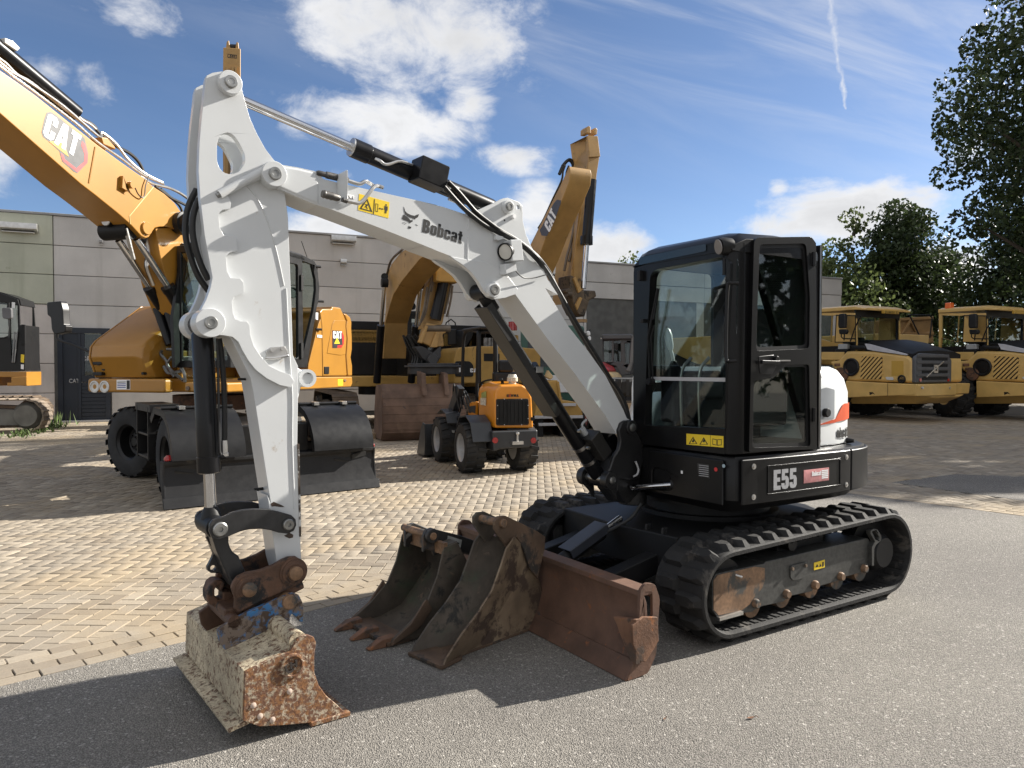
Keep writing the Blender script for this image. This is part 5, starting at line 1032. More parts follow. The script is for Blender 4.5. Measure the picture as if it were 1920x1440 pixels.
# ---- boom cylinder with guard
c1_ = Bf.px(b4([(635, 1015)])[0], .12); u0 = Vector((pin_ear[0], 0, pin_ear[1])); u1_ = Vector((c1_[0], 0, c1_[1])); ax_ = (u1_-u0).normalized(); L_ = (u1_-u0).length
bs = (Bf.px(b3([(548, 668)])[0], 0.)[1]-u0.z)/ax_.z
cyb = bpart('boom_cylinder', join(lathe(new(), u0+ax_*bs, u1_, [(0, .035), (0, .056), (.05, .056), (.052, .052), (L_-bs-.05, .052), (L_-bs, .04)], 28), cyl(new(), u1_-Vector((0, .07, 0)), u1_+Vector((0, .07, 0)), .055)), BLACK)
bpart('cylinder_rod', cyl(new(), u0, u0+ax_*(bs+.02), .028), CHROME, parent=cyb); bpart('rod_eye', join(cyl(new(), u0-Vector((0, .06, 0)), u0+Vector((0, .06, 0)), .048), cyl(new(), u0+ax_*.03, u0+ax_*.14, .042)), BLACKM, parent=cyb)
sd = Vector((-ax_.z, 0, ax_.x)); sd = sd if sd.x > 0 else -sd
gu = new(); g0, g1 = u0+ax_*.07, u0+ax_*(bs+.36); beam(gu, g0+sd*.066, g1+sd*.066, .135, .008, up=sd)
for l in (-.066, .066): q = Vector((0, l, 0)); beam(gu, g0+sd*.045+q, g1+sd*.045+q, .006, .05, up=sd)
bpart('cylinder_guard', gu, M('guard_black', (.012, .0115, .011), .42, var=.3, dirt=(.10, .085, .065), damt=.12, ds=6), parent=cyb, bevel=.003)
for t_ in (L_-.30, L_-.17): bpart('band', cyl(new(), u0+ax_*(t_-.012), u0+ax_*(t_+.012), .055), STEEL, parent=cyb)
vb = u0+ax_*(L_-.26); bpart('valve_block', beam(new(), vb-ax_*.09-sd*.07+Vector((0, .055, 0)), vb+ax_*.10-sd*.07+Vector((0, .055, 0)), .15, .10, up=-sd), M('guard_black', ()), parent=cyb, bevel=.006)
vt = vb-ax_*.11-sd*.07+Vector((0, .03, 0)); bpart('valve_fitting', join(cyl(new(), vt+ax_*.03, vt-ax_*.03, .022), tube(new(), [vt, vt-ax_*.05-sd*.02, vt-ax_*.05-sd*.07], .008)), M('cloudy_plastic', (.35, .36, .36), .4), parent=cyb)
bpart('hose', tube(new(), [B3(p, .03) for p in b4([(320, 590), (380, 680), (375, 760), (400, 830), (440, 870)])], .01, 8), M('brown_hose', (.14, .09, .06), .6), parent=cyb)
for p in ((195, 350), (315, 575)): a = B3(b4([p])[0], .135); bpart('bolt', cyl(new(), (a[0], .12, a[2]), (a[0], .142, a[2]), .011, seg=8), BOLTP, parent=cyb)
a, b = Vector(B3(b3([(560, 690)])[0], .06)), Vector(B3(b3([(610, 690)])[0], .06)); bpart('pipe_clamp', box(new(), (a+b)/2, (.06, .03, .04)), BOLTP, parent=cyb, bevel=.004)
# ---- swing casting
sw_o = Bf.pxs(b4([(705, 340), (728, 285), (745, 235), (800, 205), (890, 205), (945, 270), (948, 350), (1040, 520), (1045, 700), (1000, 980), (900, 1010), (720, 1000), (690, 1100), (700, 1310), (640, 1210), (560, 1120), (535, 1050), (540, 960), (590, 850), (640, 700), (712, 590), (732, 480)]), .12)
CAST = M('cast_black', (.012, .012, .0125), .42, var=.25, bump=.12, bs=60)
swg = bpair('swing_bracket', sw_o, (.095, .13), CAST, bevel=.012, seg=3)
bpart('casting_body', join(plate(new(), Bf.pxs(b4([(640, 720), (760, 640), (1000, 640), (1040, 980), (700, 1310), (560, 1130), (560, 900)]), 0), -.10, .10), lathe(new(), (-.0, 0, Bf.px(b4([(900, 1325)])[0], 0)[1]), (0, 0, Bf.px(b4([(900, 985)])[0], 0)[1]), [(0, .085), (.0, .10), (.10, .10), (.105, .085), (.20, .085), (.205, .10), (.3, .1), (.33, .085)], 32)), CAST, parent=swg, bevel=.01, ang=30)
zc = Bf.px(b4([(920, 985)])[0], 0)[1]; bpart('kingpost_cap', lathe(new(), (0, 0, zc-.01), (0, 0, zc+.015), [(0, .085), (.01, .08), (.025, .07)], 28), STEEL, parent=swg)
for px, rr in ((b4([(908, 300)])[0], .05), (b4([(635, 1015)])[0], .062)):
    a = Bf.px(px, .15); [bpart('boss', cyl(new(), (a[0], sg*.09, a[1]), (a[0], sg*.148, a[1]), rr, seg=32), CAST, parent=swg, bevel=.006) for sg in (1, -1)]; bpart('pin', lathe(new(), (a[0], -.16, a[1]), (a[0], .16, a[1]), [(0, .02), (.003, .027), (.317, .027), (.32, .02)], 24), BOLTP, parent=swg)
bpart('house_bracket', join(bx(new(), (-.28, -.12, .83), (-.02, .12, .90)), bx(new(), (-.28, -.12, 1.02), (-.03, .12, 1.10)), bx(new(), (-.34, -.2, .80), (-.24, .2, 1.1))), CAST, parent=swg, bevel=.012)
bpart('hose', tube(new(), [B3(p, .16) for p in b4([(950, 760), (985, 860), (970, 930), (920, 960)])], .007), GPRINT, parent=swg)
# ---- links
lk_o = Bf.pxs(b5([(178, 420), (185, 350), (215, 305), (262, 288), (340, 265), (420, 225), (520, 200), (640, 188), (800, 192), (930, 225), (1035, 255), (1080, 300), (1086, 360), (1060, 420), (990, 450), (900, 437), (820, 412), (720, 398), (600, 402), (500, 427), (420, 460), (350, 492), (270, 515), (212, 500)]), .135)
LINKP = M('worn_black_link', (.02, .02, .021), .38, var=.3, fine=.2, fs=30, streak=((8, 8, 2), (.07, .065, .06), .5), dirt=(.09, .06, .04), damt=.1, ds=10)
lnk = bpair('side_link', lk_o, (.112, .135), LINKP, bevel=.005)
for p, r_, rp in (((290, 400), .052, .034), ((1000, 350), .044, .028)): 
    a = Bf.px(b5([p])[0], .14); bpart('pin', lathe(new(), (a[0], -.155, a[1]), (a[0], .155, a[1]), [(0, rp*.9), (.004, rp), (.306, rp), (.31, rp*.85), (.31, rp*.35), (.30, rp*.3), (.30, 0)], 24), BOLTP, parent=lnk)
tl = Bf.pxs(b5([(205, 470), (250, 440), (330, 430), (392, 480), (386, 540), (402, 592), (430, 640), (490, 682), (562, 842), (600, 960), (560, 1060), (470, 1050), (405, 965), (330, 800), (262, 640)]), .075)
tlk = bpart('tipping_link', plate(new(), tl, -.075, .075), LINKP, bevel=.014, seg=3)
lo = Bf.pxs(b5([(140, 480), (200, 500), (260, 640), (320, 800), (335, 870), (285, 852), (190, 850), (156, 825), (152, 790), (172, 755), (200, 700), (216, 650), (190, 580)]), -.03); hl = circ(Bf.px(b5([(213, 797)])[0], -.03), .013, 12); bpart('lug', plate(new(), lo, -.045, -.02, 'l', [hl]), LINKP, parent=tlk, bevel=.004)
# ---- quick coupler
CPL = M('rusty_coupler', (.10, .05, .028), .65, var=.4, vs=7, bump=.25, bs=45, dirt=(.018, .017, .017), damt=.42, ds=7, dirt2=((.24, .11, .05), .2, 13))
co_ = Bf.pxs(b5([(408, 1010), (430, 950), (480, 890), (560, 852), (720, 822), (850, 770), (930, 722), (1000, 690), (1080, 684), (1140, 720), (1172, 790), (1172, 870), (1130, 950), (1060, 1000), (960, 1048), (860, 1092), (700, 1160), (600, 1215), (480, 1275), (440, 1230), (450, 1130)]), .14)
qc = bpair('quick_coupler', co_, (.112, .14), CPL, bevel=.008, seg=3)
bpart('coupler_body', plate(new(), Bf.pxs(b5([(480, 1010), (700, 960), (930, 880), (1060, 870), (1090, 960), (860, 1080), (640, 1190), (480, 1240), (440, 1160)]), 0), -.112, .112), CPL, parent=qc, bevel=.01)
for p in ((590, 1022), (1068, 852)):
    a = Bf.px(b5([p])[0], .16); bpart('pin', lathe(new(), (a[0], -.185, a[1]), (a[0], .185, a[1]), [(0, .03), (.003, .034), (.367, .034), (.37, .03)], 24), WORN, parent=qc); [bpart('collar', lathe(new(), (a[0], sg*.138, a[1]), (a[0], sg*.165, a[1]), [(0, .07), (.008, .07), (.01, .06), (.018, .06), (.02, .05), (.027, .046), (.027, .0)], 28), CPL, parent=qc) for sg in (1, -1)]
hk = Bf.pxs(b5([(362, 962), (320, 945), (265, 948), (215, 990), (182, 1080), (182, 1150), (205, 1200), (270, 1235), (350, 1260), (430, 1250), (468, 1180), (460, 1110), (430, 1068), (350, 1076), (345, 1150), (300, 1158), (262, 1110), (262, 1050), (285, 1010), (320, 1000), (310, 1050), (325, 1080), (355, 1030), (368, 985)]), .0); bpart('hook', plate(new(), hk, -.13, -.04), CPL, parent=qc, bevel=.012, seg=3); bpart('hook_bar', bx(new(), (Bf.px(b5([(400, 1180)])[0], 0)[0]-.03, -.14, Bf.px(b5([(400, 1230)])[0], 0)[1]-.02), (Bf.px(b5([(400, 1180)])[0], 0)[0]+.06, .11, Bf.px(b5([(400, 1150)])[0], 0)[1])), CPL, parent=qc, bevel=.01)
# ------------------------------------------------------------------ grading bucket on the coupler
GRB = M('grading_bucket_paint', (.46, .39, .27), .7, var=.25, vs=6, bump=.3, bs=45, fine=.2, fs=90, streak=((30, 6, 5), (.20, .15, .10), .5), dirt=(.13, .07, .04), damt=.36, ds=34, dirt2=((.12, .08, .055), .32, 55))
GRBR = M('rusty_bucket_end', (.36, .30, .22), .75, var=.25, vs=6, bump=.35, bs=70, fine=.25, fs=110, dirt=(.21, .095, .035), damt=.52, ds=26, dirt2=((.12, .055, .03), .46, 48))
la, lb_ = .47, -.53
GB = Thing('grading_bucket', 'wide rust-flecked cream grading bucket resting on the asphalt under the white arm', 'bucket', (Bf.mat @ Vector((2.65, -.03, 0)))[:2], 37)
def gpart(name, bm, mat, **k): return GB.part(name, bm, mat, fr=Bf, **k)
ep = Bf.pxs(cC([(402, 1036), (560, 955), (645, 925), (668, 885), (685, 855), (705, 842), (740, 836), (772, 848), (786, 880), (776, 950), (776, 1040), (800, 1110), (840, 1165), (898, 1213), (936, 1250), (922, 1275), (830, 1305), (600, 1326), (480, 1332), (392, 1300)]), la)
tip = Bf.px(cC([(930, 1262)])[0], la); heel = Bf.px(cC([(395, 1290)])[0], la); top_h = Bf.px(cC([(405, 1038)])[0], la); roof_e = Bf.px(cC([(640, 925)])[0], la)
for z in (1,):
    zmin = min(p[1] for p in ep)
lift = Bf.px(cC([(600, 1326)])[0], la)[1]
ep = [(d, max(z, .006)) for d, z in ep]; tip = (tip[0], max(tip[1], .01)); heel = (heel[0], max(heel[1], .06))
shell = [(tip[0], tip[1]), (tip[0]+.09, tip[1]+.004), (heel[0]-.1, max(heel[1]-.03, .02)), (heel[0], heel[1]), (top_h[0], top_h[1]), (roof_e[0], roof_e[1])]
gb = gpart('shell', strip(new(), shell, lb_+.015, la-.015, .014), GRB, bevel=.003)
for l0, l1 in ((la-.016, la), (lb_, lb_+.016)): gpart('end_plate', plate(new(), ep, l0, l1), GRBR if l0 > 0 else GRB, parent=gb, bevel=.003)
tb0 = Bf.px(cC([(700, 860)])[0], la); gpart('torque_tube', cyl(new(), (tb0[0]+.005, lb_+.02, tb0[1]-.012), (tb0[0]+.005, la-.014, tb0[1]-.012), .042, seg=28), GRB, parent=gb)
gpart('tube_gusset', strip(new(), [(roof_e[0]+.005, roof_e[1]), (roof_e[0]-.02, roof_e[1]+.02), (tb0[0]+.01, tb0[1]-.05)], lb_+.02, la-.016, .012), GRB, parent=gb)
fl = strip(new(), [(heel[0]-.03, heel[1]-.028), (heel[0]+.06, heel[1]-.045)], lb_-.02, la-.02, .02); gpart('rear_cutting_edge', fl, GRB, parent=gb, bevel=.003)
gpart('front_cutting_edge', strip(new(), [(tip[0]-.035, max(.012, tip[1]-.008)), (tip[0]+.16, max(.014, tip[1]-.004))], lb_-.006, la+.008, .022), GRBR, parent=gb, bevel=.004)
a = Bf.px(cC([(655, 1002)])[0], la); em = gpart('emblem', lathe(new(), (a[0], la-.002, a[1]), (a[0], la+.012, a[1]), [(0, .056), (.01, .056), (.012, .052), (.012, .044), (.004, .042), (.004, 0)], 32), GRBR, parent=gb)
hh = new()
for p in ((648, 998), (676, 985)): q = Bf.px(cC([p])[0], la)
def lett(polys):
    for poly in polys: plate(hh, Bf.pxs(cC(poly), la), la+.002, la+.0125)
lett([[(640, 985), (650, 980), (652, 1015), (642, 1018)], [(668, 970), (679, 966), (680, 1004), (670, 1008)], [(648, 992), (672, 984), (672, 993), (648, 1001)], [(612, 1005), (622, 1000), (624, 1020), (634, 1028), (648, 1022), (656, 1012), (664, 1016), (652, 1034), (634, 1040), (618, 1032)]])
gpart('emblem_letters', hh, M('dark_steel', (.03, .022, .018), .7), parent=em)
for p in ((642, 1142), (447, 1218), (483, 1276), (550, 1295)): a = Bf.px(cC([p])[0], la); gpart('bolt', lathe(new(), (a[0], la-.002, a[1]), (a[0], la+.006, a[1]), [(0, .014), (.004, .013), (.008, .004)], 12), M('pale_bolt', (.42, .33, .27), .6), parent=gb)
BLUEM = M('blue_worn_paint', (.035, .16, .36), .45, var=.2, vs=6, bump=.2, bs=45, dirt=(.17, .13, .10), damt=.56, ds=11, dirt2=((.07, .045, .03), .42, 26))
eo = Bf.pxs(b5([(235, 1425), (330, 1350), (560, 1228), (860, 1100), (960, 1058), (1020, 1038), (1075, 1062), (1112, 1130), (1126, 1220), (1120, 1335), (1092, 1342), (1050, 1290), (1005, 1255), (985, 1290), (985, 1340), (870, 1360), (760, 1420), (640, 1480), (500, 1560), (330, 1640), (262, 1560)]), .125)
for l in (.145, -.17): gpart('coupler_ear', plate(new(), eo, l, l+.025), BLUEM if l > 0 else CPL, parent=gb, bevel=.005)
a = Bf.px(b5([(1008, 1152)])[0], .17); gpart('coupler_pin', cyl(new(), (a[0], -.19, a[1]), (a[0], .19, a[1]), .036, ch=.004), WORN, parent=gb)
a2 = Bf.px(b5([(330, 1200)])[0], .0); gpart('rear_pin', cyl(new(), (a2[0], -.18, a2[1]-.03), (a2[0], .17, a2[1]-.03), .03), CPL, parent=gb)
# ------------------------------------------------------------------ two digging buckets standing before the blade
BKT = M('bucket_mud_rust', (.10, .062, .038), .72, var=.35, vs=5, bump=.3, bs=40, streak=((4, 4, 7), (.18, .13, .085), .5), dirt=(.035, .03, .026), damt=.35, ds=5, dirt2=((.16, .12, .075), .2, 9))
BKTG = M('bucket_mossy', (.075, .06, .045), .75, var=.3, vs=5, bump=.3, bs=40, streak=((4, 4, 7), (.05, .08, .045), .7), dirt=(.02, .02, .018), damt=.36, ds=5, dirt2=((.12, .085, .06), .2, 9))
BKTL = M('bucket_lit_flank', (.17, .12, .075), .7, var=.3, vs=5, bump=.3, bs=40, streak=((5, 5, 5), (.27, .22, .14), .55), dirt=(.06, .038, .026), damt=.42, ds=6)  # paler copy of the bucket brown; sunlight on the near flank is coloured in

def swept_side(bm, mouth, ridge, rear, l_m, l_r, th=.014):
    """one flank: a flared strip from the mouth edge to a ridge, then a flat rear part"""
    n = len(mouth); sg = 1 if l_m > l_r else -1
    A = [bm.verts.new((d, l_m, z)) for d, z in mouth]; A2 = [bm.verts.new((d, l_m-sg*th, z)) for d, z in mouth]; B = [bm.verts.new((d, l_r, z)) for d, z in ridge]; B2 = [bm.verts.new((d, l_r-sg*th, z)) for d, z in ridge]
    nf = []
    for i in range(n-1): nf += [bm.faces.new((A[i], A[i+1], B[i+1], B[i])), bm.faces.new((A2[i], A2[i+1], B2[i+1], B2[i])), bm.faces.new((A[i], A[i+1], A2[i+1], A2[i]))]
    bmesh.ops.recalc_face_normals(bm, faces=nf)
    plate(bm, ridge+rear, l_r-sg*th, l_r); return bm
# narrow bucket without teeth, nearest the camera
TB = Fr(gnd(832, 1256), 46)
NB = Thing('digging_bucket', 'narrow brown digging bucket without teeth, standing on its floor against the dozer blade', 'bucket', TB.O[:2], 46, 'loose buckets by the dozer blade')
wB = .29
mB = TB.pxs(cD([(592, 1098), (612, 1040), (700, 900), (800, 768), (880, 640), (930, 500), (962, 400), (1010, 332)]), 0)
rB = TB.pxs(cD([(700, 1085), (740, 1040), (830, 930), (900, 800), (965, 690), (1030, 580), (1060, 480), (1062, 390)]), -.075)
reB = TB.pxs(cD([(1105, 480), (1140, 580), (1162, 650), (1166, 720), (1142, 840), (1090, 920), (1000, 985), (860, 1022)]), -.075)
reB = [(d, max(.008, z)) for d, z in reB]; mB = [(d, max(.012, z)) for d, z in mB]; rB = [(d, max(.01, z)) for d, z in rB]
shB = [mB[0], (mB[0][0]-.12, .008)]+reB[::-1]+[rB[-1]]
nb = NB.part('shell', strip(new(), shB, -wB+.05, -.07, .014), BKT, bevel=.002)
NB.part('side_plate', swept_side(new(), mB, rB, reB, 0, -.075), BKTL, parent=nb); NB.part('side_plate', swept_side(new(), mB, rB, reB, -wB, -wB+.06), BKTG, parent=nb)
NB.part('cutting_lip', plate(new(), [(mB[0][0]+.015, -wB-.004), (mB[0][0]+.015, .004), (mB[0][0]-.16, -.02), (mB[0][0]-.16, -wB+.02)], .004, .026, 'z'), BKT, parent=nb, bevel=.004)
eB = TB.pxs(cD([(893, 285), (892, 240), (915, 212), (955, 208), (1045, 250), (1140, 298), (1186, 330), (1182, 400), (1142, 570), (1100, 520), (1060, 400), (1020, 332), (965, 392)]), -.045)
for l in (-.045, -wB+.065): NB.part('ear', plate(new(), eB, l-.022, l), BKTG if l < -.1 else BKT, parent=nb, bevel=.004)
a = TB.px(cD([(945, 252)])[0], -.03); NB.part('pin', cyl(new(), (a[0], -wB+.02, a[1]), (a[0], -.025, a[1]), .026, ch=.004), WORN, parent=nb)
NB.part('top_plate', strip(new(), TB.pxs(cD([(1010, 345), (1060, 400), (1180, 350)]), -.06), -wB+.06, -.06, .012), BKTG, parent=nb)
# wider toothed bucket behind it
TA = Fr(gnd(737, 1213), 40)
WB = Thing('digging_bucket', 'wider dark mossy digging bucket with three teeth, left of the narrow one', 'bucket', TA.O[:2], 40, 'loose buckets by the dozer blade')
wA = .50
mA = TA.pxs(cD([(285, 965), (300, 925), (400, 830), (505, 700), (560, 560), (590, 430), (598, 395)]), 0); mA = [(d, max(.012, z)) for d, z in mA]
top = mA[-1]
reA = [(top[0]-.10, top[1]+.02), (top[0]-.19, top[1]-.14), (top[0]-.2, top[1]-.25), (-.36, .06), (-.2, .012)]
shA = [mA[0], (mA[0][0]-.1, .01)]+reA[::-1]+[top]
wb_ = WB.part('shell', strip(new(), shA, -wA+.01, -.01, .014), BKTG, bevel=.002)
for l in (0, -wA+.014):
    WB.part('side_plate', plate(new(), mA+reA, l-.014, l), BKTG, parent=wb_, bevel=.002)
sc_ = [(d+.012, z) for d, z in mA[:4]]
cut = [mA[0], mA[1], mA[2], (mA[3][0]+.02, mA[3][1]+.02), (mA[3][0]-.02, mA[3][1]-.05), (mA[2][0]-.07, mA[2][1]-.03), (mA[1][0]-.12, mA[1][1]+.01)]
for l in (.016, -wA-.016): WB.part('side_cutter', plate(new(), cut, min(l, l*1.), l-.016 if l > 0 else l+.016), BKT, parent=wb_, bevel=.003)
WB.part('cutting_lip', plate(new(), [(mA[0][0]+.02, -wA), (mA[0][0]+.02, 0), (mA[0][0]-.14, 0), (mA[0][0]-.14, -wA)], .006, .03, 'z'), BKT, parent=wb_, bevel=.004)
for l in (-.045, -wA/2, -wA+.045):
    WB.part('tooth', loft(new(), [[(mA[0][0]-.05, l-.032, .002), (mA[0][0]-.05, l+.032, .002), (mA[0][0]-.05, l+.032, .055), (mA[0][0]-.05, l-.032, .055)], [(mA[0][0]+.04, l-.03, .001), (mA[0][0]+.04, l+.03, .001), (mA[0][0]+.04, l+.03, .052), (mA[0][0]+.04, l-.03, .052)], [(mA[0][0]+.13, l-.018, .001), (mA[0][0]+.13, l+.018, .001), (mA[0][0]+.13, l+.018, .012), (mA[0][0]+.13, l-.018, .012)]]), RUST, parent=wb_, bevel=.005)
eA = TA.pxs(cD([(476, 420), (476, 330), (490, 295), (525, 278), (560, 290), (600, 300), (700, 325), (800, 362), (790, 440), (700, 425), (610, 400), (570, 430), (540, 440), (530, 415), (495, 400)]), -.10)
eF = TA.pxs(cD([(372, 388), (372, 290), (385, 262), (420, 248), (500, 280), (560, 300), (640, 330), (600, 380), (480, 350), (425, 345), (405, 362), (392, 392)]), -.36)
for e, l in ((eA, -.10), (eF, -.36)): WB.part('ear', plate(new(), e, l-.024, l), M('bucket_black_ear', (.02, .019, .018), .5, var=.3, bump=.2, bs=40, dirt=(.09, .06, .04), damt=.26, ds=6), parent=wb_, bevel=.004)
a = TA.px(cD([(518, 322)])[0], -.10); WB.part('pin', cyl(new(), (a[0], -.42, a[1]), (a[0], -.06, a[1]), .024, ch=.004), WORN, parent=wb_); WB.part('collar', cyl(new(), (a[0], -.1, a[1]), (a[0], -.07, a[1]), .046, ch=.004), M('bucket_black_ear', ()), parent=wb_)
WB.part('cross_plate', strip(new(), TA.pxs(cD([(585, 395), (690, 420), (790, 440)]), -.10), -.40, -.10, .012), BKTG, parent=wb_); WB.part('top_bar', bx(new(), (top[0]-.03, -wA+.02, top[1]-.045), (top[0]+.005, -.005, top[1]+.03)), WORN, parent=wb_, bevel=.004)
sq = TA.pxs(cD([(618, 322), (700, 348), (690, 398), (612, 372)]), -.0995); stk = WB.part('type_plate', plate(new(), sq, -.0995, -.098), M('dull_alloy_plate', (.30, .30, .28), .5, var=.2, vs=20), parent=wb_); ar = TA.pxs(cD([(636, 352), (650, 350), (686, 366), (680, 374), (648, 362)]), -.098); WB.part('plate_print', plate(new(), ar, -.098, -.0975), INK, parent=stk)
# ------------------------------------------------------------------ shared machine builders
def P(T, fr, name, pts, k0, k1, mat, ax='l', ref=None, bevel=.008, holes=(), parent=None, **kw):
    """a photo outline taken on the plane ref of a machine's own frame, built as a plate from k0 to k1"""
    r = k1 if ref is None else ref; f_ = (lambda q: fr.pxs(q, r)) if ax == 'l' else (lambda q: fr.pxds(q, r))
    return T.part(name, plate(new(), f_(pts), k0, k1, ax, [f_(h) for h in holes]), mat, fr=fr, parent=parent, bevel=bevel, **kw)
TYRE = M('tyre_rubber', (.02, .0195, .019), .82, var=.3, vs=4, bump=.2, bs=60, dirt=(.06, .054, .046), damt=.26, ds=4)
def wheel(T, fr, c, Rr, w, rim_mat, out=1, turn=0., lugs=22, lug_h=.03, hub=None, rimr=.56, name='wheel'):
    """a tyre with cross lugs and a dished rim; c is the wheel centre (d,l,z), out the side its face looks to"""
    mt = Matrix.Translation(c) @ Matrix.Rotation(R(turn), 4, 'Z')
    tb = lathe(new(), (0, -w/2, 0), (0, w/2, 0), [(.02*w, Rr*rimr), (0, Rr*(rimr+.06)), (.0, Rr*.80), (.06*w, Rr*.93), (.14*w, Rr-lug_h), (.5*w, Rr-lug_h*.7), (.86*w, Rr-lug_h), (.94*w, Rr*.93), (w, Rr*.80), (w, Rr*(rimr+.06)), (.98*w, Rr*rimr)], 40, False)
    for i in range(lugs):
        for s in (-1, 1):
            a = 2*math.pi*(i+(.5 if s > 0 else 0))/lugs; c_, s_ = math.cos(a), math.sin(a)
            pts = [(-.055, s*.02), (.02, s*.02), (.07, s*w*.5), (-.015, s*w*.5)]
            A = []; Bq = []
            for u, l in pts:
                rr = Rr-lug_h*1.3 if abs(l) < w*.4 else Rr*.925; r2 = Rr if abs(l) < w*.4 else Rr-.012
                k = u*Rr/.55
                A.append(tb.verts.new((c_*rr-s_*k, l, s_*rr+c_*k))); Bq.append(tb.verts.new((c_*r2-s_*k*.85, l*(1 if abs(l) < w*.4 else .96), s_*r2+c_*k*.85)))
            tb.faces.new(Bq); [tb.faces.new((A[j], A[(j+1) % 4], Bq[(j+1) % 4], Bq[j])) for j in range(4)]
    bmesh.ops.recalc_face_normals(tb, faces=tb.faces)
    tb.transform(mt); wo = T.part(name, tb, TYRE, fr=fr, ang=40)
    rb = lathe(new(), (0, -out*w*.45, 0), (0, out*w*.47, 0), [(0, Rr*.3), (0, Rr*rimr), (w*.78, Rr*(rimr-.03)), (w*.9, Rr*(rimr+.03)), (w*.915, Rr*(rimr+.02)), (w*.84, Rr*(rimr-.06)), (w*.55, Rr*(rimr-.10)), (w*.50, Rr*.32), (w*.62, Rr*.26), (w*.64, Rr*.15), (w*.70, Rr*.12), (w*.70, 0)], 32)
    for i in range(8):
        a = 2*math.pi*i/8; p = Vector((math.cos(a)*Rr*.22, -out*w*.45+out*w*.62, math.sin(a)*Rr*.22)); cyl(rb, p, p+Vector((0, out*.02, 0)), .012*Rr/.5, seg=6)
    rb.transform(mt); T.part('rim', rb, rim_mat, fr=fr, parent=wo); return wo
def crawler(T, fr, d0, d1, l0, l1, h, mat, n=44, frame=None):
    """steel track of separate shoes round two wheels, all one part; the frame and end wheels inside it"""
    r = h/2; path = []
    tot = 2*(d1-d0-h)+2*math.pi*r; bm = new()
    def at(s):
        s %= tot; a = d1-d0-h
        if s < a: return Vector((d0+r+s, h)), Vector((1, 0))
        s -= a
        if s < math.pi*r: q = math.pi/2-s/r; return Vector((d1-r+r*math.cos(q), r+r*math.sin(q))), Vector((math.sin(q), -math.cos(q)))
        s -= math.pi*r
        if s < a: return Vector((d1-r-s, 0)), Vector((-1, 0))
        s -= a; q = -math.pi/2-s/r; return Vector((d0+r+r*math.cos(q), r+r*math.sin(q))), Vector((math.sin(q), -math.cos(q)))
    st = tot/n
    for i in range(n):
        p, t = at((i+.5)*st); nr = Vector((-t.y, t.x)); vs = []
        for u, o in ((-st*.47, -.03), (st*.47, -.03), (st*.47, .0), (st*.28, .0), (st*.2, .03), (st*.08, .03), (st*.0, .0), (-st*.47, .0)):
            q = p+t*u+nr*(o-.01); vs.append((q.x, q.y))
        plate(bm, vs, l0, l1)
    o = T.part('crawler_track', bm, mat, fr=fr, smooth=False); lm = (l0+l1)/2; w = (l1-l0)
    fb = plate(new(), rnd2([(d0+r*.9, h*.22), (d1-r*.9, h*.22), (d1-r*.9, h*.66), ((d0+d1)/2, h*.78), (d0+r*.9, h*.66)], .03), lm-w*.3, lm+w*.3)
    T.part('track_frame', fb, frame or mat, fr=fr, bevel=.01)
    for d in (d0+r, d1-r): T.part('track_wheel', lathe(new(), (d, lm-w*.44, r), (d, lm+w*.44, r), [(0, r*.3), (0, r*.62), (w*.1, r*.66), (w*.2, r*.8), (w*.68, r*.8), (w*.78, r*.66), (w*.88, r*.62), (w*.88, r*.3)], 28), frame or mat, fr=fr)
    return o
def lamp(T, fr, p, dv, r=.06, parent=None):
    p, dv = Vector(p), Vector(dv).normalized(); o = T.part('work_lamp', lathe(new(), p-dv*r*.9, p+dv*r*.5, [(0, r*.4), (r*.3, r*.85), (r*1.2, r), (r*1.4, r), (r*1.4, r*.85), (r*1.25, r*.8)], 16), BLACKM, fr=fr, parent=parent); return o
def logo_big(T, fr, l, polys, mats):
    o0 = None
    for k, (pl_, mt) in enumerate(zip(polys, mats)):
        bm = new()
        for q in pl_: plate(bm, fr.pxs(q, l), l+.001+k*.0012, l+.002+k*.0012)
        o = T.part(('emblem' if k == 0 else 'emblem_print'), bm, mt, fr=fr, parent=o0, smooth=False); o0 = o0 or o
# ------------------------------------------------------------------ wheeled excavator at the left
y1, y2, y3, y4, y5, y6, y7, y8 = cr(0, 60, 5.0526), cr(180, 330, 5.759), cr(80, 540, 6), cr(190, 720, 5.762), cr(530, 460, 5.142), cr(540, 700, 5.537), cr(640, 450, 3.6), cr(0, 530, 4.8)
bA, bB = gnd(310, 957), gnd(709, 914); La = (bB-bA).normalized(); thc = math.degrees(math.atan2(La.x, -La.y)); hw = (bB-bA).length/2
blade_c = (bA+bB)/2; CF = Fr(blade_c, thc)
WE = Thing('wheeled_excavator', 'clean yellow wheeled excavator with black front blade, its boom reaching over the yard', 'excavator', (-4.6, 11.6), 73)
UF = WE.fr
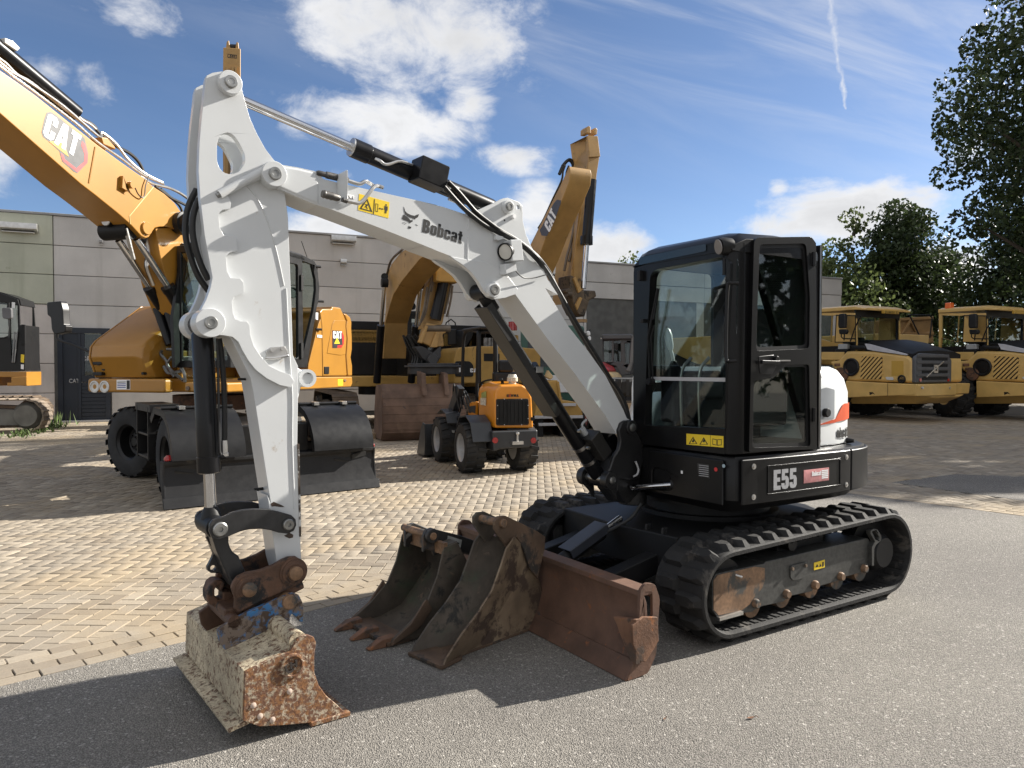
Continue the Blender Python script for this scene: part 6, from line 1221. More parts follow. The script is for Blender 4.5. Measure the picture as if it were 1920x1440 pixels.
# black chassis and front blade
GREYB = M('blade_charcoal', (.018, .018, .019), .42, var=.15, fine=.08, fs=40, spec=.3)
DKP = M('satin_black_plastic', (.009, .009, .0095), .38, var=.15, spec=.35)
ht = CF.pxd((310, 868), -.08)[1]; zk = CF.pxd((318, 935), -.05)[1]
bl = WE.part('front_blade', strip(new(), [(-.02, .02), (-.06, zk*.98), (-.11, .3), (-.13, .48), (-.10, ht-.02)], -hw, hw, .025), GREYB, fr=CF, bevel=.004)
WE.part('cutting_edge', strip(new(), [(.012, .004), (-.035, zk)], -hw-.02, hw+.02, .03), GREYB, fr=CF, parent=bl, bevel=.004)
WE.part('top_flange', bx(new(), (-.24, -hw, ht-.03), (-.085, hw, ht+.012)), GREYB, fr=CF, parent=bl, bevel=.008)
for l in (-hw, hw-.02): WE.part('end_plate', plate(new(), [(.0, .01), (-.05, zk), (-.1, .4), (-.08, ht), (-.24, ht), (-.24, .3), (-.12, .02)], l, l+.02), GREYB, fr=CF, parent=bl, bevel=.003)
for px in ((325, 858), (688, 833)):
    a = CF.pxd(px, -.15); o = WE.part('marker_lamp', loft(new(), [[(-.15+dx*s, a[0]+dl*s, ht+.012+z) for dx, dl in ((-.04, -.10), (.04, -.10), (.05, 0), (.04, .10), (-.04, .10))] for z, s in ((0, 1), (.035, 1), (.07, .7))]), REDL, fr=CF, bevel=.008)
cb = new(); box(cb, (-1.9, 0, .72), (3.4, .9, .42)); box(cb, (-.6, 0, .55), (.7, 1.6, .25)); box(cb, (-3.2, 0, .55), (.35, 1.8, .25)); box(cb, (-.32, 0, .35), (.3, .9, .3))
WE.part('chassis', cb, DKP, fr=CF, bevel=.02)
WE.part('slew_ring', cyl(new(), (0, 0, 1.02), (0, 0, 1.24), .62, seg=40), RUST, fr=UF)
wheels = [((-.62, -1.0, .54), -1, 0.), ((-.62, 1.0, .54), 1, 0.), ((-3.15, -1.0, .54), -1, 24.), ((-3.15, 1.0, .54), 1, 24.)]
for c, o, tn in wheels: wheel(WE, CF, c, .54, .48, DKP, o, tn, 20, .03, rimr=.5)
for s in (-1, 1):
    lo, hi = (-1.29, -.44) if s < 0 else (.44, 1.29)
    arc = [(-.62+.64*math.cos(R(a)), .52+.62*math.sin(R(a))) for a in range(4, 96, 7)]+[(-.9, 1.15), (-1.12, 1.0)]
    fe = WE.part('fender', strip(new(), arc, lo, hi, .02), DKP, fr=CF, ang=40)
    side_ = [(p[0], p[1]) for p in arc]+[(p[0]*1-.03 if False else -.62+(p[0]+.62)*.88, .52+(p[1]-.52)*.88) for p in arc[::-1]]
    for l in (lo, hi-.02): WE.part('fender_lip', plate(new(), side_, l, l+.02), DKP, fr=CF, parent=fe, bevel=.004)
    bar_z = .52+.62*math.sin(R(88))
    for l in (lo+.22, hi-.22): WE.part('clip', bx(new(), (-.62+.06, l-.035, bar_z+.0), (-.62+.20, l+.035, bar_z+.045)), ZINC, fr=CF, parent=fe, bevel=.004)
    WE.part('mud_flap_bar', cyl(new(), (-.52, lo, bar_z+.02), (-.52, hi, bar_z+.02), .022), DKP, fr=CF, parent=fe)
for l0, l1 in ((-.40, -.04), (.04, .40)): WE.part('front_cover', plate(new(), [(l0+(.10 if l0 > 0 else .0), .62), (l1-(0 if l0 > 0 else .1), .62), (l1-(.12 if l0 > 0 else .0), 1.02), (l0+(.0 if l0 > 0 else .12), 1.02)], -.34, -.32, 'd'), M('blue_black_guard', ()), fr=CF, bevel=.006)
# steps on the left of the chassis
sx = new(); box(sx, (-1.55, -1.12, 1.13), (.9, .35, .1)); box(sx, (-1.55, -1.15, .78), (.7, .28, .03)); box(sx, (-1.55, -1.15, .48), (.7, .28, .03)); box(sx, (-1.22, -1.05, .8), (.03, .5, .7)); box(sx, (-1.88, -1.05, .8), (.03, .5, .7))
WE.part('step_unit', sx, DKP, fr=CF, bevel=.006)
# upper frame
FD = 1.28
hoodpts = [(540, 1008), (530, 780), (545, 660), (600, 590), (1120, 205), (1260, 205), (1400, 300), (1560, 430), (1600, 560), (1600, 1005)]
front = UF.pxds(y3(hoodpts), FD)
prof_l = [(-1.25, 1.30)]
def upq(d, pts): return [(d, a, b) for a, b in pts]
lowz0, lowz1 = UF.pxd(y3([(700, 1172)])[0], FD)[1], UF.pxd(y3([(700, 1018)])[0], FD)[1]
lL = UF.pxd(y3([(528, 1100)])[0], FD)[0]; lR = UF.pxd(y3([(1400, 1100)])[0], FD)[0]
WE.part('upper_deck', join(loft(new(), [[(d, a, z) for a, z in rnd2([(lL, lowz0), (1.2, lowz0), (1.2, lowz1), (lL, lowz1)], .04)] for d in (-1.75, FD-.35)]), bx(new(), (FD-.36, lL+.02, lowz0), (FD-.05, -.2, lowz1))), YELLOW, fr=UF, bevel=.02)
WE.part('front_skirt', plate(new(), rnd2([(lL, lowz0), (lR, lowz0), (lR, lowz1), (lL, lowz1)], .05), FD-.12, FD+.04, 'd'), YELLOW, fr=UF, bevel=.03, seg=3)
for x in (585, 697): a = UF.pxd(y3([(x, 1110)])[0], FD+.04); o = WE.part('headlamp', lathe(new(), (FD+.03, a[0], a[1]), (FD+.055, a[0], a[1]), [(0, .085), (.02, .085), (.022, .07), (.012, .065), (.008, .0)], 24), LAMP, fr=UF)
dq = UF.pxds(y3([(832, 1032), (985, 1032), (985, 1142), (832, 1142)]), FD+.042); dk = WE.part('notice_plate', plate(new(), dq, FD+.0405, FD+.043, 'd'), WPRINT, fr=UF); lines = new(); li2 = new()
for k in range(4): plate(lines if k else li2, UF.pxds(y3([(840, 1055+k*20), (935, 1053+k*20), (935, 1062+k*20), (840, 1064+k*20)]), FD+.0435), FD+.043, FD+.0440, 'd')
plate(li2, UF.pxds(y3([(945, 1040), (980, 1040), (980, 1138), (945, 1138)]), FD+.0435), FD+.043, FD+.0440, 'd'); WE.part('notice_print', lines, M('blue_print', (.03, .05, .25), .4), fr=UF, parent=dk); WE.part('notice_border', li2, INK, fr=UF, parent=dk)
# right front hood: sloped box
hl, hr = UF.pxd(y3([(545, 800)])[0], FD)[0], UF.pxd(y3([(1240, 800)])[0], FD-.1)[0]; zt = UF.pxd(y3([(560, 660)])[0], FD)[1]
hside = UF.pxs(y3([(533, 780), (548, 660), (600, 592), (860, 400), (1120, 206)]), hl+.08)
def hsec(l, k): pk = hside[-1]; return [(FD-.02-k, l, lowz1+.01)]+[(a-k, l, b-k*.5) for a, b in hside]+[(pk[0]-.35, l, pk[1]-k*.5), (-1.7, l, pk[1]-k*.5), (-1.7, l, lowz1+.01)]
WE.part('hood', loft(new(), [hsec(hl+.0, .05), hsec(hl+.05, 0.), hsec(hl+.075, 0.)]), YELLOW, fr=UF, bevel=.012)
WE.part('hood_cover', loft(new(), [hsec(hl+.085, 0.), hsec(hr-.15, 0.), hsec(hr-.05, .04), hsec(hr, .14)]), YELLOW, fr=UF, bevel=.02, seg=3, ang=25)
# mirror
mk = [(600, 870), (590, 790), (560, 750), (330, 640), (150, 580), (128, 520), (128, 330), (150, 290)]; md = FD+.1
ms = WE.part('mirror', loft(new(), [[(md+.06-.12*k, a, b) for a, b in rnd2(UF.pxds(y3([(85, 165), (240, 150), (265, 240), (275, 420), (300, 420), (295, 500), (170, 525), (140, 470), (130, 330), (92, 310)]), md), .03)] for k in (0, .3, 1)]), DKP, fr=UF, bevel=.012)
WE.part('mirror_arm', tube(new(), [(md-.05-.0, a, b) for a, b in UF.pxds(y3(mk), md)], .02, 8, 4), DKP, fr=UF, parent=ms)
for y in (845, 965): a = UF.pxd(y3([(655, y)])[0], FD); WE.part('mirror_mount', box(new(), (FD+.03, a[0], a[1]), (.08, .16, .05)), DKP, fr=UF, parent=ms, bevel=.01)
for p, rr in (((700, 907), .03), ((1140, 962), .02)): a = UF.pxd(y3([p])[0], FD); WE.part('knob', cyl(new(), (FD-.03, a[0], a[1]), (FD+.03, a[0], a[1]), rr), DKP, fr=UF)
# left deck nose under the cab
a0, a1 = UF.pxd(y3([(1590, 1060)])[0], FD), UF.pxd(y3([(1730, 1175)])[0], FD); WE.part('cab_base', bx(new(), (-.6, a0[0], a1[1]), (FD, 1.2, a0[1])), YELLOW, fr=UF, bevel=.03); c = UF.pxd(y3([(1638, 1128)])[0], FD); WE.part('bolt', cyl(new(), (FD, *c), (FD+.02, *c), .03), BOLT, fr=UF)
# left rear: engine doors
EL = 1.22
P(WE, UF, 'side_skirt', y5([(150, 1270), (672, 1265), (676, 1330), (660, 1365), (200, 1390), (150, 1390)]), .6, EL, YELLOW, bevel=.02)
P(WE, UF, 'engine_door', y5([(388, 1262), (378, 780), (360, 640), (385, 612), (470, 612), (480, 590), (560, 600), (585, 660), (612, 730), (604, 780), (618, 900), (608, 1060), (622, 1260)]), .3, EL, YELLOW, bevel=.025, seg=3)
P(WE, UF, 'rear_panel', y5([(628, 1260), (614, 1065), (624, 900), (612, 780), (620, 730), (590, 655), (620, 660), (655, 690), (668, 740), (666, 800), (672, 890), (672, 1000), (660, 1080), (674, 1160), (674, 1262)]), .3, EL, YELLOW, bevel=.03, seg=3)
P(WE, UF, 'filter_door', y5([(240, 1260), (250, 1140), (300, 940), (345, 760), (372, 690), (378, 790), (384, 1262)]), .6, EL-.01, YELLOW, bevel=.012)
P(WE, UF, 'door_recess', y5([(430, 1040), (480, 760), (500, 725), (610, 725), (606, 780), (616, 900), (606, 1050), (560, 1060)]), EL, EL+.008, YELLOW, bevel=.006)
P(WE, UF, 'latch', y5([(405, 1170), (450, 1170), (448, 1240), (405, 1240)]), EL, EL+.012, DKP, bevel=.004)
dcl = P(WE, UF, 'warning_decal', y5([(532, 1292), (582, 1292), (582, 1352), (532, 1352)]), EL+.0005, EL+.003, DECALY, bevel=0)
P(WE, UF, 'orange_reflector', y5(circ((604, 1302), 12, 12)), EL, EL+.012, RUST, bevel=.003)
P(WE, UF, 'white_tag', y5([(320, 648), (342, 650), (340, 718), (320, 712)]), EL-.02, EL+.004, WPRINT, bevel=0); P(WE, UF, 'model_plate', y5([(335, 862), (380, 866), (380, 892), (335, 888)]), EL-.01, EL+.001, WPRINT, bevel=0)
text_on(WE, UF, '315', y5([(340, 876)])[0], y5([(376, 879)])[0], 3.6, EL+.0015, INK, .03)
P(WE, UF, 'emblem', y5([(478, 820), (572, 828), (592, 880), (590, 950), (565, 990), (478, 990)]), EL+.009, EL+.0105, M('emblem_red', (.45, .02, .02), .4), bevel=0)
P(WE, UF, 'emblem_print', y5([(480, 820), (570, 826), (578, 960), (530, 962), (526, 990), (480, 990)]), EL+.010, EL+.0118, INK, bevel=0); text_on(WE, UF, 'CAT', y5([(486, 862)])[0], y5([(570, 864)])[0], 13.5, EL+.012, WPRINT, .06)
P(WE, UF, 'emblem_triangle', y5([(525, 888), (552, 948), (498, 948)]), EL+.012, EL+.0135, DECALY, bevel=0)
lamp(WE, UF, (-.55, 1.0, UF.px(y5([(575, 540)])[0], 1.0)[1]), (.3, 1, .1), .09)
# cab
cq = [(0, 1180), (0, 60), (60, 50), (200, 95), (310, 155), (335, 200), (355, 400), (350, 520), (330, 600), (235, 1180)]
cpt = UF.pxs(y5(cq), EL); dmin = min(p[0] for p in cpt); ztop = max(p[1] for p in cpt); zb = min(p[1] for p in cpt)
rear_prof = UF.pxs(y5([(200, 95), (310, 155), (335, 200), (355, 400), (350, 520), (330, 600), (235, 1180)]), EL)
cabp = rear_prof+[(FD-.05, zb), (FD-.02, zb+.7), (FD-.25, ztop-.05), (FD-.45, ztop)]
win1 = [(q[0]+.07, q[1]) for q in UF.pxs(y5([(185, 150), (290, 190), (320, 330), (325, 420), (300, 640), (200, 1050)]), EL)]
def inset(poly, k):
    c = Vector((sum(p[0] for p in poly)/len(poly), sum(p[1] for p in poly)/len(poly))); return [tuple(c+(Vector(p)-c)*k) for p in poly]
w_rear = UF.pxs(y5([(190, 150), (285, 185), (318, 330), (322, 430), (295, 640), (200, 1040)]), EL)
dm = w_rear[0][0]; w_door = rnd2([(dm+.12, zb+.15), (FD-.16, zb+.15), (FD-.14, zb+.65), (FD-.34, ztop-.2), (dm+.12, ztop-.18)], .05)
for l0 in (EL-.05, .26): WE.part('cab_side', plate(new(), cabp, l0, l0+.05, 'l', [w_rear, w_door]), DKP, fr=UF, bevel=.008, parent=None)
WE.part('cab_roof', loft(new(), [[(d, l, z) for d, z in ((rear_prof[0][0]-.12, ztop-.12), (rear_prof[0][0], ztop), (FD-.45, ztop+.02), (FD-.2, ztop-.04), (FD-.2, ztop-.1))] for l in (.26, EL)]), DKP, fr=UF, bevel=.03)
WE.part('cab_front', plate(new(), [(.26, zb), (EL, zb), (EL, ztop-.08), (.26, ztop-.08)], FD-.2, FD-.16, 'd', [[(.33, zb+.1), (EL-.07, zb+.1), (EL-.07, ztop-.18), (.33, ztop-.18)]]), DKP, fr=UF, bevel=.01)
WE.part('pane', join(plate(new(), inset(w_rear, 1.01), EL-.03, EL-.025), plate(new(), inset(w_door, 1.01), EL-.03, EL-.025), bx(new(), (FD-.185, .33, zb+.1), (FD-.18, EL-.07, ztop-.18)), plate(new(), inset(w_door, 1.01), .28, .285)), DGLASS, fr=UF, smooth=False)
WE.part('cab_seat', join(box(new(), (.35, .74, 1.75), (.5, .5, .15)), box(new(), (.1, .74, 2.2), (.14, .48, .9))), BLACKM, fr=UF, bevel=.04)
WE.part('rear_cover', bx(new(), (-1.6, .2, lowz1), (-.2, .55, 2.1)), YELLOW, fr=UF, bevel=.03)
for y in (360, 1015): a = UF.px(y5([(175, y)])[0], EL); WE.part('hinge', bx(new(), (a[0]-.03, EL, a[1]-.12), (a[0]+.03, EL+.03, a[1]+.12)), BLACKM, fr=UF)
for p in ((330, 205), (340, 810), (358, 540)): a = UF.px(y5([p])[0], EL); WE.part('small_lamp', cyl(new(), (a[0]+.03, EL-.02, a[1]), (a[0]-.06, EL+.03, a[1]), .02), DKP, fr=UF)
a, b = UF.px(y5([(252, 105)])[0], .8), UF.px((565, 452), .8); WE.part('aerial', tube(new(), [(a[0], .8, a[1]-.1), (b[0], .8, b[1])], .006, 6, 0), DKP, fr=UF)
# boom, two pieces
BW = .27
bo_ = UF.pxs(y1([(-900, -320), (-300, 140), (0, 358), (160, 468), (340, 598), (920, 1063), (1150, 1232)])+y2([(490, 0), (620, 112), (740, 190), (850, 288), (920, 390), (950, 440), (955, 540), (925, 602), (880, 600), (830, 560), (790, 548), (690, 550), (640, 562), (605, 610), (575, 660), (540, 673), (490, 650), (370, 522), (230, 400), (0, 215)])+y1([(760, 1438), (0, 775), (-300, 520), (-900, 30)]), BW)
bw = WE.part('boom', plate(new(), bo_, -BW, BW), YELLOW, fr=UF, bevel=.015)
for a, b, r_ in (((900, 1090), (840, 1430), .01),): WE.part('weld_seam', tube(new(), [(*(lambda q: (q[0], BW+.002, q[1]))(UF.px(y1([a])[0], BW)),), (*(lambda q: (q[0], BW+.002, q[1]))(UF.px(y1([b])[0], BW)),)], r_, 6, 0), YELLOW, fr=UF, parent=bw)
s0, s1, s2 = [(lambda q: (q[0], BW+.001, q[1]))(UF.px(y2([p])[0], BW)) for p in ((618, 118), (360, 432), (370, 520))]; WE.part('weld_seam', tube(new(), [s0, s1, s2], .008, 6, 0), M('pale_weld', (.7, .5, .2), .4), fr=UF, parent=bw)
def bpin(px, r, l=BW, T=WE, fr=UF, mat=YELLOW, th=.03, par=None): a = fr.px(px, l); return T.part('pin', cyl(new(), (a[0], l-.01, a[1]), (a[0], l+th, a[1]), r, ch=.006), mat, fr=fr, parent=par)
bpin(y2([(540, 565)])[0], .085, par=bw); a = UF.px(y2([(905, 515)])[0], BW)
WE.part('pivot_boss', lathe(new(), (a[0], -.38, a[1]), (a[0], .52, a[1]), [(0, .10), (.05, .14), (.64, .14), (.66, .16), (.74, .16), (.75, .13), (.9, .13)], 28), BLACKM, fr=UF, parent=bw)
logo_big(WE, UF, BW, [[y1([(393, 950), (420, 830), (442, 765), (480, 757), (525, 785), (800, 1005), (833, 1150), (828, 1240), (732, 1338), (700, 1325), (588, 1225), (562, 1130), (460, 1035), (408, 995)])],
   [y1([(775, 1030), (803, 1060), (830, 1170), (824, 1238), (732, 1330), (595, 1222), (572, 1145), (600, 1165), (612, 1205), (722, 1292), (795, 1228), (800, 1160), (768, 1075)])],
   [y1([(592, 1027), (462, 1038), (650, 1185)])]], [M('emblem_grey', (.05, .05, .052), .4), M('emblem_red', ()), M('emblem_yellow', (.50, .28, .03), .35)])
text_on(WE, UF, 'CAT', y1([(432, 868)])[0], y1([(745, 1085)])[0], 47, BW+.0048, WPRINT, .05, bw)
fx = UF.pxs(y2([(258, 0), (300, 20), (300, 160), (320, 170), (250, 130)]), BW); WE.part('bracket', plate(new(), fx, BW, BW+.05), YELLOW, fr=UF, parent=bw, bevel=.005)
a = UF.px(y2([(340, 100)])[0], BW); WE.part('grease_port', cyl(new(), (a[0], BW, a[1]), (a[0], BW+.09, a[1]), .045), YELLOW, fr=UF, parent=bw)
WE.part('sensor_cable', tube(new(), [(q[0], BW+l, q[1]) for q, l in zip(UF.pxs(y2([(380, 130), (430, 200), (480, 235), (505, 200), (515, 110), (550, 10)]), BW), (.06, .04, .03, .03, .03, .03))], .008, 6), INK, fr=UF, parent=bw)
# hydraulic lines along the top
for pts, l, r_, mt in (([(-300, 110), (0, 325), (150, 440), (330, 570), (700, 850), (920, 1040), (1150, 1200), (1350, 1350), (1550, 1440)], BW-.02, .016, ZINC), ([(-300, 60), (0, 290), (120, 385), (280, 480), (600, 700), (930, 985), (960, 955), (1000, 975), (1100, 1060), (1220, 1215), (1380, 1345), (1540, 1425)], BW-.06, .016, ZINC),
   ([(-300, 20), (0, 255), (60, 300), (160, 400), (300, 480), (500, 640), (700, 800), (900, 960)], BW-.12, .016, ZINC), ([(60, 140), (200, 290), (500, 590), (740, 800), (850, 860), (900, 900), (935, 950), (1100, 1080), (1230, 1150), (1320, 1240), (1375, 1360)], 0., .022, HOSE), ([(90, 150), (230, 300), (520, 600), (760, 815), (850, 870), (910, 920)], .06, .014, ZINC)):
    WE.part('hydraulic_line', tube(new(), [(q[0], l, q[1]) for q in UF.pxs(y1(pts), l)], r_, 7, 4), mt, fr=UF, parent=bw)
for pts, l in (([(480, 0), (600, 80), (760, 120), (860, 160), (930, 200), (1000, 250)], .1), ([(640, 110), (800, 230), (900, 280), (980, 320)], .15), ([(700, 140), (840, 260), (910, 330), (945, 430)], -.1)):
    WE.part('hydraulic_line', tube(new(), [(q[0], l, q[1]) for q in UF.pxs(y2(pts), l)], .02, 7, 4), HOSE if l != .1 else ZINC, fr=UF, parent=bw)
a, b = [Vector((q[0], 0, q[1])) for q in UF.pxs(y1([(-250, -30), (720, 770)]), 0)]; WE.part('arm_cylinder', cyl(new(), a, b, .10), BLACK, fr=UF); b2_ = b+(b-a).normalized()*.02
WE.part('cylinder_bracket', plate(new(), UF.pxs(y1([(900, 1000), (960, 1010), (1030, 1090), (1040, 1120), (920, 1070)]), 0), -.1, .1), YELLOW, fr=UF, parent=bw, bevel=.01)
hk_ = UF.pxs(y1([(0, 60), (80, 90), (120, 130), (150, 160), (120, 190), (60, 150), (0, 110)]), .05); WE.part('valve_block', plate(new(), hk_, -.1, .12), LAMP, fr=UF, bevel=.01)
# lamps and pipe under the boom
for x, y in ((145, 488), (250, 487)): a = UF.px(y2([(x, y)])[0], -.05); lp = WE.part('lamp_ring', cyl(new(), (a[0]-.06, -.05, a[1]), (a[0]+.05, -.05, a[1]), .075), BLACKM, fr=UF); WE.part('lens', cyl(new(), (a[0]+.05, -.05, a[1]), (a[0]+.065, -.05, a[1]), .066), LAMP, fr=UF, parent=lp)
cylp = UF.pxs(y2([(250, 590), (430, 660)]), 0); WE.part('cylinder_head', join(cyl(new(), (cylp[0][0], -.24, cylp[0][1]), (cylp[0][0], .2, cylp[0][1]), .12), cyl(new(), (cylp[1][0]+.1, .05, cylp[1][1]+.05), (cylp[1][0]-.02, .18, cylp[1][1]), .10)), BLACKM, fr=UF)
hs = UF.pxs(y2([(300, 560), (320, 680), (360, 760), (405, 900)]), .2); WE.part('flat_strap', beam(new(), (hs[1][0], .2, hs[0][1]), (hs[3][0], .2, hs[3][1]), .05, .02), ZINC, fr=UF)
for l, (p, q, m_) in ((.2, ((440, 680), (770, 1190), (920, 1440))), (-.1, ((440, 680), (770, 1190), (920, 1440)))):
    A = UF.pxs(y2([p, q, m_]), .2); WE.part('cylinder_rod', cyl(new(), (A[0][0], l, A[0][1]), (A[1][0], l, A[1][1]), .045), CHROME, fr=UF); v = Vector((A[2][0]-A[1][0], 0, A[2][1]-A[1][1])).normalized()*1.15; WE.part('boom_cylinder', lathe(new(), (A[1][0], l, A[1][1]), (A[1][0]+v.x, l, A[1][1]+v.z), [(0, .06), (0, .095), (.08, .095), (.082, .085), (1.15, .085)], 24), BLACK, fr=UF)
lb2 = UF.pxs(y2([(640, 560), (860, 560), (940, 600), (1000, 1000), (1060, 1300), (900, 1500), (780, 1200), (690, 850)]), .22); lbm = WE.part('lower_boom', plate(new(), lb2, -.22, .22), YELLOW, fr=UF, bevel=.012)
for pts, l, mt in (([(650, 570), (690, 740), (710, 860), (690, 1000), (760, 1200)], .1, ZINC), ([(740, 560), (790, 720), (830, 870), (850, 1050), (950, 1230)], -.05, ZINC), ([(700, 860), (680, 1000), (740, 1150)], .05, HOSE), ([(830, 890), (850, 1060), (960, 1240)], -.02, HOSE)):
    WE.part('hydraulic_line', tube(new(), [(q[0]+.24, l, q[1]) for q in UF.pxs(y2(pts), l)], .022, 7, 4), mt, fr=UF, parent=lbm)
hz_ = new()
for pts, l in (([(1340, 700), (1330, 750), (1390, 820), (1420, 900), (1480, 1000)], -.3), ([(1400, 690), (1470, 700), (1500, 800), (1560, 900)], -.2), ([(1360, 880), (1420, 960), (1560, 930)], -.25), ([(1450, 780), (1400, 860), (1460, 940), (1580, 1040)], -.15), ([(1530, 850), (1590, 960), (1600, 1060)], 0.)): tube(hz_, [(FD-.2, a, b) for a, b in UF.pxds(y3(pts), FD-.2)], .022, 7, 4)
WE.part('hose_bundle', hz_, M('dull_hose_metal', (.16, .16, .16), .35, .7, var=.4, vs=10), fr=UF)
bc0 = [UF.pxd(y3([p])[0], FD-.3) for p in ((1225, -20), (1460, 640))]; WE.part('guard_tube', join(cyl(new(), (FD-.25, *bc0[0]), (FD-.25, *bc0[1]), .06), cyl(new(), (FD-.3, bc0[0][0]+.16, bc0[0][1]), (FD-.3, bc0[1][0]+.12, bc0[1][1]), .075)), BLACK, fr=UF)
WE.part('boom_foot_frame', join(bx(new(), (-.2, -.42, lowz1), (FD-.3, -.34, 1.9)), bx(new(), (-.2, .12, lowz1), (FD-.3, .2, 1.9))), YELLOW, fr=UF, bevel=.02)
# ------------------------------------------------------------------ older crawler excavators behind
tq1 = cr(980, 230, 5.759)
RUSTB = M('big_bucket_brown', (.14, .085, .058), .72, var=.3, vs=2.5, bump=.25, bs=25, streak=((.7, 1, 5), (.08, .05, .036), .7), dirt=(.20, .13, .085), damt=.2, ds=3, dirt2=((.06, .05, .045), .2, 5))
TRKM = M('rusty_track_steel', (.10, .07, .045), .75, var=.35, vs=3, dirt=(.045, .035, .028), damt=.3, ds=4)
DKYEL = M('old_yellow_paint', (.42, .25, .06), .5, var=.12, dirt=(.12, .08, .045), damt=.22, ds=2.5)  # aged yellow body paint, one even tone with dirt patches
PINM = M('worn_pin_metal', (.16, .13, .10), .5, .5, var=.3)
def body_simple(T, fr, w, d0, d1, z0, z1, bands=True):
    T.part('turntable', cyl(new(), ((d0+d1)/2+.5, 0, z0-.25), ((d0+d1)/2+.5, 0, z0), .65, seg=32), BLACKM, fr=fr)
    T.part('deck', bx(new(), (d0, -w, z0), (d1, w, z0+.28)), DKYEL, fr=fr, bevel=.03)
    T.part('engine_house', bx(new(), (d0, -w, z0+.285), (d1-1.6, w, z1-.25)), BLACKM, fr=fr, bevel=.04)
    T.part('hood_band', bx(new(), (d0-.02, -w-.02, z1-.65), (d1-1.6, w+.02, z1-.25)), DKYEL, fr=fr, bevel=.04)
    T.part('hood_top', loft(new(), [[(d, l, z) for l, z in rnd2([(-w+.1, z1-.25), (w-.1, z1-.25), (w-.25, z1), (-w+.25, z1)], .08)] for d in (d0+.1, d1-1.7)]), DKP, fr=fr, bevel=.03)
    T.part('counterweight', plate(new(), rnd2([(d0-.5, -w), (d0, -w), (d0, w), (d0-.5, w)], .2), z0, z1-.5, 'z'), DKYEL, fr=fr, bevel=.05)
def cab_simple(T, fr, d0, d1, l0, l1, z0, z1, mat=None):
    mat = mat or DKP; pr = [(d0, z0), (d1-.05, z0), (d1, z0+.7), (d1-.2, z1-.06), (d1-.35, z1), (d0, z1)]; w1 = rnd2([(d0+.1, z0+.75), (d1-.1, z0+.75), (d1-.28, z1-.15), (d0+.1, z1-.15)], .05)
    cs_ = T.part('cab', plate(new(), pr, l0, l0+.06, 'l', [w1]), mat, fr=fr, bevel=.01)
    T.part('cab_side', plate(new(), pr, l1-.06, l1, 'l', [w1]), mat, fr=fr, bevel=.01)
    T.part('cab_roof', bx(new(), (d0, l0+.06, z1-.1), (d1-.3, l1-.06, z1+.02)), mat, fr=fr, bevel=.02); T.part('cab_rear', bx(new(), (d0, l0+.06, z0), (d0+.05, l1-.06, z0+.9)), mat, fr=fr)
    T.part('cab_front', plate(new(), [(l0+.06, z0), (l1-.06, z0), (l1-.06, z1-.1), (l0+.06, z1-.1)], d1-.3, d1-.25, 'd', [[(l0+.14, z0+.2), (l1-.14, z0+.2), (l1-.14, z1-.2), (l0+.14, z1-.2)]]), mat, fr=fr)
    T.part('pane', join(plate(new(), inset(w1, 1.01), l0+.02, l0+.026), plate(new(), inset(w1, 1.01), l1-.03, l1-.024), bx(new(), (d1-.28, l0+.13, z0+.19), (d1-.274, l1-.13, z1-.19))), DGLASS, fr=fr, smooth=False)
    T.part('cab_seat', join(box(new(), ((d0+d1)/2-.1, (l0+l1)/2, z0+.55), (.5, .5, .15)), box(new(), ((d0+d1)/2-.35, (l0+l1)/2, z0+1.0), (.14, .48, .9))), BLACKM, fr=fr, bevel=.03)
# --- machine with the big plank-lined bucket
gB = gnd(800, 828); X1 = Thing('crawler_excavator', 'older yellow crawler excavator facing the yard with a huge brown bucket on the ground', 'excavator', (gB.x-.36*4.6, gB.y+.93*4.6), 111)
xf = X1.fr
LR = -.30
lo_ = xf.pxs(y7([(470, 60), (400, 84), (335, 170), (308, 235), (300, 300), (298, 480), (280, 640), (225, 800), (280, 800), (380, 790), (392, 560), (425, 440), (480, 330), (570, 215), (600, 120), (560, 60)]), LR)
lit = xf.pxs(y7([(470, 40), (400, 84), (340, 160), (310, 232), (302, 300), (300, 470), (280, 640), (250, 800), (285, 800), (295, 560), (322, 460), (350, 370), (405, 280), (470, 200), (528, 130), (620, 60), (700, 20), (640, -20)]), LR)
xb = X1.part('boom', plate(new(), lit, LR, -LR), OLDYEL, fr=xf, bevel=.015)
for l in (LR-.16, -LR+.16):
    a, m_, b = xf.pxs(y7([(292, 290), (268, 575), (240, 960)]), LR-.16); X1.part('cylinder_rod', cyl(new(), (a[0], l, a[1]), (m_[0], l, m_[1]), .05), CHROME, fr=xf); X1.part('boom_cylinder', cyl(new(), (m_[0], l, m_[1]), (b[0], l, b[1]), .10), BLACK, fr=xf)
    X1.part('cylinder_pin', cyl(new(), (a[0], l-.08, a[1]), (a[0], l+.08, a[1]), .11), BLACKM, fr=xf)
lp_ = [(lambda q: (q[0], LR-.02, q[1]))(xf.px(p, LR)) for p in y7([(420, 80), (345, 150), (318, 230), (300, 300)])]; X1.part('hydraulic_line', tube(new(), [(a, b, c+.06) for a, b, c in lp_], .03, 7, 4), PINM, fr=xf, parent=xb)
lamp(X1, xf, (xf.px(y7([(325, 250)])[0], LR)[0], LR-.12, xf.px(y7([(325, 250)])[0], LR)[1]), (1, -.3, 0), .09)
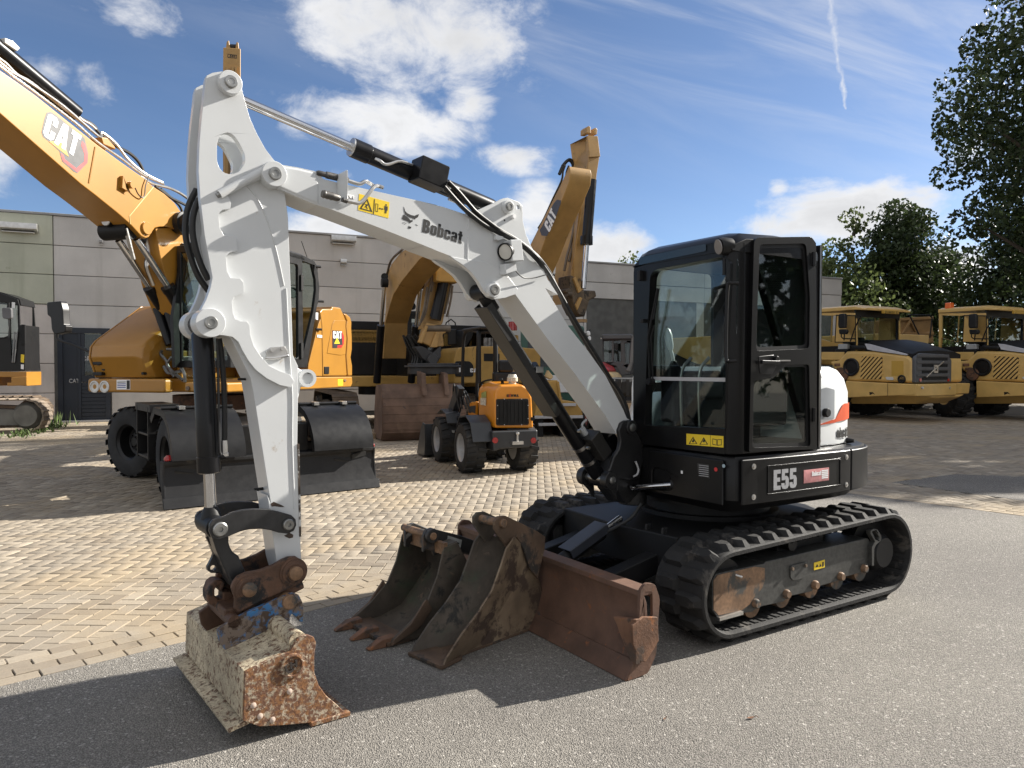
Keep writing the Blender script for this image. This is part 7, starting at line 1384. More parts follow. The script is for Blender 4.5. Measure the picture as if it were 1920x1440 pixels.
# stick: seen from its front, hanging almost straight down
dS = xf.px(y7([(650, 300)])[0], 0)[0]
DS = 3.4
def SX(pts, d=DS): return xf.pxds(pts, d)
st = X1.part('stick', plate(new(), SX(y7([(548, 600), (560, 480), (575, 340), (600, 270), (625, 160), (700, 120), (790, 180), (775, 290), (745, 300), (725, 400), (690, 560), (660, 600)])), DS-.45, DS-.08, 'd'), OLDYEL, fr=xf, bevel=.02)
X1.part('stick_head', plate(new(), SX(y7([(610, 285), (622, 160), (680, 120), (785, 210), (785, 265), (765, 298), (640, 292)])), DS-.08, DS+.35, 'd'), YELLOW if False else DKYEL, fr=xf, bevel=.03)
X1.part('bucket_cylinder', join(cyl(new(), (DS+.1, *SX(y7([(680, 290)]))[0]), (DS+.1, *SX(y7([(628, 540)]))[0]), .13), cyl(new(), (DS+.1, *SX(y7([(655, 300)]))[0]), (DS+.1, *SX(y7([(600, 520)]))[0]), .04)), BLACK, fr=xf)
for pts in ([(735, 300), (715, 400), (690, 500)], [(745, 310), (730, 420), (705, 520)], [(590, 330), (565, 480), (530, 560)], [(575, 320), (550, 480), (520, 580)], [(545, 130), (570, 200), (600, 270), (590, 340)], [(560, 130), (590, 200), (615, 270), (600, 350)]): X1.part('hydraulic_line', tube(new(), [(DS+.08, *q) for q in SX(y7(pts))], .03, 6, 4), PINM, fr=xf, parent=st)
X1.part('linkage', join(plate(new(), SX(y7([(560, 560), (700, 590), (705, 620), (670, 640), (680, 720), (600, 725), (520, 690), (545, 620)])), DS-.2, DS+.2, 'd')), OLDYEL, fr=xf, bevel=.03)
a = SX(y7([(560, 600), (720, 600)])); X1.part('linkage_pin', cyl(new(), (DS+.15, *a[0]), (DS+.15, *a[1]), .09), PINM, fr=xf)
for pts in ([(520, 690), (570, 580), (590, 580), (545, 700)], [(600, 725), (640, 620), (665, 630), (650, 725)]): X1.part('link_arm', plate(new(), SX(y7(pts), DS+.3), DS+.15, DS+.3, 'd'), OLDYEL, fr=xf, bevel=.02)
X1.part('tilt_coupler', join(plate(new(), SX(y7([(490, 720), (540, 715), (590, 740), (615, 760), (640, 735), (670, 712), (672, 790), (640, 830), (590, 830), (540, 800)]), DS+.2), DS-.3, DS+.25, 'd')), M('coupler_dark_grey', (.03, .03, .032), .5, var=.3), fr=xf, bevel=.03)
c0 = SX(y7([(615, 805)]), DS+.3)[0]; X1.part('coupler_boss', cyl(new(), (DS+.1, *c0), (DS+.38, *c0), .13), M('coupler_dark_grey', ()), fr=xf, bevel=.02)
c1 = SX(y7([(625, 855)]))[0]; X1.part('rotator', join(cyl(new(), (DS-.05, c1[0], c1[1]-.18), (DS-.05, c1[0], c1[1]+.08), .62, seg=40), cyl(new(), (DS-.05, c1[0], c1[1]-.02), (DS-.05, c1[0], c1[1]+.03), .70, seg=40)), M('coupler_dark_grey', ()), fr=xf, bevel=.015)
hb_ = new()
for k in range(9):
    x0 = 450+k*14; tube(hb_, [(DS-.2+.1*(k % 3), *q) for q in SX(y7([(430+k*8, 640+10*(k % 2)), (x0+10, 720), (500+k*9, 790), (480+k*12, 860)]))], .035, 6, 4)
X1.part('hose_bundle', hb_, HOSE, fr=xf)
# bucket, back to the camera, lined with plank-like wear plates
DB = DS+.95
bw0, bw1 = xf.pxd(y7([(285, 1200)])[0], DB)[0], xf.pxd(y7([(835, 1100)])[0], DB)[0]
zt_, zb_ = xf.pxd(y7([(300, 975)])[0], DB-.3)[1], 0.02
H_ = zt_
pf = [(DB-1.0, .05), (DB-.55, .02), (DB-.2, .03), (DB-.02, .16*H_), (DB, .36*H_), (DB-.02, .60*H_), (DB-.10, .82*H_), (DB-.28, H_)]
bk = X1.part('bucket', strip(new(), pf, bw0, bw1, .05), RUSTB, fr=xf, bevel=.01)
for k in range(8):
    i0 = 2+k*.62; i1 = i0+.57
    def at(t): i = min(int(t), len(pf)-2); u = t-i; return (pf[i][0]*(1-u)+pf[i+1][0]*u, pf[i][1]*(1-u)+pf[i+1][1]*u)
    A, Bq = at(min(i0, 6.95)), at(min(i1, 6.99)); X1.part('wear_plank', strip(new(), [(A[0]+.028, A[1]), (Bq[0]+.028, Bq[1])], bw0-.01, bw1+.01, .012), RUSTB, fr=xf, parent=bk, bevel=.006)
for l in (bw0-.03, bw1): X1.part('bucket_side', plate(new(), pf+[(DB-.75, H_*.98), (DB-.95, H_*.5)], l, l+.03), RUSTB, fr=xf, parent=bk, bevel=.01)
for x in (555, 705): a = xf.pxd(y7([(x, 980)])[0], DB-.1)[0]; X1.part('bucket_ear', plate(new(), [(DB+.02, H_*.80), (DB-.1, H_+.25), (DB-.55, H_+.3), (DB-.5, H_*.9)], a-.05, a+.05), RUSTB, fr=xf, parent=bk, bevel=.01)
body_simple(X1, xf, 1.35, -3.0, .9, 1.15, 3.0)
cab_simple(X1, xf, -.6, 1.0, .45, 1.35, 1.4, 3.2); X1.part('mirror', box(new(), (1.05, 1.65, 2.5), (.1, .25, .45)), DKP, fr=xf, bevel=.04); X1.part('mirror_arm', tube(new(), [(.9, 1.35, 2.0), (1.0, 1.5, 2.9), (1.02, 1.75, 2.9), (1.05, 1.75, 2.3)], .02, 6, 2), DKP, fr=xf)
for l in (.55, 1.15): lamp(X1, xf, (.95, l, 3.32), (1, 0, 0), .10)
for l0, l1 in ((-1.65, -1.0), (1.0, 1.65)): crawler(X1, xf, -2.9, 1.7, l0, l1, 1.0, TRKM, 44, BLACKM)
# --- tall folded excavator in the middle distance, logo on its boom
g3 = gnd(1075, 800); X3 = Thing('crawler_excavator', 'faded yellow excavator with its folded boom standing tall behind the white boom', 'excavator', (g3.x-2.4, 21.5), 118); f3 = X3.fr
lr = -.32
b3p = f3.pxs(tq1([(-60, 1600), (90, 1300), (180, 1120), (400, 690), (490, 480), (520, 470), (560, 520), (560, 640), (500, 860), (490, 1060), (420, 1240), (330, 1440), (240, 1700)]), lr)
l3 = f3.pxs(tq1([(-120, 1720), (90, 1300), (180, 1120), (400, 690), (500, 470), (512, 520), (500, 640), (420, 850), (330, 1050), (250, 1240), (180, 1440), (60, 1720)]), lr)
x3b = X3.part('boom', plate(new(), l3, lr, -lr-.05), OLDYEL, fr=f3, bevel=.015)
X3.part('emblem', plate(new(), f3.pxs(tq1([(330, 880), (372, 830), (415, 840), (412, 870), (345, 1060), (262, 1225), (205, 1218), (185, 1160), (210, 1120)]), lr), lr-.004, lr-.001), M('decal_slate', (.07, .07, .085), .5), fr=f3, parent=x3b, bevel=0)
tt = text_bm('CAT', .34, .003, .05); tw = text_w(tt); A_, B_ = [Vector((q[0], lr-.0055, q[1])) for q in f3.pxs(tq1([(262, 1145), (340, 960)]), lr)]; k_ = (B_-A_).length/tw
for v in tt.verts: v.co.x *= k_
put(tt, (A_+B_)/2+Vector((0, 0, 0)), (B_-A_), Vector((0, -1, 0)).cross(B_-A_)); X3.part('lettering', tt, WPRINT, fr=f3, parent=x3b, smooth=False)
X3.part('hydraulic_line', join(*[tube(new(), [(q[0], lr+.1+o, q[1]+.08) for q in f3.pxs(tq1([(130, 1170), (190, 1070), (290, 850), (380, 660), (395, 560), (420, 490)]), lr)], .025, 6, 3) for o in (0, .1)]), HOSE, fr=f3, parent=x3b)
# stick in the same plane further forward: outline from its side and front faces
D3 = f3.px(tq1([(700, 380)])[0], lr)[0]
def S3(pts, d): return f3.pxds(tq1(pts), d)
D3 = 3.0
s3 = X3.part('stick', plate(new(), S3([(700, 140), (800, 150), (830, 370), (800, 560), (770, 900), (690, 1440), (640, 1950), (540, 1950), (560, 1440), (640, 900), (700, 560), (712, 380)], D3), D3-.05, D3, 'd'), OLDYEL, fr=f3, bevel=.01)
fr_s = [S3([p], D3)[0] for p in ((700, 140), (712, 380), (690, 640), (620, 900), (560, 1440), (470, 1950))]
sid = [S3([p], D3-.9)[0] for p in ((640, 170), (560, 400), (530, 640), (505, 900), (470, 1440), (400, 1950))]
rr_ = [S3([p], D3)[0] for p in ((800, 150), (830, 375), (790, 640), (740, 900), (650, 1440), (600, 1950))]
X3.part('stick_box', loft(new(), [[(D3-.03, *a), (D3-.03, c[0]-.03, c[1]), (D3-.9, c[0]-.25, c[1]), (D3-.9, *b)] for a, b, c in zip(fr_s, sid, rr_)]), OLDYEL, fr=f3, bevel=.012, parent=s3)
X3.part('stick_head', loft(new(), [[(d, *q) for q in S3([(690, 145), (800, 150), (828, 370), (712, 378)], D3)] for d in (D3, D3+.05)]), OLDYEL, fr=f3, parent=s3, bevel=.01)
for pts in ([(655, 130), (655, 75), (680, 50), (700, 60), (705, 135)], [(735, 140), (740, 75), (760, 70), (775, 90), (770, 145)]): X3.part('stick_lug', plate(new(), S3(pts, D3-.3), D3-.45, D3-.15, 'd'), OLDYEL, fr=f3, parent=s3, bevel=.02)
c_a, c_b, c_c = [S3([p], D3+.25)[0] for p in ((745, 620), (690, 1310), (655, 1790))]; X3.part('bucket_cylinder', join(cyl(new(), (D3+.25, *c_a), (D3+.25, *c_b), .13), cyl(new(), (D3+.25, c_b[0], c_b[1]-.02), (D3+.25, c_b[0], c_b[1]+.2), .16)), BLACK, fr=f3); X3.part('cylinder_rod', cyl(new(), (D3+.25, *c_b), (D3+.25, *c_c), .07), CHROME, fr=f3)
for sgn, pts in ((1, [(690, 640), (640, 740), (600, 760), (575, 690), (560, 560), (545, 440), (500, 400), (430, 470)]), (1, [(590, 885), (540, 880), (510, 820), (520, 640), (560, 480), (520, 415)]), (1, [(530, 950), (470, 910), (455, 800), (520, 640), (545, 470), (500, 405), (440, 460), (395, 560)])): X3.part('hose', tube(new(), [(D3-.1 if i < 3 else D3-.9, *f3.pxd(q, D3-.1 if i < 3 else D3-.9)) for i, q in enumerate(tq1(pts))], .045, 7, 4), HOSE, fr=f3, parent=s3)
for pts in ([(560, 960), (560, 1100), (520, 1300), (480, 1440), (450, 1600)], [(600, 890), (590, 1050), (550, 1300), (500, 1500)]): X3.part('hydraulic_line', tube(new(), [(D3-.3, *q) for q in S3(pts, D3-.3)], .035, 6, 3), PINM, fr=f3, parent=s3)
E3 = cr(1040, 440, 4.5)
def S4(pts, d=3.0): return f3.pxds(E3(pts), d)
X3.part('linkage', plate(new(), S4([(80, 350), (110, 360), (150, 480), (290, 480), (300, 530), (240, 560), (215, 650), (200, 700), (150, 680), (110, 600), (90, 500), (40, 500), (40, 470), (75, 465)]), D3-.3, D3+.3, 'd'), M('oily_linkage', (.10, .07, .04), .55, var=.4, vs=4, dirt=(.03, .025, .02), damt=.4, ds=4), fr=f3, bevel=.03)
a = S4([(60, 500), (290, 510)]); X3.part('linkage_pin', cyl(new(), (D3+.2, *a[0]), (D3+.2, *a[1]), .10), PINM, fr=f3)
X3.part('link_arm', plate(new(), S4([(95, 380), (115, 370), (165, 480), (140, 500)]), D3+.3, D3+.36, 'd'), OLDYEL, fr=f3); X3.part('link_arm', plate(new(), S4([(115, 600), (150, 535), (170, 545), (130, 640)]), D3+.3, D3+.36, 'd'), OLDYEL, fr=f3)
X3.part('beacon', cyl(new(), (D3, *S4([(222, 740)])[0]), (D3, S4([(222, 740)])[0][0], S4([(222, 715)])[0][1]), .16), M('beacon_amber', (.35, .22, .1), .4), fr=f3)
bq = [f3.pxd(p, 2.6) for p in ((1010, 690), (1120, 790))]; body_simple(X3, f3, 1.3, -2.6, 1.0, 1.15, 2.9); X3.part('bucket', strip(new(), [(D3-.5, .05), (D3-.1, .03), (D3+.2, .3), (D3+.2, .8), (D3-.05, 1.2)], -.5, .5, .05), RUSTB, fr=f3, bevel=.01)
for l0, l1 in ((-1.6, -1.0), (1.0, 1.6)): crawler(X3, f3, -2.6, 1.6, l0, l1, .95, TRKM, 40, BLACKM)
# --- excavator whose stick rises behind the white arm
X4 = Thing('crawler_excavator', 'yellow excavator mostly hidden by the white arm, only its upright stick showing above it', 'excavator', (-7.3, 19.2), 111); f4 = X4.fr
D4_ = 1.0
def S5(pts, d=D4_): return f4.pxds(cA(pts), d)
q = S5([(282, 85), (380, 90), (380, 900), (282, 900)])
xs4 = X4.part('stick', plate(new(), S5([(284, 82), (378, 88), (378, 260), (372, 900), (372, 1250), (290, 1250), (290, 900), (282, 260)]), D4_-.7, D4_, 'd'), OLDYEL, fr=f4, bevel=.02)
for pts in ([(298, 84), (303, 45), (315, 38), (322, 84)], [(350, 86), (355, 48), (366, 50), (370, 88)]): X4.part('stick_lug', plate(new(), S5(pts), D4_-.5, D4_-.05, 'd'), OLDYEL, fr=f4, parent=xs4, bevel=.02)
X4.part('lug_pin', cyl(new(), (D4_-.3, *S5([(305, 62)])[0]), (D4_-.3, *S5([(366, 64)])[0]), .10), BLACKM, fr=f4, parent=xs4)
fr_ = plate(new(), S5([(308, 118), (358, 124), (356, 144), (307, 138)], D4_+.002), D4_+.001, D4_+.004, 'd', [S5([(311, 121), (355, 127), (353, 141), (310, 135)], D4_+.002)]); X4.part('label_frame', fr_, INK, fr=f4, parent=xs4); text_on(X4, f4, 'AEC', cA([(318, 128)])[0], cA([(350, 133)])[0], 3.6, D4_+.002, INK, .03, xs4, 'd')
for l_ in (305, 335, 352): X4.part('rib', beam(new(), (D4_+.03, *S5([(l_, 190)])[0]), (D4_+.03, *S5([(l_, 900)])[0]), .05, .05), OLDYEL, fr=f4, parent=xs4)
a, b = S5([(350, 500), (345, 1250)]); X4.part('bucket_cylinder', cyl(new(), (D4_+.16, *a), (D4_+.16, *b), .11), BLACK, fr=f4)
tp = S5([(330, 130)])[0]; X4.part('boom', loft(new(), [[(d, l+tp[0], z) for l, z in ((-.22, zz_-h_), (.22, zz_-h_), (.22, zz_+h_), (-.22, zz_+h_))] for d, zz_, h_ in ((D4_-.72, tp[1]-1.4, .25), (-1.0, 5.4, .45), (-2.2, 2.6, .4), (-2.4, 1.6, .3))]), OLDYEL, fr=f4, bevel=.02)
X4.part('linkage', plate(new(), [(tp[0]-.25, 1.0), (tp[0]+.25, 1.0), (tp[0]+.25, 3.3), (tp[0]-.25, 3.3)], D4_-.6, D4_-.05, 'd'), PINM, fr=f4, bevel=.05)
f4b = Fr((f4.mat @ Vector((-2.5, tp[0], 0)))[:2], 111); X4.part('deck', bx(new(), (-1.4, -1.0, 1.1), (.8, 1.0, 1.5)), DKYEL, fr=f4b, bevel=.04); X4.part('engine_house', bx(new(), (-1.4, -1.0, 1.51), (-.2, 1.0, 2.3)), DKYEL, fr=f4b, bevel=.06)
for l0, l1 in ((-1.2, -.7), (.7, 1.2)): crawler(X4, f4b, -1.4, 1.2, l0, l1, .8, TRKM, 34, BLACKM)
# --- crawler machine cut by the left edge of the photograph
g5 = gnd(60, 812); X5 = Thing('crawler_excavator', 'black and yellow crawler excavator standing by the wall at the far left', 'excavator', (g5.x-1.6, g5.y+1.4), 190); f5 = X5.fr
# its right-hand end shows: cab, yellow skirt, track
L5 = -1.35
f5 = Fr((g5.x-1.9, g5.y+.9), 12); X5.e.matrix_world = f5.mat; X5.fr = f5; X5.inv = f5.mat.inverted()
L5 = .75
P(X5, f5, 'cab_side', y8([(-260, 800), (-260, 40), (0, 92), (160, 150), (172, 200), (178, 380), (222, 390), (226, 640), (225, 795)]), L5-.06, L5, DKP, holes=[y8([(-200, 500), (-200, 160), (70, 180), (85, 230), (80, 490)]), y8([(92, 240), (100, 185), (155, 200), (160, 420), (105, 720), (95, 500)])], bevel=.01)
P(X5, f5, 'cab_far_side', y8([(-260, 800), (-260, 40), (0, 92), (160, 150), (178, 380), (225, 795)]), L5-1.0, L5-.95, DKP, ref=L5, holes=[y8([(-200, 500), (-200, 160), (150, 190), (150, 500)])])
pr_ = f5.pxs(y8([(-260, 40), (0, 92), (160, 150), (172, 200)]), L5); X5.part('cab_roof', strip(new(), pr_, L5-.95, L5-.06, .05), DKP, fr=f5); P(X5, f5, 'pane', y8([(-200, 500), (-200, 160), (155, 190), (160, 420), (105, 720), (85, 500)]), L5-.04, L5-.03, DGLASS, bevel=0)
q_ = f5.pxs(y8([(180, 380), (225, 795)]), L5); X5.part('cab_rear', bx(new(), (q_[1][0], L5-.95, q_[1][1]), (q_[1][0]+.06, L5-.07, q_[0][1])), DKP, fr=f5, bevel=.01)
for a, b in ((385, 640),): P(X5, f5, 'rear_vent', y8([(190, 375), (224, 378), (226, 560), (192, 560)]), L5, L5+.05, BLACKM)
P(X5, f5, 'warning_decal', y8([(188, 645), (218, 648), (215, 722), (186, 715)]), L5+.001, L5+.004, DECALY, bevel=0); P(X5, f5, 'white_sticker', y8([(188, 735), (214, 737), (213, 780), (187, 776)]), L5+.001, L5+.004, WPRINT, bevel=0); P(X5, f5, 'white_sticker', y8([(106, 175), (136, 178), (134, 230), (106, 228)]), L5+.001, L5+.004, WPRINT, bevel=0)
P(X5, f5, 'rail', y8([(125, 440), (138, 440), (115, 720), (103, 720)]), L5+.02, L5+.05, M('grey_rail', (.22, .22, .22), .4)); P(X5, f5, 'rail', y8([(148, 440), (160, 440), (132, 720), (120, 720)]), L5+.02, L5+.05, M('grey_rail', ()))
P(X5, f5, 'skirt', y8([(-260, 800), (240, 802), (240, 930), (130, 925), (130, 850), (-20, 850), (-20, 930), (-260, 930)]), L5-.9, L5+.04, YELLOW, bevel=.015); P(X5, f5, 'bumper', y8([(62, 900), (100, 900), (100, 850), (240, 845), (240, 925), (62, 930)]), L5+.04, L5+.12, YELLOW, bevel=.015)
mr = f5.pxs(y8([(25, 225), (112, 228), (115, 320), (80, 332), (30, 320)]), L5+.35); X5.part('mirror', plate(new(), rnd2(mr, .05), L5+.3, L5+.42), M('mirror_grey', (.12, .12, .125), .4), fr=f5, bevel=.02); X5.part('mirror_arm', tube(new(), [(a, L5+.3, b) for a, b in f5.pxs(y8([(60, 260), (80, 180), (80, 330), (80, 480), (-20, 500)]), L5+.3)], .02, 6, 2), DKP, fr=f5)
td = f5.px(y8([(405, 1110)])[0], L5+.35)[0]; crawler(X5, f5, td, td+4.2, L5-.15, L5+.45, .86, M('grey_track_steel', (.17, .135, .10), .75, var=.3, vs=3, dirt=(.06, .05, .04), damt=.3, ds=4), 40, M('dusty_frame', (.13, .125, .11), .7, var=.3)); crawler(X5, f5, td+.7, td+4.9, L5-2.2, L5-1.6, .86, TRKM, 40)

# --- rear body of another yellow machine behind the little loader
g6_ = atY(900, 700, 19.5); X6 = Thing('crawler_excavator', 'yellow machine showing only its rounded rear body above the orange loader', 'excavator', (g6_.x, g6_.y), 112); f6 = X6.fr
gg1 = cr(760, 590, 4.646)
def S6(pts, d=0.): return f6.pxds(gg1(pts), d)
X6.part('counterweight', plate(new(), rnd2(S6([(425, 600), (425, 400), (440, 320), (475, 285), (640, 275), (900, 275), (1180, 300), (1180, 600)]), .05), -2.6, 0., 'd'), DKYEL, fr=X6.fr, bevel=.10, seg=4)
X6.part('radiator_recess', plate(new(), rnd2(S6([(432, 540), (432, 405), (560, 405), (592, 440), (592, 540)]), .06), 0., .03, 'd'), BLACKM, fr=f6, bevel=.02); a_ = S6([(752, 372)])[0]; X6.part('handle_recess', bx(new(), (0, a_[0]-.22, a_[1]-.1), (.012, a_[0]+.22, a_[1]+.1)), BLACKM, fr=f6, bevel=.01)
text_on(X6, f6, 'CAT', gg1([(565, 485)])[0], gg1([(655, 485)])[0], 7.5, .032, WPRINT, .04, None, 'd'); sq_ = S6([(448, 462), (478, 462), (478, 500), (448, 500)]); X6.part('sticker', plate(new(), sq_, .03, .034, 'd'), WPRINT, fr=f6)
tm = S6([(500, 285), (560, 120), (700, 110), (860, 180), (900, 285)], -1.0); X6.part('cab_guard', plate(new(), tm, -2.2, -1., 'd', [S6([(560, 270), (600, 150), (690, 150), (700, 270)], -1.)]), BLACKM, fr=f6, bevel=.03)
for k in range(4): q_ = S6([(700+k*30, 235)], -.6)[0]; X6.part('pipe', cyl(new(), (-.6, q_[0], q_[1]-.25), (-.6, q_[0], q_[1]+.1), .07), M('dull_hose_metal', ()), fr=f6)
q_ = S6([(935, 100)], -.8)[0]; X6.part('beacon', cyl(new(), (-.8, q_[0], q_[1]-.12), (-.8, q_[0], q_[1]+.12), .12), REDL, fr=f6)
for l0, l1 in ((-1.5, -.9), (.9, 1.5)): crawler(X6, f6, -3.2, .4, l0, l1, .95, TRKM, 36, BLACKM)
# ------------------------------------------------------------------ small orange wheel loader
g1 = cr(760, 590, 4.646)
ra, rb_ = gnd(880, 886), gnd(978, 881); Lv = (ra-rb_).normalized(); thg = math.degrees(math.atan2(Lv.x, -Lv.y)); mid = (ra+rb_)/2; hwg = (ra-rb_).length/2
LD = Thing('compact_wheel_loader', 'small orange and black wheel loader seen from behind, bucket lowered to the ground', 'loader', (mid.x, mid.y), thg); gf = LD.fr
CHAR = M('charcoal_loader_paint', (.03, .032, .035), .42, var=.2, dirt=(.08, .07, .06), damt=.1, ds=5)
RIM = M('silver_rim', (.45, .45, .45), .4, .3, var=.1, dirt=(.2, .17, .14), damt=.12, ds=8)
Rw = .40
for d in (0., 1.48):
    for s in (1, -1): wheel(LD, gf, (d, s*(hwg-.01), Rw), Rw, .33, RIM, s, 0, 16, .028, rimr=.56)
RD = -.42
def G(pts, d=RD): return gf.pxds(g1(pts), d)
hood_r = G([(782, 990), (778, 700), (790, 650), (830, 612), (1020, 608), (1075, 640), (1108, 720), (1122, 990)])
hs_ = rnd2(hood_r, .03)
c_h = (sum(p[0] for p in hood_r)/8, 0)
zmin_h = min(p[1] for p in hood_r)
def hsec2(d, k, up): return [(d, a*(1+k), zmin_h+(z-zmin_h)*(1+up)) for a, z in hood_r]
hd_ = LD.part('hood', loft(new(), [[(RD+.01, a*.97+c_h[0]*.03, z-.012 if z > zmin_h+.1 else z) for a, z in hood_r], hsec2(RD+.06, 0, 0), hsec2(RD+.55, .06, .06), hsec2(RD+.80, .06, .02)]), ORANGE, fr=gf, bevel=.03, seg=3, ang=25)
gr_o = G([(792, 965), (792, 735), (1072, 732), (1075, 960)]); LD.part('grille_frame', plate(new(), rnd2(gr_o, .03), RD-.012, RD+.02, 'd'), DARK, fr=gf, parent=hd_, bevel=.006)
for k in range(8):
    x = 822+k*33; A, Bq = G([(x, 750)])[0], G([(x, 945)])[0]; LD.part('grille_bar', beam(new(), (RD-.016, *A), (RD-.016, *Bq), .022, .012), BLACKM, fr=gf, parent=hd_)
for x in (800, 860, 1010, 1066):
    for y in (735, 958): a = G([(x, y if 840 < x < 1050 else (790 if y < 800 else 905))])[0]; LD.part('bolt', cyl(new(), (RD-.02, *a), (RD, *a), .008, seg=8), ZINC, fr=gf, parent=hd_)
text_on(LD, gf, 'GIANT', g1([(882, 706)])[0], g1([(988, 704)])[0], 4.6, RD-.001, INK, .04, hd_, 'd'); a = G([(910, 704)])[0]; LD.part('lettering', box(new(), (RD-.004, a[0], a[1]), (.003, .010, .06), rx=.3), REDP, fr=gf, parent=hd_)
c = G([(1108, 908)])[0]; LD.part('cap', cyl(new(), (RD-.02, *c), (RD+.03, *c), .03), DKP, fr=gf, parent=hd_)
lh = hood_r[0][0]; lF = max(p[0] for p in hood_r)
def GS(pts, l): return gf.pxs(g1(pts), l)
lsd = lF*1.05+.005
LD.part('sticker', plate(new(), GS([(664, 680), (705, 665), (705, 720), (664, 725)], lsd), lsd, lsd+.003), M('green_sticker', (.30, .33, .10), .5, var=.3, vs=30), fr=gf, parent=hd_); LD.part('sticker', plate(new(), GS([(655, 725), (705, 725), (702, 792), (655, 785)], lsd), lsd, lsd+.003), M('cream_sticker', (.55, .5, .4), .5, var=.3, vs=30), fr=gf, parent=hd_)
text_on(LD, gf, 'G1500', g1([(670, 918)])[0], g1([(722, 928)])[0], 6, lsd+.001, INK, .04, hd_)
# bumper and chassis
bq_ = G([(752, 1015), (1150, 1003), (1148, 1105), (1075, 1155), (830, 1170), (765, 1195)], RD-.08); LD.part('rear_counterweight', loft(new(), [[(d, a, z) for a, z in bq_] for d in (RD-.10, RD+.35)]), CHAR, fr=gf, bevel=.025)
for x in (782, 1115): a = gf.pxd(g1([(x, 1095)])[0], RD-.10); LD.part('tail_lamp', cyl(new(), (RD-.11, *a), (RD-.09, *a), .045), REDL, fr=gf)
a = gf.pxd(g1([(972, 1090)])[0], RD-.12); LD.part('tow_ball', join(cyl(new(), (RD-.14, a[0], a[1]-.05), (RD-.14, a[0], a[1]+.08), .016), lathe(new(), (RD-.14, a[0], a[1]+.07), (RD-.14, a[0], a[1]+.13), [(0, .015), (.015, .028), (.03, .032), (.045, .027), (.06, .0)], 14), bx(new(), (RD-.17, a[0]-.09, a[1]-.07), (RD-.09, a[0]+.09, a[1]-.02))), ZINC, fr=gf)
sd_ = GS([(600, 965), (640, 985), (752, 1010), (765, 1195), (640, 1180), (560, 1000)], hwg-.2); LD.part('rear_frame', join(bx(new(), (RD+.3, -.40, .36), (.75, .40, .62)), bx(new(), (.6, -.2, .34), (1.9, .2, .6))), CHAR, fr=gf, bevel=.03)
for l in (hwg-.2, -hwg+.1): LD.part('rear_fender', strip(new(), [(-.44, .52), (-.30, .80), (-.05, .90), (.30, .86), (.42, .72)], l-.05, l+.28, .025), CHAR, fr=gf, bevel=.006)
for l in (hwg-.2, -hwg-.05): LD.part('front_fender', strip(new(), [(1.08, .70), (1.2, .86), (1.5, .92), (1.75, .84)], l, l+.26, .022), CHAR, fr=gf, bevel=.006)
P(LD, gf, 'side_panel', g1([(542, 905), (560, 765), (612, 755), (608, 930)]), lsd-.08, lsd-.02, ORANGE, bevel=.02); P(LD, gf, 'panel_print', g1([(552, 800), (610, 790), (608, 860), (580, 850), (556, 860)]), lsd-.02, lsd-.017, CHAR, bevel=0); LD.part('cab_base', bx(new(), (.3, -.42, .6), (1.0, lsd-.09, 1.02)), BLACKM, fr=gf, bevel=.03)
# roll-over frame
dR = .36
def RP(p): return (dR, *gf.pxd(g1([p])[0], dR))
lp, rp_ = RP((640, 600)), RP((1065, 590)); tpL, tpR = RP((636, 150)), RP((1000, 140))
LD.part('roll_bar', join(tube(new(), [lp, (dR, lp[1], tpL[2]-.12), (dR+.03, lp[1]-.04, tpL[2]), (dR+.03, -lp[1]+.1, tpL[2]), (dR, -lp[1]+.05, tpL[2]-.12), (dR, -lp[1]+.05, lp[2])], .042, 8, 3), tube(new(), [(dR+.03, lp[1]-.02, tpL[2]), (dR+.75, lp[1]-.02, tpL[2]+.05), (dR+.95, lp[1]-.02, tpL[2]-.25), (dR+1.0, lp[1]-.02, 1.0)], .03, 8, 4), tube(new(), [(dR+.03, -lp[1]+.05, tpL[2]), (dR+.75, -lp[1]+.05, tpL[2]+.05), (dR+.95, -lp[1]+.05, tpL[2]-.25), (dR+1.0, -lp[1]+.05, 1.0)], .03, 8, 4)), BLACKM, fr=gf, ang=50)
LD.part('canopy', loft(new(), [[(d, l, z) for l, z in ((lp[1]+.03, tpL[2]+.04), (-lp[1]-.0, tpL[2]+.04), (-lp[1]-.0, tpL[2]+.09), (lp[1]+.03, tpL[2]+.09))] for d in (dR-.15, dR+.85)]), DKP, fr=gf, bevel=.02)
s_a = RP((860, 560)); LD.part('seat', join(box(new(), (dR+.18, s_a[1], 1.12), (.42, .44, .12)), box(new(), (dR-.06, s_a[1], 1.36), (.12, .44, .46)), box(new(), (dR-.08, s_a[1], 1.68), (.10, .26, .2))), BLACK, fr=gf, bevel=.04, seg=3)
for dx in (-.25, .25): LD.part('armrest', box(new(), (dR+.12, s_a[1]+dx, 1.3), (.3, .06, .06)), BLACKM, fr=gf, bevel=.02)
a = G([(932, 592)], RD+.2)[0]; LD.part('air_cleaner_cap', lathe(new(), (RD+.2, a[0], a[1]-.04), (RD+.2, a[0], a[1]+.13), [(0, .06), (.06, .06), (.06, .085), (.12, .085), (.13, .075), (.17, .06)], 20), M('cream_sticker', ()), fr=gf, parent=hd_); a = G([(845, 605)], RD+.2)[0]; LD.part('exhaust', tube(new(), [(RD+.2, a[0], a[1]-.05), (RD+.2, a[0], a[1]+.04), (RD+.14, a[0]+.05, a[1]+.08)], .025, 8), BLACKM, fr=gf, parent=hd_)
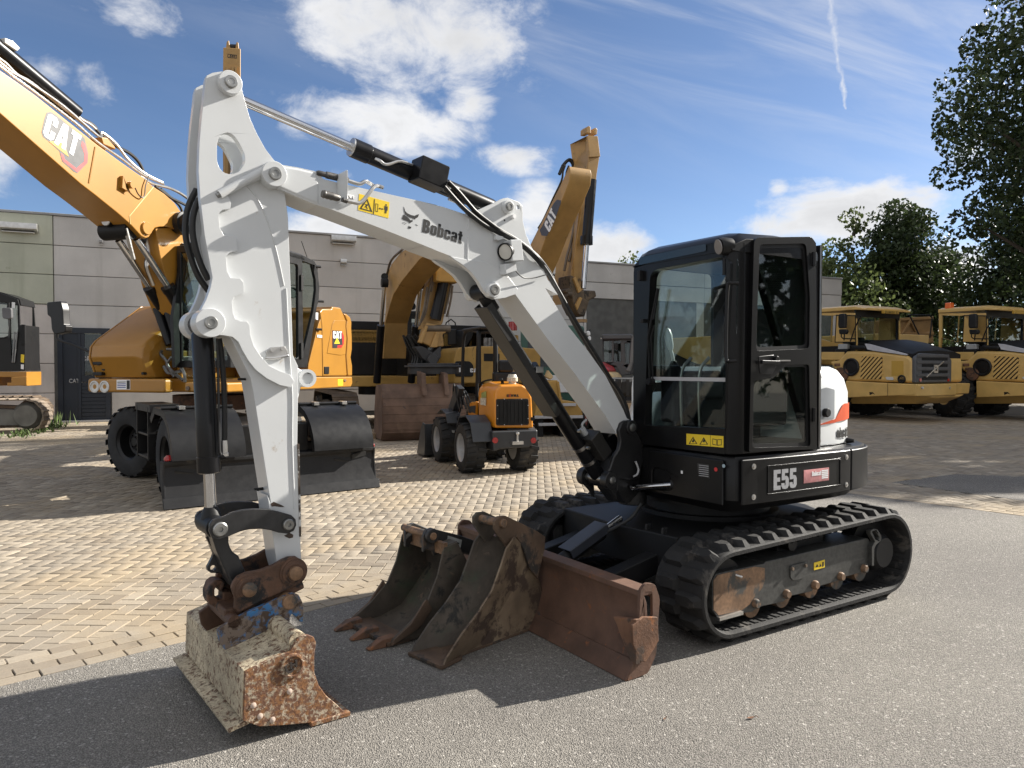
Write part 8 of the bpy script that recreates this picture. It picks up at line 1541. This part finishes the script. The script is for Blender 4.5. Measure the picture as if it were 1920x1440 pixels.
sw = (dR+.7, s_a[1], 1.38); LD.part('steering_wheel', lathe(new(), (sw[0], sw[1], sw[2]), (sw[0]+.012, sw[1], sw[2]+.03), [(0, .15), (.0, .18), (.02, .18), (.02, .15), (0, .15)], 24), BLACKM, fr=gf); LD.part('steering_column', cyl(new(), (sw[0]+.2, sw[1], .9), (sw[0], sw[1], sw[2]), .04), BLACKM, fr=gf)
# loader arms and bucket
for l in (.28, -.28):
    LD.part('lift_arm', plate(new(), [(.95, 1.30), (1.15, 1.36), (1.65, .95), (2.15, .42), (2.1, .25), (1.95, .30), (1.5, .78), (1.1, 1.12)], l-.05, l+.05), CHAR, fr=gf, bevel=.012)
    LD.part('lift_cylinder', cyl(new(), (.95, l, .75), (1.6, l, .85), .04), BLACKM, fr=gf)
hz2 = new()
for k in range(5): tube(hz2, [(.9+.04*k, .1+.05*k, .95), (1.2, .15+.05*k, 1.25+.03*k), (1.6, .1+.04*k, .95), (1.9, .1+.04*k, .6)], .016, 6, 4)
LD.part('hose_bundle', hz2, HOSE, fr=gf)
bp_ = [(2.15, .62), (2.10, .30), (2.16, .05), (2.30, .015), (2.75, .012)]; bks = LD.part('bucket', strip(new(), bp_, -.62, .62, .02), CHAR, fr=gf, bevel=.004)
for l in (.62, -.64): LD.part('bucket_side', plate(new(), bp_+[(2.78, .03), (2.45, .5), (2.3, .64)], l, l+.02), CHAR, fr=gf, parent=bks, bevel=.004)
# ------------------------------------------------------------------ articulated dump trucks
k1 = cr(1530, 560, 6)
TANY = M('dump_truck_tan', (.62, .40, .13), .45, var=.08, coat=.1, dirt=(.20, .13, .07), damt=.13, ds=1.6)
TANF = M('repaired_yellow_patch', (.50, .30, .05), .45, var=.05)
TRG = M('grille_grey', (.085, .087, .092), .5, var=.1, dirt=(.12, .11, .1), damt=.1, ds=3)
w2 = gnd(1781, 782); thk = 119
Lk = Fr((0, 0), thk).L; O2 = w2+Lk*1.15
O1 = O2-Vector((4.22, .1, 0))
DT = Thing('dump_truck', 'tan dump truck with grey slatted grille and a yellow letter board on its roof', 'dump truck', (O1.x, O1.y), thk, 'dump trucks parked side by side'); kf = DT.fr
SL = -1.30
def S(pts, l=SL): return kf.pxs(k1(pts), l)
dFr = S([(1082, 800)])[0][0]
hood = S([(330, 925), (200, 800), (140, 705), (250, 690), (335, 592), (430, 586), (640, 590), (1030, 640), (1070, 672), (1082, 720), (1084, 950)])
hz0 = min(p[1] for p in hood)
hb = DT.part('hood', plate(new(), hood, SL, -SL), TANY, fr=kf, bevel=.10, seg=3, ang=50)
P(DT, kf, 'yellow_patch', k1([(850, 700), (985, 700), (985, 870), (850, 870)]), SL-.003, SL-.001, TANF, ref=SL, bevel=0, parent=hb)
P(DT, kf, 'silver_stripe', k1([(545, 505), (600, 510), (1030, 625), (1020, 638), (640, 585), (575, 570)]), SL+.0, SL+.05, M('silver_grey_paint', (.5, .5, .53), .35), ref=SL, parent=hb)
top = S([(560, 500), (700, 440), (900, 460), (1080, 600), (1030, 630), (600, 515)], SL+.05); tz = [p[1] for p in top]
th_ = S([(560, 505), (740, 540), (1060, 622)], SL+.05)
DT.part('hood_top', loft(new(), [[(a, l, z+k) for (a, z), k in ((th_[0], 0.), (th_[0], .0))] and [(th_[0][0], l, th_[0][1]+k*.6), (th_[1][0], l, th_[1][1]+k), (th_[2][0]+.05, l, th_[2][1]+k*.5), (th_[2][0]+.05, l, th_[2][1]-.12), (th_[0][0], l, th_[0][1]-.3)] for l, k in ((SL+.06, 0), (SL+.35, .16), (0, .24), (-SL-.35, .16), (-SL-.06, 0))]), BLACKM, fr=kf, ang=40, parent=hb)
def Fp(pts, d): return kf.pxds(k1(pts), d)
gz = S([(1084, 950), (1084, 620)])
gl0, gl1 = SL+.02, kf.pxd(k1([(1512, 800)])[0], dFr+.05)[0]
HWK = gl1
gq = rnd2([(SL+.03, gz[0][1]), (gl1, gz[0][1]), (gl1, gz[1][1]-.15), (gl1-.3, gz[1][1]), (SL+.3, gz[1][1]+.02), (SL+.03, gz[1][1]-.1)], .06)
gr = DT.part('grille', plate(new(), gq, dFr-.05, dFr+.10, 'd'), TRG, fr=kf, bevel=.05, seg=3)
for y in (680, 752, 826, 898):
    a, b = Fp([(1190, y), (1480, y)], dFr+.10); DT.part('grille_shade_bar', bx(new(), (dFr+.09, a[0], a[1]-.045), (dFr+.105, b[0], a[1]+.045)), DARK, fr=kf, parent=gr)  # dark bars on the grille face paint in the shade of its slots
    DT.part('grille_slat', bx(new(), (dFr+.10, a[0]-.25, a[1]+.06), (dFr+.125, b[0]+.05, a[1]+.15)), TRG, fr=kf, parent=gr, bevel=.01)
a, b = Fp([(1240, 880), (1435, 705)], dFr+.14); c = Fp([(1350, 790)], dFr+.14)[0]; DT.part('emblem', join(beam(new(), (dFr+.14, *a), (dFr+.14, *b), .03, .03), plate(new(), [(c[0]-.10, c[1]-.12), (c[0]+.10, c[1]-.12), (c[0]+.10, c[1]+.12), (c[0]-.10, c[1]+.12)], dFr+.125, dFr+.15, 'd', [[(c[0]-.05, c[1]-.06), (c[0]+.05, c[1]-.06), (c[0]+.05, c[1]+.06), (c[0]-.05, c[1]+.06)]])), ZINC, fr=kf, parent=gr)
for x in (1175, 1490): a = Fp([(x, 915)], dFr+.11)[0]; DT.part('reflector', cyl(new(), (dFr+.10, *a), (dFr+.12, *a), .05), REDL, fr=kf, parent=gr)
# bumper
bs_ = S([(335, 1115), (330, 925), (810, 950), (1130, 962), (1115, 1085), (810, 1095)], SL-.08)
fz = S([(1130, 962), (1115, 1100)], SL-.08); dB_ = S([(1130, 1000)], SL-.08)[0][0]
fl1 = kf.pxd(k1([(1585, 1000)])[0], dB_)[0]
bm_ = DT.part('bumper', plate(new(), bs_, SL-.08, -SL+.08), TANY, fr=kf, bevel=.03)
DT.part('front_bumper', loft(new(), [[(dB_-.5, SL-.08, z0_), (dB_-.02, SL-.06, z0_), (dB_+.12, SL+.25, z0_), (dB_+.12, fl1-.25, z0_), (dB_-.02, fl1, z0_), (dB_-.5, fl1, z0_)] for z0_ in (fz[1][1], fz[0][1])]), TANY, fr=kf, bevel=.04, parent=bm_)
DT.part('belly_guard', loft(new(), [[(d, l, z) for l, z in ((SL+.3, fz[1][1]+.02), (-SL-.3, fz[1][1]+.02), (-SL-.6, fz[1][1]-.35+k), (SL+.6, fz[1][1]-.35+k))] for d, k in ((.5, 0), (dB_-.4, .1), (dB_+.05, .3))]), TANY, fr=kf, bevel=.03)
for x in (1200, 1505): a = kf.pxd(k1([(x, 1003)])[0], dB_+.12); DT.part('bolt', cyl(new(), (dB_+.10, *a), (dB_+.135, *a), .04), ZINC, fr=kf, parent=bm_)
sp_ = S([(600, 1050), (640, 1052), (665, 1080), (640, 1068), (605, 1085)], SL-.08); DT.part('scrape', plate(new(), sp_, SL-.083, SL-.081), BLACKM, fr=kf, parent=bm_); xs = S([(808, 952), (808, 1092)], SL-.08); DT.part('panel_gap', beam(new(), (xs[0][0], SL-.081, xs[0][1]), (xs[1][0], SL-.081, xs[1][1]), .02, .006), DARK, fr=kf, parent=bm_)
# flank details
c = S([(400, 770)])[0]; rr = .55; DT.part('air_intake', lathe(new(), (c[0], SL+.1, c[1]), (c[0], SL-.06, c[1]), [(0, .29), (.14, .29), (.16, .26), (.15, .22), (.12, .20), (.13, .0)], 32), DKP, fr=kf, parent=hb)
lv = S([(500, 900), (515, 645), (750, 660), (735, 905)]); DT.part('louvre_shade_plate', plate(new(), rnd2(lv, .04), SL-.004, SL+.05), DARK, fr=kf, parent=hb)  # raised near-black plate; the shade between the slats is coloured in
for k in range(-3, 8):
    x0, y0, x1, y1_ = 500+k*46-40, 905, 500+k*46+190, 645
    # clip the slat to the shade plate
    pts = []
    for (x, y) in ((x0, y0), (x1, y1_)): pts.append((x, y))
    def clip(px_, lim0=498, lim1=748):
        (xa, ya), (xb_, yb) = px_
        t0, t1_ = 0., 1.
        for s_, lim in ((1, lim0), (-1, lim1)):
            da, db = s_*(xa-lim), s_*(xb_-lim)
            if da < 0 and db < 0: return None
            if da < 0: t0 = max(t0, da/(da-db))
            if db < 0: t1_ = min(t1_, da/(da-db))
        if t1_-t0 < .08: return None
        return (xa+(xb_-xa)*t0, ya+(yb-ya)*t0), (xa+(xb_-xa)*t1_, ya+(yb-ya)*t1_)
    q = clip(pts)
    if q: a, b = S([q[0]])[0], S([q[1]])[0]; DT.part('louvre_slat', beam(new(), (a[0], SL-.012, a[1]), (b[0], SL-.012, b[1]), .03, .06, up=Vector((0, 0, 1))), TANY, fr=kf, parent=hb)
hl_ = S([(778, 880), (870, 882), (878, 918), (800, 915)]); DT.part('headlamp', plate(new(), rnd2(hl_, .05), SL-.02, SL+.05), LAMP, fr=kf, parent=hb, bevel=.01); c = S([(965, 905)])[0]; DT.part('round_lamp', lathe(new(), (c[0], SL+.02, c[1]), (c[0], SL-.03, c[1]), [(0, .13), (.04, .13), (.05, .10), (.02, .08), (.02, 0)], 20), DKP, fr=kf, parent=hb)
for p in ((240, 745), (265, 790)): c = S([p])[0]; DT.part('step_notch', box(new(), (c[0], SL, c[1]), (.22, .04, .10)), RUST, fr=kf, parent=hb, bevel=.02)
c = S([(310, 850)])[0]; DT.part('tank_cap', cyl(new(), (c[0], SL+.1, c[1]), (c[0], SL-.05, c[1]), .2), RUST, fr=kf, parent=hb); tz = S([(270, 560)])[0]; DT.part('washer_bottle', box(new(), (tz[0], SL+.2, tz[1]), (.35, .2, .3)), M('cloudy_plastic', ()), fr=kf, bevel=.04); sm = S([(260, 640)])[0]; DT.part('battery_box', box(new(), (sm[0], SL+.2, sm[1]), (.45, .25, .45)), BLACKM, fr=kf, bevel=.04)
vt_ = S([(385, 520), (560, 530), (560, 575), (420, 575)]); DT.part('intake_hood', plate(new(), vt_, SL-.02, SL+.4), DKP, fr=kf, bevel=.05)
# cab
CL = SL+.15
def Cb(pts): return kf.pxs(k1(pts), CL)
cs0 = Cb([(-15, 680), (-15, 160), (440, 160), (452, 490), (445, 690)])
wz = Cb([(215, 490), (230, 185), (445, 190), (450, 490)]); wr = Cb([(12, 440), (15, 185), (175, 190), (160, 485)])
cabk = DT.part('cab', plate(new(), cs0, CL, CL+.08, 'l', [wz, wr]), TANY, fr=kf, bevel=.03); DT.part('cab_side', plate(new(), cs0, -CL-.08, -CL, 'l', [wz, wr]), TANY, fr=kf, bevel=.03, parent=cabk)
zr = cs0[1][1]; dfc = cs0[2][0]; zc0 = cs0[3][1]
DT.part('cab_roof', loft(new(), [[(cs0[1][0], l, zr), (cs0[1][0], l, zr+.12+k), (dfc+.0, l, zr+.10+k), (dfc+.35, l, zr+.02+k*.5), (dfc+.35, l, zr-.03), (dfc, l, zr)] for l, k in ((CL-.05, 0), (CL+.2, .06), (-CL-.2, .06), (-CL+.05, 0))]), TANY, fr=kf, bevel=.02, parent=cabk)
DT.part('windscreen_frame', plate(new(), [(CL+.02, zc0-.1), (-CL-.02, zc0-.1), (-CL-.02, zr), (CL+.02, zr)], dfc-.05, dfc+.02, 'd', [rnd2([(CL+.14, zc0+.0), (-CL-.14, zc0+.0), (-CL-.14, zr-.22), (CL+.14, zr-.22)], .1)]), DKP, fr=kf, bevel=.02, parent=cabk)
DT.part('pane', join(bx(new(), (dfc-.02, CL+.13, zc0-.01), (dfc-.012, -CL-.13, zr-.21)), plate(new(), inset(wz, 1.02), CL+.04, CL+.046), plate(new(), inset(wr, 1.02), CL+.04, CL+.046), plate(new(), inset(wz, 1.02), -CL-.05, -CL-.044), plate(new(), inset(wr, 1.02), -CL-.05, -CL-.044)), DGLASS, fr=kf, parent=cabk, smooth=False)
DT.part('window_seal', plate(new(), inset(wz, 1.03), CL-.012, CL-.002, 'l', [inset(wz, .96)]), DKP, fr=kf, parent=cabk); DT.part('cab_floor', bx(new(), (cs0[1][0], CL+.09, zc0-.3), (dfc-.06, -CL-.09, zc0-.1)), BLACKM, fr=kf, parent=cabk); DT.part('cab_seat', join(box(new(), (dfc-.9, .0, zc0+.1), (.5, .55, .2)), box(new(), (dfc-1.15, .0, zc0+.5), (.15, .5, .8))), BLACKM, fr=kf, parent=cabk, bevel=.05); DT.part('dashboard', box(new(), (dfc-.3, 0, zc0), (.4, 1.8, .2)), BLACKM, fr=kf, parent=cabk, bevel=.06)
st_ = S([(80, 600), (340, 600), (330, 690), (80, 690)], CL); DT.part('cab_step_panel', plate(new(), st_, CL-.1, CL), TANY, fr=kf, bevel=.02, parent=cabk)
# mirrors
for pts, dep in (([(265, 175), (330, 165), (342, 200), (338, 330), (270, 335), (260, 300)], .14), ([(268, 345), (355, 345), (362, 375), (350, 402), (275, 400)], .12)): DT.part('mirror', plate(new(), rnd2(kf.pxs(k1(pts), SL-.15), .04), SL-.22, SL-.22+dep), DKP, fr=kf, bevel=.03)
DT.part('mirror_arm', join(*[tube(new(), [(a, SL-.12+o, b) for a, b in kf.pxs(k1(pts), SL-.12)], .02, 6, 2) for pts, o in (([(495, 190), (430, 320), (375, 480)], .05), ([(450, 450), (330, 450), (285, 430), (290, 350)], 0), ([(315, 470), (320, 400)], 0))]), DKP, fr=kf)
lbq = kf.pxd(k1([(765, 125)])[0], dfc+.45), kf.pxd(k1([(935, 175)])[0], dfc+.45); lb_o = DT.part('letter_board', bx(new(), (dfc+.36, lbq[0][0], lbq[1][1]), (dfc+.45, lbq[1][0], lbq[0][1])), TANF, fr=kf, bevel=.01)
text_on(DT, kf, 'DUMPER 82', k1([(778, 150)])[0], k1([(926, 155)])[0], 4.6, dfc+.452, M('dark_amber_print', (.16, .10, .02), .5), .03, lb_o, 'd')
for s in (1, -1): wheel(DT, kf, (-.0, s*1.12, .82), .82, .62, TANY, s, 0, 18, .05, rimr=.5)
DT.part('axle', cyl(new(), (0, -1, .82), (0, 1, .82), .16), BLACKM, fr=kf); DT.part('chassis', bx(new(), (-2.2, -.55, .75), (dB_-.3, .55, 1.25)), BLACKM, fr=kf, bevel=.04)
# rear half: dump body
DT.part('dump_body', loft(new(), [[(d, l, z) for l, z in ((-1.3, 1.7+k), (1.3, 1.7+k), (1.45, 2.9), (-1.45, 2.9))] for d, k in ((-2.4, 0.), (-6., .1), (-7.5, .6))]), TANY, fr=kf, bevel=.04); DT.part('rear_chassis', bx(new(), (-7, -.5, 1.), (-2.2, .5, 1.6)), BLACKM, fr=kf)
for d in (-4.2, -5.8):
    for s in (1, -1): wheel(DT, kf, (d, s*1.12, .82), .82, .62, TANY, s, 0, 14, .05, rimr=.5)
# second truck: a copy with its front wheels turned
def copy_thing(T, loc, label):
    r = T.e.copy(); C.objects.link(r); r.location = loc; r['label'] = label; mp = {}
    for o in list(T.e.children):
        c_ = o.copy(); C.objects.link(c_); c_.parent = r
        for q in list(o.children): d_ = q.copy(); C.objects.link(d_); d_.parent = c_
    return r
D2 = copy_thing(DT, (O2.x+.05, O2.y, 0), 'tan articulated dump truck with an amber beacon, parked at the far right')
for o in list(D2.children):
    if o.name.startswith('letter_board'):
        for q in list(o.children): bpy.data.objects.remove(q)
    if o.name.startswith('wheel') and abs(sum((Vector(v) for v in o.bound_box), Vector())[0]/8) < .5:
        c_ = sum((Vector(v) for v in o.bound_box), Vector())/8; o.matrix_basis = Matrix.Translation(c_) @ Matrix.Rotation(R(-28), 4, 'Z') @ Matrix.Translation(-c_)
f2 = Fr((O2.x+.05, O2.y), thk); bcx = f2.pxd((1780, 588), dfc-1.3)
bm = box(new(), (dfc-1.3, bcx[0], zr+.24), (.2, .22, .2)); o = mesh_obj('beacon', bm, M('beacon_orange', (.75, .14, .02), .3, coat=.4), D2, .03)
# third dump truck, only its load body visible between the other two
o3 = atY(1722, 620, 31.); T3 = Thing('dump_truck', 'brown dump body of a truck parked behind and between the two tan cabs', 'dump truck', (o3.x, o3.y), 100, 'dump trucks parked side by side'); f3k = T3.fr
BRN = M('dump_body_brown', (.26, .15, .055), .6, var=.15, dirt=(.12, .07, .035), damt=.25, ds=2)
def F3(pts, d=0): return f3k.pxds(k1(pts), d)
b_ = F3([(915, 225), (1310, 205), (1330, 500), (930, 520)]); T3.part('dump_body', plate(new(), b_, -3.5, 0., 'd'), BRN, fr=f3k, bevel=.05)
for p, q in (((930, 470), (1060, 240)), ((1060, 240), (1180, 470)), ((915, 235), (1310, 215)), ((925, 400), (1320, 390))): a, b = F3([p, q], .05); T3.part('body_rib', beam(new(), (.05, *a), (.05, *b), .12, .12), BRN, fr=f3k, bevel=.02)
a, b, c, d = F3([(1030, 185), (1280, 190), (1300, 260), (1280, 440)], .6); T3.part('rail', join(tube(new(), [(.6, *a), (.6, *b), (.6, *c), (.6, *d)], .03, 6, 2), tube(new(), [(.6, *F3([(1060, 200)], .6)[0]), (.6, *F3([(1190, 470)], .6)[0])], .03, 6, 0)), BLACKM, fr=f3k)
T3.part('chassis', bx(new(), (-3.4, -.6, .9), (1.5, .6, 1.6)), BLACKM, fr=f3k)
for d in (-2.6, 1.0):
    for s in (1, -1): wheel(T3, f3k, (d, s*1.1, .8), .8, .6, TANY, s, 0, 12, .05, rimr=.5)
# ------------------------------------------------------------------ smaller things between the machines
E3 = cr(1040, 440, 4.5)
gT = atY(1165, 690, 20.); TR = Thing('farm_tractor', 'dark cabbed tractor with a red and cream bonnet by the dark shutter', 'tractor', (gT.x, gT.y), 75); tf_ = TR.fr
def Tq(pts, d=0.): return tf_.pxds(E3(pts), d)
GREYC = M('tractor_grey', (.09, .09, .092), .45, var=.1); REDT = M('tractor_red', (.45, .015, .02), .35, var=.05, coat=.3); CRM = M('tractor_cream', (.55, .40, .2), .5)
cbo = Tq([(400, 880), (530, 868), (650, 875), (640, 1000), (630, 1180), (560, 1190), (520, 1110), (405, 1080)]); TR.part('cab', plate(new(), cbo, -.08, 0., 'd', [Tq([(412, 900), (555, 890), (560, 1070), (415, 1072)]), Tq([(590, 915), (635, 915), (625, 1090), (600, 1080)])]), GREYC, fr=tf_, bevel=.02)
TR.part('cab_rear', plate(new(), cbo, -1.35, -1.27, 'd', [Tq([(412, 900), (555, 890), (560, 1070), (415, 1072)])]), GREYC, fr=tf_, bevel=.02); r_ = Tq([(398, 880), (655, 872)]); TR.part('cab_roof', bx(new(), (-1.4, r_[0][0], r_[0][1]-.02), (.1, r_[1][0], r_[0][1]+.12)), GREYC, fr=tf_, bevel=.04)
TR.part('pane', plate(new(), Tq([(410, 898), (640, 890), (630, 1100), (410, 1075)]), -.05, -.044, 'd'), DGLASS, fr=tf_, smooth=False); TR.part('door_post', beam(new(), (-.02, *Tq([(492, 895)])[0]), (-.02, *Tq([(488, 1075)])[0]), .05, .05), GREYC, fr=tf_)
TR.part('cab_seat', join(box(new(), (-.7, Tq([(500, 1000)])[0][0], 1.75), (.4, .5, .15)), box(new(), (-.9, Tq([(500, 1000)])[0][0], 2.1), (.12, .5, .7))), BLACKM, fr=tf_, bevel=.04)
TR.part('mirror', plate(new(), rnd2(Tq([(503, 915), (535, 912), (535, 970), (505, 972)], .3), .03), .25, .35, 'd'), DKP, fr=tf_, bevel=.02); TR.part('beacon', cyl(new(), (-.1, *Tq([(394, 880)])[0]), (-.1, Tq([(394, 870)])[0][0], Tq([(394, 868)])[0][1]), .04), ZINC, fr=tf_)
hq = [Tq(p) for p in ([(392, 1070), (430, 1078), (500, 1115), (530, 1155), (390, 1160)],)][0]; TR.part('bonnet', plate(new(), hq, 0.02, 1.5, 'd'), REDT, fr=tf_, bevel=.08, seg=3); cq_ = Tq([(400, 1110), (540, 1165), (565, 1190), (570, 1230), (400, 1230)]); TR.part('bonnet_side', plate(new(), cq_, .0, 1.45, 'd'), CRM, fr=tf_, bevel=.05)
bmq = Tq([(695, 775), (650, 880), (635, 1080), (600, 1150), (640, 1160), (680, 1000), (700, 870)], .4); TR.part('loader_arm', plate(new(), bmq, .3, .5, 'd'), M('arm_grey', (.16, .155, .15), .5), fr=tf_, bevel=.03)
for l in (-.85, .85): wheel(TR, tf_, (-.4, l, .75), .75, .45, REDT, 1 if l > 0 else -1, 0, 18, .05)
for l in (-.8, .8): wheel(TR, tf_, (1.7, l, .5), .5, .3, REDT, 1 if l > 0 else -1, 0, 16, .04)
TR.part('chassis', bx(new(), (-1.3, -.35, .5), (2.0, .35, 1.2)), BLACKM, fr=tf_, bevel=.03)
gL = atY(1175, 725, 14.5); LT = Thing('spare_tyre', 'big black lugged tyre lying flat between the white boom and the black cab', 'tyre', (gL.x, gL.y), 0); lt_z = gL.z
tb_ = lathe(new(), (0, 0, lt_z-.18), (0, 0, lt_z+.18), [(0, .30), (.02, .5), (.08, .58), (.28, .58), (.34, .5), (.36, .30), (.18, .28), (0, .30)], 36)
for i in range(26): a = 2*math.pi*i/26; box(tb_, (.575*math.cos(a), .575*math.sin(a), lt_z), (.05, .06, .3), rz=a, rx=0.)
LT.part('tread', tb_, TYRE, fr=Fr((gL.x, gL.y), 180), ang=30)
LT2 = Thing('pallet_stack', 'low stack of timber under the black tyre', 'pallets', (gL.x, gL.y), 180)
WOOD = M('pallet_wood', (.30, .22, .14), .85, var=.25, vs=8, streak=((1, 14, 14), (.2, .15, .1), .6), rnd=.15)
nst = max(1, int((lt_z-.18)/.145))
for k in range(nst):
    for i in range(5): LT2.part('board', bx(new(), (-.6, -.5+i*.22, k*.145+.1), (.6, -.4+i*.22, k*.145+.122)), WOOD, fr=Fr((gL.x, gL.y), 180), smooth=False)
    for i in range(3): LT2.part('bearer', bx(new(), (-.6+i*.55, -.5, k*.145), (-.5+i*.55, .5, k*.145+.099)), WOOD, fr=Fr((gL.x, gL.y), 180), smooth=False)
gM = atY(1098, 690, 26.); LO = Thing('lorry', 'green and white lorry cab half hidden by the white boom, white mirror sticking out', 'lorry', (gM.x-.9, gM.y), 90); lf = LO.fr
def Lq(pts, d=0.): return lf.pxds(E3(pts), d)
zt4 = Lq([(240, 765)])[0][1]; GRN = M('lorry_green', (.03, .10, .075), .4, var=.1, coat=.3)
lx = Lq([(250, 800)])[0][0]
LO.part('cab', loft(new(), [[(d, l, z) for l, z in rnd2([(lx-2.2, .5), (lx, .5), (lx, zt4-.05), (lx-.15, zt4), (lx-2.05, zt4), (lx-2.2, zt4-.05)], .06)] for d in (-1.8, -.1, 0.)]), GRN, fr=lf, bevel=.05)
LO.part('windscreen', plate(new(), [(lx-2.0, 1.7), (lx-.2, 1.7), (lx-.25, zt4-.4), (lx-1.95, zt4-.4)], .0, .02, 'd'), M('roof_glass_dark', ()), fr=lf); LO.part('front_grille', bx(new(), (.0, lx-1.9, .8), (.05, lx-.3, 1.4)), WPRINT, fr=lf, bevel=.02)
for pts in ([(265, 815), (295, 812), (302, 850), (275, 855)], [(280, 858), (305, 858), (305, 892), (282, 892)]): LO.part('mirror', plate(new(), rnd2(Lq(pts, .2), .05), .1, .3, 'd'), WPRINT, fr=lf, bevel=.04)
LO.part('mirror_arm', tube(new(), [(.1, lx-.05, zt4-.4), (.2, *Lq([(300, 800)], .2)[0]), (.2, *Lq([(285, 850)], .2)[0])], .02, 6, 2), DKP, fr=lf)
for l in (-1.9, -.3): wheel(LO, lf, (-.8, lx+l, .5), .5, .3, ZINC, 1, 0, 14, .01)
LO.part('chassis', bx(new(), (-6, lx-1.6, .6), (-1.8, lx-.6, .9)), BLACKM, fr=lf); LO.part('load_bed', bx(new(), (-6, lx-2.2, .95), (-1.9, lx, 1.15)), GREYC, fr=lf, bevel=.02)
for l in (-1.9, -.3): wheel(LO, lf, (-4.8, lx+l, .5), .5, .3, ZINC, 1, 0, 14, .01)
# yellow steel attachment on rails under the white boom
gY = gnd(1068, 818); YA = Thing('steel_attachment', 'yellow steel sweeper attachment on grey rails under the white boom', 'attachment', (gY.x, gY.y), 100); yf = YA.fr
def Yq(pts, d=0.): return yf.pxds(g6(pts), d)
g6 = cr(930, 600, 5.539)
YA.part('hopper', loft(new(), [[(d, a, z) for a, z in Yq([(400, 1000), (470, 640), (640, 625), (670, 830), (900, 860), (900, 1000)])] for d in (-.9, 0)]), DKYEL, fr=yf, bevel=.02)
YA.part('rib', beam(new(), (.02, *Yq([(640, 640)])[0]), (.02, *Yq([(668, 830)])[0]), .05, .05), DKYEL, fr=yf)
for y, x0, x1 in ((880, 690, 830), (1010, 400, 900), (1085, 440, 700)): a, b = Yq([(x0, y), (x1, y)], .1); YA.part('rail', beam(new(), (.1, a[0], a[1]), (.1, b[0], a[1]), .08, .07), GPRINT, fr=yf, bevel=.01)
for x in (460, 690): a = Yq([(x, 1000)])[0]; YA.part('leg', bx(new(), (-.8, a[0]-.06, 0), (.05, a[0]+.06, a[1])), BLACKM, fr=yf)
YA.part('cover', plate(new(), Yq([(515, 590), (545, 520), (600, 590), (570, 620)], -.3), -.5, -.3, 'd'), M('tractor_cream', ()), fr=yf, bevel=.02)
# wooden pallet leaning beside the big bucket
gp = gnd(703, 824); PL = Thing('wooden_pallet', 'pale wooden pallet lying beside the huge brown bucket', 'pallet', (gp.x, gp.y), 118); pf_ = PL.fr
for i in range(6): PL.part('board', bx(new(), (-1.2+i*.2, -.05, .12), (-1.06+i*.2, .75, .142)), WOOD, fr=pf_, smooth=False)
for i in range(3): PL.part('bearer', bx(new(), (-1.2, -.05+i*.36, .022), (-.06, .04+i*.36, .119)), WOOD, fr=pf_, smooth=False)
for i in range(3): PL.part('skid', bx(new(), (-1.2, -.05+i*.36, .0), (-.06, .04+i*.36, .021)), WOOD, fr=pf_, smooth=False)
